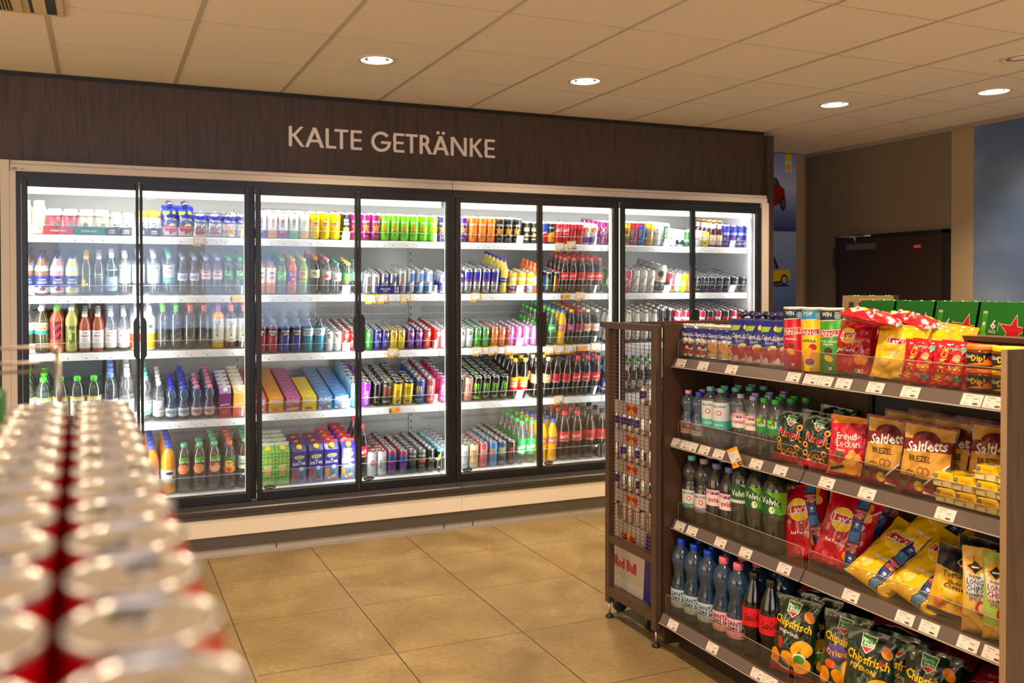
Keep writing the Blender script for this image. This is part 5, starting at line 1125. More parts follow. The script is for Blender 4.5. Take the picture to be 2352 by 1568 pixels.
files('third', '''0.917 pw1 3|0.957 pw1 4|1.036 pw2 4|1.105 pw2 4|1.180 pw3 4|1.247 pw3 4|1.309 rew 6|1.366 rew 6|1.426 rer 7|1.484 rer 7|1.548 reg 7|1.613 reg 4|1.663 reb 4|1.720 reb 4|1.783 rey 5|1.835 rey 3|1.902 rep 3|1.960 rep 4|2.018 rer 7|2.090 rer 7|2.143 rew 4''')
files('third', '''2.272 rew 4|2.327 rew 4|2.387 reg 6|2.445 reg 6|2.513 reo 5|2.569 reo 4|2.637 rek 4|2.695 rek 4|2.756 rek 5|2.820 rek 4|2.887 vol 6|2.963 spr 6|3.039 fan 6|3.110 mzb 5|3.176 cc3 5|3.241 cv3 4|3.317 cl3 5|3.424 krb 5''')
files('third', '''3.592 krb 4|3.664 krb 4|3.740 krb 4|3.818 krb 4|3.884 krg 4|3.950 krg 3|4.029 pkc 7 two|4.101 pkc 7 two|4.173 pkc 8 two|4.246 pkc 8 two|4.319 bkc 8 two|4.393 pkc 8 two|4.468 bkc 8 two|4.543 pkc 8 two|4.619 bkc 8 two|4.696 pkc 8 two''')
files('fourth', '''-0.397 v6 3|-0.309 v6 3|-0.223 v6 1|-0.138 v6 1|-0.047 v6 1|0.040 b6 6|0.133 w6 5|0.233 t6 4|0.311 acp 5|0.383 seb 4|0.453 seb 6|0.529 sep 4|0.604 sep 6|0.694 bt1 5|0.778 bt2 6''')
files('fourth', '''0.898 dlr 9|1.006 dlo 9|1.113 dlm 9|1.216 dly 6|1.319 dlb 9|1.423 dlb 9|1.519 gob 7|1.592 gop 6|1.663 blk 7|1.731 mnc 6|1.807 mny 6|1.883 mny2 3|1.966 mnb 6|2.041 mnr 7|2.138 mnk 7''')
files('fourth', '''2.250 mlb 4|2.295 mpe 3|2.366 mlz 7|2.438 mgr 7|2.504 mgr 7|2.574 mgx 7|2.647 mz4 5|2.729 mz4 5|2.828 cv4 4|2.913 cv4 3|2.988 cz4 3|3.069 cz4 3|3.151 co4 4|3.230 co4 4|3.312 co4 4|3.398 blu 4|3.573 bec 3|3.637 bec 3|3.702 bec 3|3.771 bec 3|3.841 bec 3''')
files('bottom', '''0.267 orb 5|0.366 orb 5|0.450 fuz 1|0.545 fuz 2|0.632 fu2 4|0.723 li5 5|0.815 vo5 4|0.952 gre 4|1.043 gre 4|1.148 icb 3|1.257 icb 3|1.357 icp 4|1.467 icp 5|1.560 co5 3''')
files('bottom', '''1.635 efs 5|1.696 eff 6|1.768 fly 7|1.850 flb 7|1.914 noc 7|1.979 noo 8|2.044 goy 8|2.110 gob2 8|2.173 wht 7|2.287 mwh 4|2.360 mcr 4|2.431 mro 5|2.504 mbo 6|2.574 mdb 7|2.647 mbr 8|2.719 sp5 5|2.797 sp5 5|2.887 fa5 5|2.967 fa5 4|3.062 co5 4|3.165 co5 4|3.272 cz5 4|3.372 cz5 4''')
# cardboard trays under the coffee cups
for x0, x1, mat, tx, d in ((-0.304, -0.151, P(200, 20, 44), 'STARBUCKS', 'red cardboard tray lettered STARBUCKS under two cups'), (-0.144, 0.014, P(0, 110, 62), 'STARBUCKS', 'green cardboard tray lettered STARBUCKS under two cups'),
                           (0.021, 0.094, BLACK, 'CAFFE LATTE', 'black CAFFE LATTE tray next to the green tray'), (0.101, 0.172, BLACK, 'CAFFE LATTE', 'black CAFFE LATTE tray ending at the first cooler handle'),
                           (0.187, 0.250, BLACK, 'CAFFE LATTE', 'black CAFFE LATTE tray at the edge of the second door'), (0.254, 0.330, BLACK, 'CAFFE LATTE', 'black CAFFE LATTE tray beside the blue spout pouches')):
    b = MB(); b.box(x0, x1, 5.5362, 5.5375, 1.869, 1.917, mat); fr_ = lambda u, v, h: ((x0+x1)/2+u, 5.5362-h, 1.893+v)
    if tx == 'STARBUCKS': lay(b, [('T', W_, tx, 0, 0, 11, 0, 120)], fr_)
    else: lay(b, [('T', W_, 'CAFFE', 0, 6, 8), ('T', W_, 'LATTE', 0, -7, 8), ('O', BLUE, 0, 18, 7, 3)], fr_)
    tag(b.obj('cardboard_tray'), d, 'tray', 'cup trays on the top cooler shelf')
# yellow promotion tags clipped to the cooler shelves
def promo_tag(x, z, yaw_, loc, w=.072, h=.062, y=5.5135, rx=0):
    b = MB(); b.box(-w/2, w/2, -.001, .001, -h/2, h/2, P(250, 186, 20)); fr_ = lambda u, v, k: (u, -.001-k, v)
    lay(b, [('R', P(236, 238, 244), 0, 4, 56, 40), ('R', P(160, 160, 170), -8, 14, 30, 1.5), ('R', P(160, 160, 170), -12, 8, 22, 1.5), ('R', P(90, 90, 96), 14, -10, 14, 4), ('T', P(230, 90, 20), 'Aktion', -16, -24, 6), ('Q', P(30, 44, 120), [(6, -20), (32, -20), (34, -34), (8, -34)]), ('R', P(230, 200, 120), 22, -25, 14, 3, 8), ('R', W_, 20, -29, 12, 1.5)], fr_, u=w/2+.002, v=(-h/2-.001, h/2))
    return tag(b.obj('promotion_tag', loc=(x, y, z), rot=(rx, yaw_, 0)), 'yellow framed promotion tag '+loc, 'price tag', 'yellow promotion tags')
for px_, z, t_, loc in ((0.549, 1.846, .02, 'below the silver pouches in the second cooler door'),
    (1.617, 1.487, .03, 'under the small silver cans, closest to the door bar'), (1.700, 1.49, -.05, 'under the small blue and silver cans'), (1.856, 1.492, -.05, 'under the larger silver can, fourth door'),
    (1.768, 1.135, .03, 'under the yellow edition cans'), (2.215, 1.487, .06, 'on the second shelf at the edge of the fifth door'), (2.359, 1.496, .04, 'under the large navy and silver cans'),
    (2.372, 1.128, .04, 'under the green edition cans'), (2.489, 1.13, -.05, 'under the orange edition cans'), (2.615, 1.13, .05, 'under the pink edition cans'),
    (3.007, 1.848, .05, 'hanging low below the red cola cans on the top shelf'), (3.102, 1.862, -.06, 'standing tall below the black-lettered cola cans on top'), (3.170, 1.498, .04, 'under the half-litre colas on the second shelf'),
    (2.924, 1.118, .04, 'under the green-capped soda, third shelf'), (3.007, 1.12, .03, 'under the blue-capped orange soda, third shelf'), (3.081, 1.122, .0, 'under the amber-capped dark soda, third shelf'),
    (3.296, 1.132, .04, 'under the silver-labelled cola, third shelf'), (2.997, .765, -.05, 'under the tall black-capped colas, fourth shelf'), (2.736, .304, .03, 'lying at the bottom below the litre green-capped soda')):
    promo_tag(px_, z, t_, loc)
for px_, z, loc, w in ((0.771, 1.497, 'on the second shelf at the end of the second door', .09), (1.777, .757, 'on the fourth shelf under the yellow cans', .075), (3.184, 1.127, 'on the third shelf below the maroon-labelled cola', .10), (3.053, 1.497, 'on the second shelf under the first red-capped cola', .08)):
    b = MB(); b.box(-w/2, w/2, -.0006, .0006, -.019, .019, P(248, 176, 70)); lay(b, [('R', P(250, 220, 150), -w*160, 6, w*500, 4), ('T', RED, 'Neu', w*200, 2, 8), ('R', P(40, 60, 130), -w*400, -2, 9, 26)], lambda u, v, k: (u, -.0006-k, v))
    tag(b.obj('promotion_strip', loc=(px_, 5.5138, z)), 'orange promotion strip '+loc, 'price tag', 'orange promotion strips')
b = MB(); b.box(-.08, .08, -.001, .001, -.022, .022, P(30, 34, 120)); lay(b, [('T', W_, 'MEIN SÜSSER', -22, 6, 8, 0, 84), ('T', W_, 'DUFT', -22, -8, 8), ('R', W_, 45, 0, 10, 36), ('R', P(60, 120, 200), 45, 0, 7, 30), ('R', W_, 62, 0, 10, 36), ('R', RED, 62, 0, 7, 12)], lambda u, v, k: (u, -.001-k, v))
tag(b.obj('promotion_card', loc=(1.739, 5.5125, 1.548)), 'dark blue promotion card in front of the small blue cans', 'price tag')

def gy(u, x):
    """how far along the shelving a thing at distance x stands, from the sight-line number u in the tables below"""
    q = (u-1061.9574)/2021.7582
    s_, c_ = math.sin(0.388939), math.cos(0.388939)
    return x*(c_-q*s_)/(s_+q*c_)

# ------------------------------------------------------------------ brown gondola shelf unit
M_BR = S(74, 50, 34, .38); M_BRD = S(50, 34, 25, .45); M_GREYB = S(50, 46, 46, .5); M_RACK = S(80, 60, 44, .45)
M_RAILG = S(112, 100, 94, .35, .3)
GY0, GY1 = 1.612, 3.165
gd = empty('gondola_shelving', (2.6, 2.4, 0)); tag(gd, 'brown double-sided shelving unit stocked with water bottles and crisps', 'shelving')
def gp(b, name, parent=gd):
    b.v = [(x-2.6, y-2.4, z) for x, y, z in b.v]; return b.obj(name, parent)
b = MB(); b.box(2.235, 3.05, GY1, GY1+.016, .02, 1.402, M_BR); gp(b, 'end_panel')
b = MB(); b.box(2.2, 3.05, GY0-.018, GY0-.002, 0, 1.392, M_POST); b.box(2.197, 2.1998, GY0-.018, GY0-.002, 0, 1.392, P(150, 122, 92)); gp(b, 'wood_end_panel')
b = MB(); b.box(2.60, 2.63, 2.402, GY1, .1, 1.395, M_BR); gp(b, 'brown_back_panel')
b = MB(); b.box(2.60, 2.63, GY0, 2.398, .1, 1.385, M_GREYB); gp(b, 'grey_back_panel')
b = MB(); b.box(2.588, 2.60, 2.39, 2.41, .1, 1.39, M_BLK); b.box(2.588, 2.60, 2.965, 2.975, .1, 1.39, M_BRD); gp(b, 'shelf_upright')
b = MB(); b.box(2.56, 2.66, GY0, 2.6, 1.387, 1.402, M_BR); gp(b, 'top_ledge')
b = MB(); b.box(2.31, 3.0, GY0, GY1, 0, .112, M_BRD); gp(b, 'base')
LIPS = ((1.258, 2.285, 'top'), (.914, 2.285, 'second'), (.562, 2.285, 'third'), (.162, 2.222, 'bottom'))
for z, x, nm in LIPS:
    for k, (ya, yb) in enumerate(((2.405, 3.158), (GY0+.002, 2.40))):
        b = MB(); b.box(x+.012, 2.598, ya, yb, z-.028, z-.003, M_BR if k == 0 else S(70, 60, 56, .4)); sh = gp(b, 'shelf')
        b = MB(); x2 = x-.018
        v = [(x+.012, z-.001), (x, z-.001), (x2, z-.036), (x2-.004, z-.036), (x2-.004, z-.041), (x2+.008, z-.041), (x+.012, z-.012)]
        b.prism(v, M_RAILG, yb-ya-.002, lambda u, w_, d, ya=ya: (u, ya+.001+d, w_))
        b.box(x2-.0046, x2-.0038, ya+.001, yb-.001, z-.0405, z-.037, P(196, 184, 172)); gp(b, 'price_rail', sh)
        b = MB(); gh = .075 if nm != 'bottom' else .085; y1, y2 = ya+.012, yb-.012; r_ = .018
        pl = [(y1, z-.002), (y1, z+gh-r_)]+[(y1+r_-r_*math.cos(R(a)), z+gh-r_+r_*math.sin(R(a))) for a in (22, 45, 68, 90)]+[(y2-r_+r_*math.sin(R(a)), z+gh-r_+r_*math.cos(R(a))) for a in (0, 22, 45, 68, 90)]+[(y2, z-.002)]
        b.prism(pl[::-1], clear(240, 236, 230, .85, .025, .06, 'smoked_acrylic', .05, .012), .0022, lambda u, w_, d: (x+.006+d, u, w_))
        pts = [(x+.0071, a, c_) for a, c_ in pl]; b.tube(pts, .0009, P(196, 186, 176), 4); gp(b, 'clear_guard', sh)
# price cards on the rails
def price_card(y, z, x, label, w=.064, h=.036):
    b = MB(); b.box(-.0006, .0006, -w/2, w/2, -h/2, h/2, P(226, 214, 206))
    t_ = P(120, 112, 108); fr_ = lambda u, v, k: (-.0006-k, -u, v)
    lay(b, [('R', t_, -10, 12, 24, 1.6), ('R', t_, -16, 4, 8, 1.4), ('R', t_, 12, 4, 14, 2), ('R', t_, -18, -8, 6, 1.2), ('R', t_, -14, -13, 12, 1)]+[('R', P(50, 46, 46), 6+k*1.5, -11, .8, 6) for k in range(11)], fr_, u=w/2, v=(-h/2, h/2))
    o = b.obj('price_card', loc=(x, y, z), rot=(0, R(27.2), 0))
    return tag(o, label, 'price tag', 'white price cards on the brown shelves')
PCX = {'top': '3.102:below the cherry pouches 2.953:below the orange pouches 2.778:below the spout pouches 2.446:below the red crisp tube 2.363:below the yellow crisp tube 2.297:below the green crisp tube 2.217:below the red potato chip bag 2.088:below the yellow potato chip bag 1.957:below the first red peanut bag 1.752:below the orange dip jars 1.685:below the yellow dip jars', 'second': '3.136:below the pink-capped blue bottle 3.084:below the blue-capped blue bottle 3.025:below the teal-capped bottles 2.945:right of the teal-capped bottles 2.854:left of the yellow promotion tag 2.637:below the green-labelled water 2.509:below the first green ring snack bag 2.289:below the red peanut curl bag 2.119:below the first pretzel bag 1.835:below the yellow cracker packs', 'third': '3.108:below the teal-labelled water 3.025:below the grey-capped water 2.843:below the pink-labelled water 2.695:below the apple water bottles 2.489:below the red film-strip chip bags 2.184:below the first yellow film-strip bag 1.973:below the second yellow film-strip bag 1.887:below the nacho cheese bag 1.760:below the yellow long chips bag 1.682:below the green long chips bag', 'bottom': '3.070:at the first blue-labelled water 2.812:below the pink-capped waters 2.555:at the shelf joint below the cola 2.489:below the first dark green crisp bag'}
for z, x, nm in LIPS:
    for e in __import__('re').findall(r'(-?[\d.]+):(.+?)(?= -?[\d.]+:|$)', PCX[nm]):
        price_card(float(e[0]), z-.0195, x-.0115, 'white price card on the %s brown shelf, %s' % (nm, e[1]))
o = promo_tag(0, 0, 0, 'on the second brown shelf below the pink-labelled water', w=.062, h=.075)
o.rotation_euler = (R(6), R(-24), R(-90)); o.location = (2.258, 2.738, .902)

def GB(key, xs, z, ys, rz=-62, jit=.15, cat='bottle'):
    pass
def gput(key, x, y, z, label, rz=-55, tx=0, ty=0, group=None, j=.0):
    name, cat, desc = KINDS[key][:3]; md = model(key)[6]
    M4 = place_at(x, y, z, 0, 0, 0) @ Matrix.Rotation(R(rz)+random.uniform(-j, j), 4, 'Z') @ Matrix.Rotation(R(tx), 4, 'X') @ Matrix.Rotation(R(ty), 4, 'Y')
    return md.place(M4, label, cat, group or '%ss on the brown shelving' % cat)
BAGN, BC = 'crisp_bag', 'bag'
REDB = S(190, 10, 34, .2, coat=.7, bump=(30, .5)); YELB = S(248, 196, 0, .22, coat=.7, bump=(30, .5)); GRNB = S(20, 44, 26, .2, coat=.8, bump=(26, .6)); DKB = S(70, 24, 22, .25, coat=.6, bump=(30, .5))
CHIP = P(244, 150, 40); CHIPY = P(250, 206, 90)
def lays(ban, name, extra=(), s=1.0, u0=-6, v0=178):
    return [('O', W_, u0, v0, 47*s, 47*s), ('O', YEL, u0, v0, 45*s, 45*s), ('O', P(252, 216, 60), u0-2*s, v0+24*s, 30*s, 15*s), ('Q', W_, [(u0-49*s, v0-18*s), (u0+47*s, v0-10*s), (u0+50*s, v0+21*s), (u0-44*s, v0+17*s)]), ('Q', ban, [(u0-46*s, v0-15*s), (u0+45*s, v0-8*s), (u0+47*s, v0+18*s), (u0-42*s, v0+14*s)]), ('T', W_, "Lay's", u0+1, v0+2*s, 31*s, 6, 80*s, .12), *extra]
nutri = [('R', W_, 34, 22, 34, 14), ('R', GREEN, 24, 22, 9, 9), ('R', YEL, 33, 22, 7, 9), ('R', RED, 44, 22, 9, 9)]
def film(u0, ang=0, L=330):
    o = [('R', K_, u0, 150, 40, L, ang)]; c, d = math.cos(R(ang)), math.sin(R(ang))
    for k in range(-3, 4):
        cc = (P(70, 130, 190), P(40, 80, 160), P(200, 50, 60))[(k+3) % 3]; x, y = u0-d*k*44, 150+c*k*44
        o.append(('R', cc, x, y, 31, 41, ang))
        if (k+3) % 3 == 2: o += [('T', W_, 'MEHR FILM', x, y+11, 5.5, ang), ('T', W_, 'ZUM', x, y+2, 5.5, ang), ('T', W_, 'CRUNCH', x, y-7, 6, ang), ('O', YEL, x+6, y-15, 6, 4)]
        elif (k+3) % 3 == 1: o.append(('O', W_, x, y+4, 7, 6)); o.append(('R', W_, x, y-7, 18, 2, ang))
    for k in range(42):
        t_ = -160+k*7.8
        for s_ in (-17.8, 17.8): o.append(('R', P(220, 220, 215), u0+c*s_-d*t_, 150+d*s_+c*t_, 2, 3.2, ang))
    return o
chips_r = [('O', CHIP, 46, 262, 30, 22, 30), ('O', P(250, 180, 70), 60, 234, 26, 20, -30), ('O', P(240, 140, 30), 44, 70, 28, 22, 20), ('O', P(170, 10, 26), -40, 84, 30, 16), ('T', W_, 'Red Paprika', -22, 106, 13, 0, 84)]
chips_y = [('O', CHIPY, 46, 262, 30, 22, 30), ('O', P(250, 216, 110), -44, 70, 26, 20, 60), ('O', P(248, 210, 100), 36, 60, 26, 22, 20), ('T', W_, 'Gesalzen', -14, 112, 13, 0, 74)]
def KBAG(key, name, desc, w, h, t, base, ops, seed, **k): K(key, name, 'bag', desc, build_bag, w, h, t, base, ops, seed, **k)
KBAG('lr', 'potato_chip_bag', '', .142, .195, .065, REDB, [(o_[0], o_[1], *[q for q in o_[2:]]) for o_ in lays(RED, '', chips_r+nutri, .74, -22, 166)], 11, seal=S(200, 200, 204, .25, .7), foot=.6, ak=.80)
KBAG('ly', 'potato_chip_bag', '', .150, .182, .065, YELB, lays(RED, '', chips_y+nutri, .78, -14, 156), 12, foot=.6, ak=.78)
KBAG('lrf', 'potato_chip_bag', '', .18, .268, .085, REDB, lays(RED, '', chips_r, 1.0, -18, 196)+film(44, 4), 13, foot=.7, crump=.006, ak=.90)
KBAG('lyf', 'potato_chip_bag', '', .18, .27, .085, YELB, lays(RED, '', chips_y, 1.0, -18, 206)+film(44, -6), 14, foot=.7, crump=.007, ak=.90)
nic = [('T', P(70, 190, 160), 'Lorenz', -6, 142, 13, 6, 48), ('T', YEL, "NIC NAC'S", -34, 78, 22, 82, 116), ('O', P(240, 160, 100), 14, 108, 16, 11, 30), ('O', P(250, 190, 140), 18, 100, 10, 7, 30), ('O', P(230, 140, 70), 30, 88, 12, 9), ('T', YEL, 'DOUBLE', 12, 76, 7, 4, 36), ('T', YEL, 'CRUNCH', 10, 66, 10, 4, 46), ('T', YEL, 'Peanuts', 10, 56, 7, 4, 36), ('O', P(210, 130, 80), -4, 36, 10, 8), ('O', P(200, 110, 70), 10, 30, 11, 9), ('O', P(90, 170, 160), 24, 34, 15, 9), ('Q', P(90, 180, 150), [(26, 150), (50, 148), (48, 128), (24, 132)])]
KBAG('nic', 'peanut_snack_bag', '', .106, .136, .045, REDB, nic, 15, foot=.6, ak=.83)
ff = lambda u, v, s: [('Q', W_, [(u-22*s, v+24*s), (u+24*s, v+20*s), (u+20*s, v-10*s), (u, v-28*s), (u-20*s, v-10*s)]), ('Q', P(40, 140, 50), [(u-19*s, v+21*s), (u+21*s, v+17*s), (u+17*s, v-8*s), (u-17*s, v-8*s)]), ('Q', RED, [(u-19*s, v-10*s), (u+17*s, v-10*s), (u+1*s, v-24*s)]), ('T', W_, 'funny-', u, v+10*s, 9*s, -4, 32*s), ('T', W_, 'frisch', u+2*s, v-1*s, 9*s, -4, 30*s)]
rings = [('N', P(240, 160, 50), u, v, 13, 7) for u, v in ((44, 150), (50, 102), (-42, 60), (-20, 44), (6, 52), (30, 38), (-48, 92), (38, 66))]
KBAG('rin', 'ring_snack_bag', '', .130, .187, .05, GRNB, ff(4, 176, .9)+[('T', W_, 'Ringli', -2, 122, 34, -8, 96, .1), ('T', P(220, 40, 50), 'Ringli', -2, 122, 30, -8, 92, .1)]+rings+[('Q', RED, [(-70, 0), (70, 0), (70, 24), (-70, 34)]), ('Q', W_, [(-70, 34), (70, 24), (70, 27), (-70, 37)])], 16, foot=.6, ak=.88)
KBAG('erd', 'peanut_curl_bag', '', .142, .205, .055, S(206, 14, 44, .22, coat=.7, bump=(30, .5)), [('Q', P(240, 150, 40), [(-70, 190), (70, 206), (70, 230), (-70, 230)]), ('T', W_, 'Erdnuß', -8, 150, 24, 4, 80), ('T', W_, 'Locken', -2, 124, 26, 4, 92), ('T', W_, 'Classic', -30, 98, 10), ('R', P(40, 110, 60), -28, 80, 36, 12)]+fruit((P(244, 190, 90), 20, 88, 15), (P(236, 170, 70), 40, 76, 15), (P(250, 200, 110), 6, 72, 12), (P(240, 170, 60), 24, 52, 20), (P(236, 180, 80), -2, 50, 14), (P(230, 150, 50), 46, 46, 16))+[('Q', P(230, 160, 50), [(-70, 12), (70, 12), (70, 36), (-70, 56)]), ('Q', P(40, 50, 70), [(-64, 26), (-12, 44), (-8, 34), (-60, 14)])], 17, foot=.6, ak=.92)
pret = lambda u, v, r_: [('N', P(150, 80, 30), u-r_*.45, v, r_*.62, r_*.22, 1.2), ('N', P(150, 80, 30), u+r_*.45, v, r_*.62, r_*.22, 1.2), ('R', P(140, 72, 26), u, v-r_*.5, r_*.24, r_*.7, 30)]
sal = [('Q', P(204, 152, 60), [(-80, 60), (80, 60), (80, 235), (-80, 235)]), ('O', P(110, 22, 26), -6, 186, 48, 34), ('Q', P(120, 24, 28), [(-80, 146), (80, 158), (80, 196), (-80, 186)]), ('T', W_, 'Saltletts', -2, 170, 34, 10, 136, .15), ('T', P(70, 36, 20), 'BREZEL', -18, 124, 20, 4, 76)]+pret(0, 84, 20)+pret(-42, 70, 16)+[('Q', P(96, 54, 30), [(0, 30), (78, 120), (78, 30)])]+pret(52, 64, 13)+pret(36, 44, 12)+pret(64, 92, 12)+[('Q', W_, [(-6, 30), (0, 28), (80, 118), (80, 126)]), ('Q', P(150, 20, 40), [(-80, 0), (80, 0), (80, 26), (-80, 44)]), ('O', P(230, 190, 60), -10, 32, 17), ('N', P(120, 70, 30), -10, 32, 15, 1.5), ('R', P(60, 130, 70), -60, 30, 20, 16), ('R', W_, 30, 12, 50, 8, -4)]
KBAG('sal', 'pretzel_bag', '', .16, .222, .055, DKB, sal, 18, foot=.6, seal=P(120, 24, 34), ak=.91)
def build_cracker(name, w, d, h, base, ops, tops=()):
    b = MB(); low = P(240, 228, 176); n = 6
    sec = [(-.46, .02, 0), (.46, .02, 0), (.50, .5, .0), (.53, .56, -.006), (.48, .60, 0), (.40, .97, 0), (.2, 1.02, .001), (-.2, 1.0, .001), (-.40, .96, 0), (-.48, .60, 0), (-.53, .56, -.006), (-.50, .5, 0)]
    rows = []
    for (y, k) in ((-d/2, .86), (-d/2+.006, 1.0), (0, 1.03), (d/2-.006, 1.0), (d/2, .86)): rows.append([(u*w*k, y+(q if y < 0 else 0), h*(.5+(v-.5)*k)+.0004*math.sin(u*40+y*90)) for u, v, q in sec])
    m_ = len(sec)
    for a_, c_ in zip(rows, rows[1:]):
        for k in range(m_): b.face([a_[k], a_[(k+1) % m_], c_[(k+1) % m_], c_[k]], low if k in (0, 1, 11) else base)
    b.face(rows[0][:3][0:2]+[rows[0][2], rows[0][11]], low); b.face([rows[0][k] for k in (11, 2, 3, 4, 5, 6, 7, 8, 9, 10)], base); b.face(rows[-1][::-1], base)
    lay(b, ops, lambda u, v, k: (u, -d/2-.003-k, v), .0004, w/2*.84, (h*.08, h*.90)); lay(b, tops, lambda u, v, k: (u, v, h*1.02+k), .0006, w/2*.4, (-d/2, d/2))
    return Model(b.obj(name))
K('tuc', 'cracker_pack', 'packet', '', build_cracker, .072, .15, .044, S(250, 204, 20, .25, coat=.6, bump=(40, .5)), [('R', P(30, 34, 120), -20, 34, 13, 10, 3), ('T', W_, 'TUC', -20, 34, 7, 3, 11), ('T', P(200, 140, 10), 'ORIGINAL', 10, 33, 5, 0, 28), ('O', P(200, 150, 20), 2, 13, 3, 5)], [('R', P(30, 34, 120), 0, -40, 26, 20), ('T', W_, 'TUC', 0, -40, 12)])
KBAG('che', 'nacho_bag', '', .15, .208, .06, S(244, 190, 30, .24, coat=.7, bump=(30, .5)), [('Q', P(24, 22, 26), [(-90, 170), (90, 150), (90, 255), (-90, 255)]), ('T', P(230, 40, 70), 'Chio', 20, 200, 34, 6, 70), ('T', W_, 'Chio', 18, 202, 30, 6, 66), ('T', P(30, 90, 50), 'Tortillas', -8, 152, 20, 6, 96), ('T', K_, 'Nacho', -6, 124, 12), ('T', K_, 'Cheese', -8, 108, 17, 0, 70), ('Q', P(250, 210, 60), [(-50, 96), (-6, 82), (34, 46), (-18, 60)]), ('Q', P(252, 224, 110), [(-50, 96), (-6, 82), (-2, 90), (-44, 102)]), ('Q', P(236, 140, 40), [(-70, 14), (-20, 30), (-40, 70), (-66, 52)]), ('Q', P(226, 120, 30), [(20, 20), (66, 30), (60, 84), (34, 90)]), ('R', P(60, 44, 40), 0, 8, 200, 18)], 19, foot=.6, ak=.85)
def lch(c, tc, t2): return [('Q', P(240, 236, 226), [(-30, 110), (16, 116), (16, 190), (-26, 214), (-40, 190)]), ('Z', P(230, 180, 40), -8, 196, 30, 0, .8, 14), ('Q', P(50, 26, 30), [(-28, 190), (-8, 208), (12, 190), (-8, 172)]), ('R', W_, -8, 190, 20, 4), ('T', K_, 'Würzige', -8, 164, 9, 0, 36), ('T', tc, 'LONG', -8, 148, 17, 0, 46), ('T', tc, 'CHIPS', -8, 129, 17, 0, 48), ('T', tc, t2[0], -8, 112, 10, 0, 46), ('T', tc, t2[1], -8, 99, 10, 0, 32), ('N', P(214, 50, 40), 14, 76, 20, 6, 1.1), ('O', P(244, 200, 170), 14, 76, 12, 13), ('R', P(230, 190, 90), 0, 22, 90, 42)]
KBAG('lcy', 'long_chips_bag', '', .085, .245, .04, S(236, 196, 90, .35, coat=.3), lch(0, P(30, 100, 190), ('PAPRIKA', 'STYLE')), 20, foot=.8, crump=.0015)
KBAG('lcg', 'long_chips_bag', '', .085, .245, .04, S(170, 200, 90, .35, coat=.3), lch(0, P(150, 50, 130), ('SOUR CREAM', 'STYLE')), 21, foot=.8, crump=.0015)
def chf(sub, c2, extra): return ff(-8, 248, 1.15)+[('T', P(250, 200, 20), 'Chipsfrisch', -4, 196, 30, -6, 150), ('T', c2, sub, -14, 162, 16, -8, 92)]+extra+[('O', CHIP, 56, 232, 24, 16, -50)]
sun = [('O', P(248, 180, 30), 40, 110, 40, 32, 20), ('O', P(240, 160, 20), -4, 66, 34, 24, -30), ('O', P(246, 172, 30), 44, 50, 34, 28, 30), ('O', P(240, 150, 20), -64, 60, 24, 30), ('Z', YEL, 34, 92, 22, 0, .6, 16), ('O', P(60, 40, 20), 34, 92, 8), ('O', W_, 34, 76, 24, 19), ('O', P(70, 150, 40), 34, 72, 21, 15), ('Q', P(160, 26, 30), [(-85, 0), (85, 0), (85, 10), (-85, 44)]), ('Q', W_, [(-85, 44), (0, 22), (0, 25), (-85, 48)])]
KBAG('cf1', 'crisp_bag', '', .16, .275, .075, GRNB, chf('ungarisch', W_, [('O', P(180, 30, 20), -44, 118, 13, 22, 10)]+sun), 22, foot=.6, crump=.006, ak=.95)
KBAG('cf2', 'crisp_bag', '', .16, .275, .075, GRNB, chf('Oriental', P(250, 200, 40), [('O', P(100, 60, 150), -20, 150, 44, 26), ('T', P(250, 200, 40), 'Oriental', -14, 150, 26, 6, 100), ('O', P(220, 90, 40), -44, 104, 22, 16), ('O', P(110, 130, 50), 6, 84, 26, 18)]+sun[:4]), 23, foot=.6, crump=.006, ak=.95)
KBAG('cf3', 'crisp_bag', '', .16, .275, .075, GRNB, chf('PEPERONI', P(250, 200, 40), [('Z', P(150, 50, 20), 44, 196, 16, 0, .4, 9)]+sun[:3]), 24, foot=.6, crump=.006, ak=.95)
KBAG('dkf', 'crisp_bag', '', .17, .24, .06, GRNB, [('Q', P(150, 16, 40), [(-85, 100), (85, 130), (85, 190), (-85, 180)]), ('Q', P(200, 196, 190), [(-85, 96), (85, 126), (85, 130), (-85, 100)])]+[('N', P(220, 200, 200), -30+14*k, 140, 5, 1.5) for k in range(5)]+[('O', P(200, 140, 40), 50, 60, 24, 16), ('R', P(190, 190, 190), -50, 60, 16, 12)], 25, crump=.006)
# ---- top shelf
zt = 1.2585
for u, key, lab in ((1583, 'cpk', 'silver cherry pouch at the end of the top brown shelf'), (1612, 'cpk', 'silver cherry pouch beside the orange pouches'), (1643, 'cpo', 'silver orange pouch beside the cherry pouches'), (1668, 'cpo', 'silver orange pouch beside the blue spout pouches')):
    gput(key, 2.335, gy(u, 2.335), zt, lab, -66, -4, group='juice pouches on the brown shelving')
for u, key, x, lab in ((1614, 'cpk', 2.40, 'silver cherry pouch in the second row'), (1655, 'cpo', 2.40, 'silver orange pouch in the second row')):
    gput(key, x, gy(u, x), zt, lab, -64, -4, group='juice pouches on the brown shelving')
for u, x, lab in ((1703, 2.34, 'blue spout pouch closest to the silver pouches'), (1736, 2.34, 'blue spout pouch between two others in front'), (1772, 2.34, 'blue spout pouch third from the silver pouches'), (1800, 2.36, 'blue spout pouch beside the red crisp tube'),
                  (1725, 2.42, 'blue spout pouch in the second row, first'), (1757, 2.42, 'blue spout pouch in the second row, middle'), (1788, 2.43, 'blue spout pouch in the second row beside the tubes')):
    gput('cps', x, gy(u, x), zt, lab, -64, -3, group='juice pouches on the brown shelving')
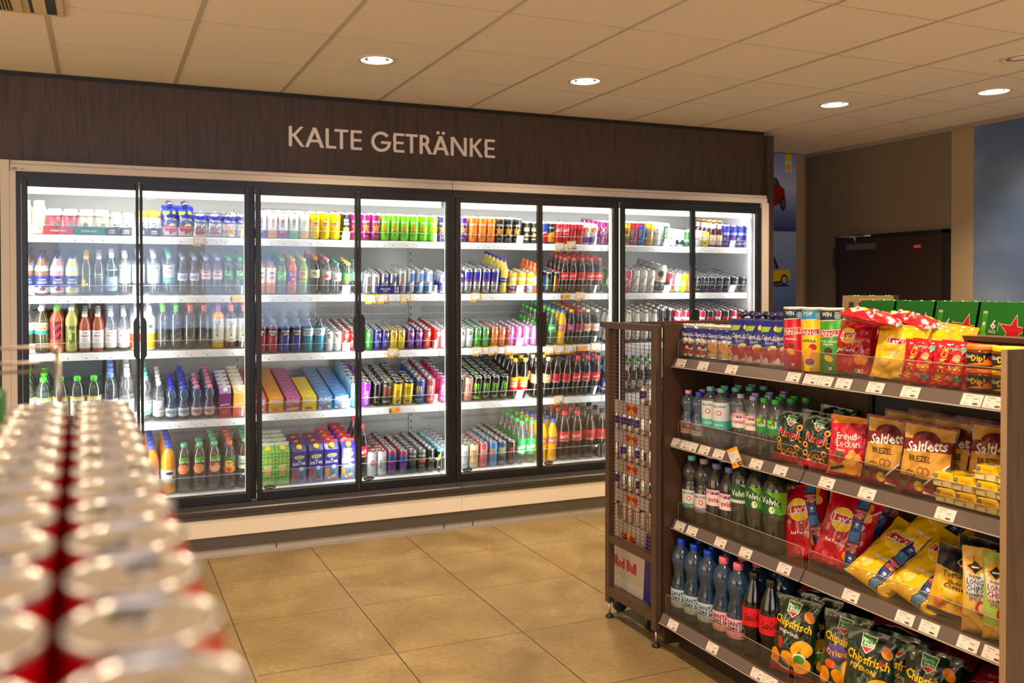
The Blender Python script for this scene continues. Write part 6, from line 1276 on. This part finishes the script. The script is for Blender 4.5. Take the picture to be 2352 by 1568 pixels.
def build_tube(name, base, ops):
    r, h = .0385, .228; b = MB(); b.lathe([(r*.98, 0), (r, .003), (r, h-.008)], base, 32); wrap(b, ops, r, 0, umax=r*3, vlim=(.002, h-.01)); o = b.obj(name)
    b = MB(); b.lathe([(r*1.02, h-.009), (r*1.04, h-.004), (r*1.03, h), (r*.9, h-.001)], P(236, 230, 224), 32); return Model(o, [b.obj('lid', o)])
def tubeart(top, win): return [('Q', top, [(-140, 178), (140, 196), (140, 230), (-140, 230)]), ('Q', W_, [(-140, 175), (140, 193), (140, 196), (-140, 178)]), ('T', W_, win, -14, 206, 15, 0, 34), ('N', P(60, 170, 220), 24, 200, 14, 2), ('O', P(180, 190, 196), 24, 200, 11), ('Q', W_, [(-46, 124), (46, 134), (46, 156), (-46, 150)]), ('Q', RED, [(-44, 126), (44, 136), (44, 153), (-44, 148)]), ('T', W_, 'PRINGLES', 0, 140, 15, 4, 80)]
for key, c, top, win, ex, lab, u in (('pr1', (196, 12, 50), P(16, 44, 66), 'WIN', [('T', W_, 'ORIGINAL', -10, 112, 7), ('O', P(250, 196, 40), -8, 66, 16, 10, -30), ('O', P(90, 44, 30), -8, 88, 12, 8)], 'red crisp tube with white lid lettered PRINGLES', 1826),
                           ('pr2', (250, 196, 10), P(40, 150, 200), 'POP', [('T', K_, 'PAPRIKA', -10, 110, 9), ('O', RED, 4, 88, 13, 12), ('O', P(250, 170, 50), -8, 60, 22, 26), ('O', P(120, 60, 130), -6, 36, 16, 12)], 'yellow crisp tube with white lid between red and green', 1868),
                           ('pr3', (60, 150, 30), P(16, 44, 66), 'WIN', [('T', W_, 'SOUR CREAM', -10, 112, 7), ('T', W_, 'ONION', -10, 102, 7), ('O', P(70, 30, 20), -8, 80, 14, 12), ('O', P(250, 196, 40), -6, 54, 16, 10, -30), ('O', W_, 26, 76, 6, 9)], 'green crisp tube with white lid beside the red bag', 1911)):
    K(key, 'crisp_tube', 'crisp tube', '', build_tube, P(*c), tubeart(top, win)+ex+[('R', W_, 0, 20, 10, 10)])
    gput(key, 2.352, gy(u, 2.352), zt, lab, -52, group='crisp tubes')
gput('lr', 2.36, 2.267, zt, 'red potato chip bag standing beside the green tube', -68, -7, 3, 'potato chip bags on the top shelf')
gput('lr', 2.45, 2.264, zt, 'red potato chip bag standing behind the first red one', -62, -8, 4, 'potato chip bags on the top shelf')
for (x, y, z, rz, tx, ty, lab) in ((2.47, 2.089, 1.436, 24, -78, -8, 'red potato chip bag lying on top, nearer the green tube'), (2.56, 2.028, 1.424, 16, -78, 10, 'red potato chip bag lying on top beside the green cartons')):
    gput('lr', x-.08, y, z, lab, rz, tx, ty, 'potato chip bags on the top shelf')
for (u, x, lab) in ((2054, 2.36, 'yellow potato chip bag standing in front, beside the red one'), (2108, 2.43, 'yellow potato chip bag standing behind the peanut bags'), (2140, 2.50, 'yellow potato chip bag further behind the peanut bags'), (2165, 2.56, 'yellow potato chip bag touching the back ledge')):
    gput('ly', x, gy(u, x), zt, lab, -62, -10, 8, 'potato chip bags on the top shelf')
gput('nic', 2.325, 1.974, zt, 'red peanut snack bag beside the yellow chip bag', -64, -8, 6, 'peanut snack bags'); gput('nic', 2.325, 1.865, zt, 'red peanut snack bag beside the dip jars', -62, -6, 5, 'peanut snack bags')
gput('nic', 2.385, 1.997, zt, 'red peanut snack bag behind the first one', -60, -8, 6, 'peanut snack bags'); gput('nic', 2.385, 1.889, zt, 'red peanut snack bag behind the second one', -60, -6, 5, 'peanut snack bags')
def build_jar(name, lidc, tx):
    r, h = .0415, .066; b = MB(); b.lathe([(r*.85, 0), (r, .006), (r, h*.74), (r*.9, h*.82)], S(110, 44, 16, .15, coat=.8), 28); wrap(b, [('R', BLACK, 0, 28, 200, 36), ('Q', lidc, [(-50, 11), (80, 11), (80, 34), (20, 37), (0, 19)]), ('O', P(120, 50, 40), 28, 30, 16, 8), ('T', YEL, 'Dip!', -12, 31, 17, 0, 36), ('T', W_, 'Chio', -42, 35, 10)], r, 0, umax=r*3); o = b.obj(name)
    b = MB(); b.lathe([(r*.96, h*.80), (r*.98, h*.84), (r*.98, h-.002), (r*.92, h)], lidc, 28); return Model(o, [b.obj('lid', o)])
K('jr1', 'dip_jar', 'jar', '', build_jar, P(244, 120, 20), ''); K('jr2', 'dip_jar', 'jar', '', build_jar, P(250, 200, 20), '')
for key, u, n, cn in (('jr1', 2257, 2, 'orange-lidded'), ('jr2', 2318, 2, 'yellow-lidded')):
    for k in range(n): gput(key, 2.34, gy(u, 2.34), zt+k*.0665, '%s dip jar, %s of its stack beside the %s' % (cn, ('bottom', 'top')[k], 'peanut bags' if key == 'jr1' else 'wood end panel'), -52, group='dip jars')
# ---- second shelf: small waters, ring snacks, peanut curls, pretzels, crackers
z2 = .9145
rowx = (2.33, 2.402, 2.474, 2.546)
for u, key, n, d in ((1582, 'sep', 3, 'blue bottle with pink cap'), (1606, 'seb', 3, 'blue bottle with blue cap'), (1632, 'get', 4, 'clear bottle with teal cap, outer file'), (1657, 'get', 4, 'clear bottle with teal cap, inner file'), (1702, 'evi', 4, 'clear bottle with lilac cap, outer file'), (1731, 'evi', 3, 'clear bottle with lilac cap, inner file'), (1756, 'vol', 3, 'clear bottle with green cap, outer file'), (1782, 'vol', 3, 'clear bottle with green cap, inner file')):
    y = gy(u, 2.33)
    for i in range(n): gput(key, rowx[i], y, z2, '%s, %s row of the second brown shelf' % (d, BACKW[i]), -55, group='water bottles on the second brown shelf', j=.15)
gput('rin', 2.335, 2.533, z2, 'dark green ring snack bag beside the water bottles', -66, -6, 2, 'ring snack bags'); gput('rin', 2.335, 2.405, z2, 'dark green ring snack bag beside the red bag', -68, -6, 4, 'ring snack bags')
for k, (x, u) in enumerate(((2.42, 1862), (2.50, 1905))): gput('rin', x, gy(u, x), z2+.015*k, 'dark green ring snack bag %s behind the first two' % ('close', 'further')[k], -60, -12, 8, 'ring snack bags')
gput('erd', 2.335, 2.262, z2, 'red peanut curl bag between ring snacks and pretzels', -66, -7, 3)
for k, (u, x, lab) in enumerate(((2033, 2.34, 'pretzel bag in front beside the red bag'), (2120, 2.335, 'pretzel bag in front beside the cracker packs'), (2075, 2.42, 'pretzel bag in the second row beside the red bag'), (2190, 2.41, 'pretzel bag in the second row above the crackers'), (2130, 2.50, 'pretzel bag in the third row'), (2245, 2.50, 'pretzel bag in the third row near the wood panel'), (2280, 2.43, 'pretzel bag closest to the wood panel'))):
    gput('sal', x, gy(u, x), z2+(.0 if k < 2 else .012), lab, -68, -6, 5, 'pretzel bags')
n = 0
for lv, us in enumerate(((2170, 2216, 2266, 2318), (2162, 2208, 2262, 2312), (2258, 2312))):
    for u in us:
        lab = 'yellow cracker pack, %s layer, %s from the pretzel bag' % (('bottom', 'middle', 'top')[lv], ORD[us.index(u)] if lv < 2 else ('third', 'fourth')[us.index(u)])
        gput('tuc', 2.39+.004*lv, gy(u, 2.315), z2+.0452*lv, lab, -88, 0, 0, 'cracker packs')
# ---- third shelf
z3 = .5625
KB('ger1', 'water_bottle', '', 'bubble', .041, .275, clear(205, 205, 205, .6, haze=.04), P(110, 200, 180), (.20, .48, P(222, 226, 228), [('R', P(70, 170, 160), 0, -28, 300, 20), ('T', P(50, 70, 120), 'GEROLSTEINER', 0, 26, 9, 0, 68), ('Z', RED, 0, 4, 13, 0, .55, 10), ('O', W_, 0, 4, 6), ('T', W_, 'MEDIUM', 0, -28, 7)]))
KB('ger2', 'water_bottle', '', 'bubble', .041, .275, clear(205, 205, 205, .6, haze=.04), P(170, 168, 166), (.20, .48, P(228, 222, 220), [('R', P(150, 150, 180), 0, -28, 300, 20), ('T', P(50, 70, 120), 'GEROLSTEINER', 0, 26, 9, 0, 68), ('Z', RED, 0, 4, 13, 0, .55, 10), ('O', W_, 0, 4, 6)]))
KB('evi1', 'water_bottle', '', 'dome', .042, .27, clear(205, 200, 210, .6, haze=.04), P(120, 130, 190), (.38, .62, P(236, 222, 220), [('R', P(236, 140, 150), 0, 22, 300, 12), ('T', P(190, 40, 80), 'evian', 0, -6, 22, 0, 60), ('Q', P(40, 70, 160), [(-18, 14), (-8, 26), (0, 16), (8, 24), (18, 14)])]))
KB('vol1', 'water_bottle', '', 'volvic', .045, .32, clear(196, 206, 200, .6, haze=.04), P(90, 150, 120), (.46, .70, P(30, 90, 50), [('Q', P(210, 216, 206), [(0, 40), (80, 40), (80, -10)]), ('T', W_, 'Volvic', 0, 2, 24, 0, 66), ('R', P(214, 216, 200), 0, -30, 300, 12)]))
KB('vol2', 'water_bottle', '', 'volvic', .047, .32, clear(190, 206, 180, .6, haze=.04), P(90, 140, 100), (.46, .72, G(130, 200, 20), [('Q', P(20, 90, 50), [(-60, 44), (-20, 40), (34, 4), (24, -44), (-60, -44)]), ('T', W_, 'Volvic', -8, 8, 24, -6, 70), ('O', P(70, 160, 30), 20, -22, 18, 17), ('O', P(236, 226, 190), 0, -24, 11, 14)]))
for key, u, n, d in (('ger1', 1590, 2, 'bulbous clear water bottle with teal cap'), ('ger2', 1618, 2, 'bulbous clear water bottle with grey cap'), ('evi1', 1647, 2, 'clear water bottle with pink label, outer file'), ('evi1', 1677, 2, 'clear water bottle with pink label, inner file'), ('vol1', 1706, 1, 'tall clear water bottle with dark green label'), ('vol2', 1742, 2, 'tall bottle with apple label beside the dark green label'), ('vol2', 1780, 2, 'tall bottle with apple label beside the red chip bags')):
    for i in range(n): gput(key, 2.345+i*.1, gy(u, 2.345), z3, '%s, %s row' % (d, ('front', 'second')[i]), -55, group='water bottles on the third brown shelf', j=.1)
gput('lrf', 2.40, 2.488, z3, 'red film-strip chip bag leaning beside the apple water bottles', -62, -14, -12, 'film-strip chip bags')
gput('lrf', 2.37, 2.344, z3+.008, 'red film-strip chip bag leaning beside the yellow one', -64, -12, 12, 'film-strip chip bags')
gput('lrf', 2.50, 2.392, z3+.03, 'red film-strip chip bag in the dark second row', -64, -12, 22, 'film-strip chip bags')
gput('lyf', 2.33, 2.174, z3+.012, 'yellow film-strip chip bag beside the red ones', -66, -46, 26, 'film-strip chip bags')
gput('lyf', 2.33, 2.009, z3+.012, 'yellow film-strip chip bag beside the nacho bag', -68, -44, 26, 'film-strip chip bags')
gput('lyf', 2.45, 2.117, z3+.09, 'yellow film-strip chip bag in the second row', -66, -40, 30, 'film-strip chip bags')
gput('che', 2.36, 1.882, z3, 'nacho bag lettered Cheese with a yellow cheese block', -66, -12, 8); gput('che', 2.48, 1.898, z3+.01, 'nacho bag in the dark row behind the long chips', -66, -12, 6)
gput('lcy', 2.325, 1.768, z3, 'yellow LONG CHIPS bag beside the nacho bag', -60, -3); gput('lcg', 2.33, 1.707, z3, 'green LONG CHIPS bag beside the wood end panel', -60, -3)
# ---- bottom shelf
z4 = .1625
for i, (key, cap, bg) in enumerate((('sb1', P(20, 60, 200), P(180, 208, 222)), ('sb2', P(236, 110, 130), P(240, 176, 186)))):
    KB(key, 'water_bottle', '', 'hour', .044, .325, clear(130, 185, 232, .6, .1, haze=.08), cap, (.13, .36, bg, [('T', P(30, 34, 60), 'SANTA', 0, 18, 17, -4, 70), ('T', P(30, 34, 60), 'EMILIA', 0, -2, 17, -4, 74), ('O', ORANGE, 0, -22, 4), ('R', P(90, 100, 120), 0, -30, 60, 1)]))
KB('ckz', 'cola_bottle', '', 'coke', .043, .315, clear(110, 96, 92, .6, .1, haze=.04), P(30, 26, 26), (.38, .60, P(214, 12, 34), cola(K_, 26, 'ZERO SUGAR')), liq=CK, fill=.78)
for u, key, n, d in ((1566, 'sb1', 3, 'tall blue water bottle with blue cap, at the shelf end'), (1596, 'sb1', 3, 'tall blue water bottle with blue cap, middle file'), (1628, 'sb1', 3, 'tall blue water bottle with blue cap, beside the pink caps'), (1664, 'sb2', 3, 'tall blue water bottle with pink cap, outer file'), (1697, 'sb2', 3, 'tall blue water bottle with pink cap, beside the cola')):
    for i in range(n): gput(key, 2.285+i*.094, gy(u, 2.285), z4, '%s, %s row' % (d, BACKW[i]), -55, group='water bottles on the bottom brown shelf', j=.15)
gput('ckz', 2.287, 2.662, z4, 'large red-label cola bottle beside the pink-capped water', -58); gput('ckz', 2.287, 2.570, z4, 'large red-label cola bottle beside the dark green bag', -58)
gput('sb1', 2.40, 2.633, z4, 'tall blue water bottle behind the cola bottles', -55)
for key, u, x, lab in (('cf1', 1818, 2.285, 'dark green crisp bag lettered ungarisch in front'), ('cf1', 1868, 2.37, 'dark green crisp bag lettered ungarisch behind the first'), ('cf2', 1935, 2.33, 'dark green crisp bag lettered Oriental'), ('cf3', 1990, 2.285, 'dark green crisp bag with pepper art in front'), ('cf3', 2062, 2.35, 'dark green crisp bag with pepper art behind'), ('cf1', 2130, 2.33, 'dark green crisp bag further along the bottom shelf')):
    gput(key, x, gy(u, x), z4, lab, -64, -9, 3, 'dark green crisp bags')
for k, (x, y, z, tx) in enumerate(((2.47, 2.48, .36, -62), (2.50, 2.18, .34, -66), (2.46, 1.95, .33, -70), (2.50, 1.80, .30, -66), (2.42, 1.74, .24, -60), (2.47, 2.02, .24, -60))):
    gput('dkf', x-.12, y, z, 'flat dark bag with red band %s' % ('behind the cola bottles', 'above the bag with pepper art', 'under the nacho bag price card', 'under the long chips bags', 'near the wood panel, lower', 'below the other flat bags in the dark')[k], -68, tx, 8, 'dark bags lying flat')
# ---- beer packs standing behind the ledge
def build_sixpack(name, w, d, h, base, ops):
    b = MB(); x, y = w/2, d/2; z1 = h*.62
    b.mesh([(-x, -y, 0), (x, -y, 0), (x, y, 0), (-x, y, 0), (-x, -y, z1), (x, -y, z1), (x, y, z1), (-x, y, z1), (-x, -y*.72, h), (x, -y*.72, h), (x, y*.72, h), (-x, y*.72, h)],
           [(3, 2, 1, 0), (0, 1, 5, 4), (1, 2, 6, 5), (2, 3, 7, 6), (3, 0, 4, 7), (4, 5, 9, 8), (6, 7, 11, 10), (8, 9, 10, 11)], base)
    def fr(u, v, k):
        v_ = v
        if v_ <= z1: return (u, -y-k, v_)
        return (u, -y+(v_-z1)/(h-z1)*y*.28-k, v_)
    for n, (mat, ps) in enumerate(art(ops)):
        for p in ps:
            p = limit(p, w/2, (0, h))
            for q in ([clip(p, 1, z1, True), clip(p, 1, z1, False)] if len(p) > 2 else []):
                if len(q) > 2: b.face([fr(a, c, .0005+n*.0001) for a, c in q], mat)
    o = b.obj(name)
    b = MB()
    for k in (-1, 0, 1):
        for j in (-1, 1): b.lathe([(.011, h-.03), (.013, h-.004), (.011, h+.002)], S(40, 110, 50, .3, .5), 10, k*w*.31, j*d*.2)
    return Model(o, [b.obj('bottle_caps', o)])
HG = S(20, 120, 34, .3, coat=.4)
hk = [('Q', P(110, 190, 50), [(-74, 40), (-42, 40), (-42, 118), (-50, 150), (-50, 214), (-66, 214), (-66, 150), (-74, 118)]), ('R', P(60, 150, 60), -58, 188, 13, 34), ('R', P(200, 206, 190), -58, 212, 17, 7), ('O', W_, -58, 174, 5, 6), ('O', P(220, 226, 214), -58, 88, 15, 20), ('O', P(30, 120, 40), -58, 88, 12.5, 17), ('Z', RED, -58, 88, 6), ('R', W_, -58, 66, 34, 10), ('T', P(20, 100, 40), 'Heineken', -58, 66, 8, 0, 31), ('T', W_, '6', -24, 172, 30), ('T', W_, 'PACK', -25, 148, 11, 0, 26), ('R', W_, -6, 166, 1.4, 30), ('Z', W_, 46, 152, 56, 8, .40), ('Z', RED, 46, 152, 51, 8, .40)]
K('hkp', 'beer_six_pack', 'beer carton', '', build_sixpack, .160, .15, .245, HG, hk)
sp_ = gd
b = MB(); b.box(2.632, 3.0, GY0, 3.16, 1.236, 1.2615, M_BR); gp(b, 'rear_shelf')
for k in range(5):
    gput('hkp', 2.80, 2.003+.170*(k-1), 1.262, 'green six-pack carton with red star, %s' % ('cut by the picture edge', 'first complete one from the wood panel side', 'second complete one from the wood panel side', 'behind the lying red bags', 'furthest along, behind the green tube')[k], -90, group='green six-pack cartons')
K('pil', 'beer_six_pack', 'beer carton', '', build_sixpack, .19, .13, .262, P(150, 122, 84), [('Q', P(220, 140, 40), [(-40, 0), (95, 0), (95, 250), (-30, 250)]), ('O', W_, 30, 150, 34, 40), ('O', P(150, 110, 60), 30, 150, 28, 34), ('T', P(90, 70, 40), 'PILSENER', -66, 178, 8)]+[('R', BLACK, -60+38*k, 225, 18, 22) for k in range(4)])
gput('pil', 2.88, 2.670, 1.262, 'brown and orange PILSENER bottle carton behind the green tube', -60)

# ------------------------------------------------------------------ mesh rack at the gondola end
rk = empty('mesh_display_rack', (2.45, 3.39, 0)); tag(rk, 'brown steel rack with wire mesh side at the end of the shelving', 'rack')
def rp(b, name, parent=rk):
    b.v = [(x-2.45, y-3.39, z) for x, y, z in b.v]; return b.obj(name, parent)
b = MB(); RX = 2.2
ya, yb = 3.183, 3.592
for y0, y1 in ((ya, ya+.034), (yb-.030, yb)): b.box(RX, RX+.035, y0, y1, .072, 1.398, M_RACK, bev=.002)
for z0, z1 in ((1.368, 1.397), (.362, .395), (.108, .150)): b.box(RX+.001, RX+.034, ya+.0345, yb-.0305, z0, z1, M_RACK)
rp(b, 'side_frame')
b = MB(); wr = S(128, 84, 58, .4, .3)
for k in range(9): b.box(RX+.014, RX+.016, ya+.068+k*.0345, ya+.070+k*.0345, .395, 1.368, wr)
for k in range(57): b.box(RX+.011, RX+.0135, ya+.034, yb-.03, .402+k*.0170, .4035+k*.0170, wr)
rp(b, 'wire_mesh')
b = MB()
b.box(2.96, 2.995, yb-.03, yb, .072, 1.395, M_RACK); b.box(2.96, 2.995, ya, ya+.034, .072, 1.395, M_RACK)
b.box(2.3, 2.96, yb-.03, yb, 1.368, 1.395, M_RACK); b.box(2.235, 2.96, ya, ya+.012, .108, .15, M_RACK); rp(b, 'rear_frame')
b = MB(); b.box(2.236, 2.252, ya-.014, ya-.001, .03, 1.398, M_BRD)
for k in range(52): b.box(2.2345, 2.236, ya-.0105, ya-.0045, .06+k*.0256, .073+k*.0256, BLACK)
rp(b, 'slotted_upright')
for y in (ya+.017, yb-.015):
    for x in (RX+.017, 2.978):
        b = MB(); b.lathe([(.005, .014), (.005, .074)], SILVER, 10, x, y); b.lathe([(.018, 0), (.020, .004), (.012, .014), (.007, .018)], BLACK, 16, x, y); rp(b, 'levelling_foot')
# energy drink display trolley inside
tr = empty('energy_drink_display', (2.42, 3.485, 0)); tag(tr, 'silver and blue wheeled Red Bull display stand behind the wire mesh', 'display stand')
def tp(b, name, parent=tr):
    b.v = [(x-2.42, y-3.39, z) for x, y, z in b.v]; return b.obj(name, parent)
SB = S(206, 198, 192, .35, .35); NV = P(44, 34, 120); TX = 2.262
bull = lambda u, v, s: [('O', P(250, 196, 20), u, v, 15*s, 19*s)]+[o_ for q in (-1, 1) for o_ in (('Q', P(196, 20, 40), [(u+q*2*s, v+2*s), (u+q*10*s, v+12*s), (u+q*26*s, v+9*s), (u+q*32*s, v-6*s), (u+q*14*s, v-8*s)][::q]), ('Q', P(196, 20, 40), [(u+q*26*s, v+8*s), (u+q*36*s, v+14*s), (u+q*34*s, v-2*s)][::q]), ('Q', P(196, 20, 40), [(u+q*12*s, v-6*s), (u+q*16*s, v-20*s), (u+q*19*s, v-6*s)][::q]), ('Q', P(196, 20, 40), [(u+q*26*s, v-4*s), (u+q*31*s, v-19*s), (u+q*33*s, v-4*s)][::q]))]
frt = lambda y0, z0: (lambda u, v, k: (TX-.0015-k, y0-u, z0+v))
b = MB(); b.box(TX, 2.56, 3.215, 3.56, .118, .455, SB); b.box(TX+.001, 2.561, 3.214, 3.2149, .118, .9, NV)
lay(b, [('Q', NV, [(118, -168), (172, -168), (172, 168), (142, 168)])]+bull(0, 104, 1.7)+[('T', P(206, 20, 40), 'Red Bull', -28, -22, 50, 0, 180)], frt(3.388, .286), .0005)
tp(b, 'display_base')
b = MB(); b.box(TX+.01, 2.55, 3.222, 3.55, .075, .118, S(60, 58, 60, .4, .4)); b.box(TX-.006, TX+.012, 3.215, 3.56, .128, .142, S(150, 140, 130, .3, .6)); tp(b, 'chassis')
for (x, y) in ((2.30, 3.52), (2.30, 3.26), (2.52, 3.52), (2.52, 3.26)):
    b = MB(); b.lathe([(.020, -.012), (.036, -.012), (.040, -.006), (.040, .006), (.036, .012), (.020, .012)], P(50, 50, 52), 24)
    b.v = [(x+p[0], y+p[2], .041+p[1]) for p in b.v]; tp(b, 'wheel')
b = MB(); b.box(2.52, 2.55, 3.23, 3.55, .455, 1.12, NV); tp(b, 'display_back')
for i, z in enumerate((1.015, .875, .735, .595)):
    b = MB(); b.box(TX+.004, 2.519, 3.22, 3.55, z-.045, z-.040, SB); b.box(TX, TX+.003, 3.22, 3.55, z-.046, z+.012, SB)
    lay(b, bull(22, -17, 1.35), frt(3.385, z), .0005); tp(b, 'display_tray')
KC('rbt', EN, '', 'B', SILVER, [('Q', P(30, 30, 130), [(-90, 0), (-20, 0), (-20, 74), (-90, 60)]), ('Q', P(30, 30, 130), [(20, 74), (90, 90), (90, 140), (20, 140)]), ('T', RED, 'Red Bull', 0, 70, 9, 0, 34)])
for i, z in enumerate((1.015, .875, .735, .595, .495)):
    for r_ in range(2 if i < 4 else 2):
        for k in range(6):
            y = 3.347+k*.0538
            if i == 0 and k > 1: continue
            if i == 4: continue
            gput('rbt', TX+.034+r_*.054, y, z-.0395-(0), 'small silver blue can, %s tray, %s row, %s from the shelving' % (('top', 'second', 'third', 'lowest')[i], ('outer', 'inner')[r_], ORD[k]), -90+random.uniform(-60, 60), group='cans in the display stand')
for k in range(6):
    for r_ in range(2): gput('rbt', TX+.034+r_*.054, 3.347+k*.0538, .4555, 'small silver blue can on the stand base, %s row, %s from the shelving' % (('outer', 'inner')[r_], ORD[k]), -90+random.uniform(-60, 60), group='cans in the display stand')

# ------------------------------------------------------------------ stack of red cans next to the camera, out of focus
b = MB(); b.box(-.30, .046, .10, 1.20, 1.183, 1.193, P(60, 20, 20)); b.box(-.29, .03, .12, 1.19, 0, 1.183, P(60, 44, 36)); o = b.obj('display_counter'); tag(o, 'dark counter under the blurred red cans', 'counter')
KC('red', SO, '', 'C', G(190, 0, 10), [('T', W_, 'Coca-Cola', 0, 62, 22, 12, 62, .25)], lid=S(186, 176, 164, .5, .6), nk=.91)
for ly in range(2):
    for c_ in range(2):
        for r_ in range(14):
            gput('red', .0175-.0668*c_-.020*(r_*.0665), .245+r_*.0668, 1.1935+ly*.1155, 'silver-lidded red can, %s layer, %s column, %s row from the front' % (('lower', 'upper')[ly], ('outer', 'inner')[c_], ORD[r_] if r_ < 10 else ('eleventh', 'twelfth', 'thirteenth', 'fourteenth')[r_-10]), random.uniform(0, 360), group='stacked red cans')
wb = empty('wire_basket', (-.15, 1.3, 1.40)); tag(wb, 'blurred wire basket at the picture edge above the red cans', 'basket')
b = MB(); ms = S(170, 160, 150, .3, .8)
for z in (1.485, 1.466, 1.455): b.tube([(-.5, 1.22, z-.006), (-.052, 1.22, z)], .0022, ms)
b.tube([(-.052, 1.22, 1.486), (-.048, 1.22, 1.368)], .004, ms)
for k in range(7): b.tube([(-.5+.05*k, 1.22, 1.37), (-.5+.05*k, 1.22, 1.475)], .0015, ms)
b.tube([(-.5, 1.22, 1.369), (-.05, 1.22, 1.369)], .003, ms)
b.v = [(x+.15, y-1.3, z-1.40) for x, y, z in b.v]; b.obj('wire_frame', wb)
b = MB(); b.box(-.6, -.075, 1.22, 1.5, 1.355, 1.365, P(90, 80, 70)); b.box(-.56, -.10, 1.25, 1.48, 0, 1.355, P(70, 56, 46)); tag(b.obj('snack_stand'), 'small brown stand carrying the blurred wire basket', 'display stand')
b = MB(); b.box(-.30, -.12, 1.26, 1.34, 1.366, 1.425, P(50, 130, 40), bev=.006); tag(b.obj('snack_packet'), 'blurred green packet in the wire basket', 'packet')
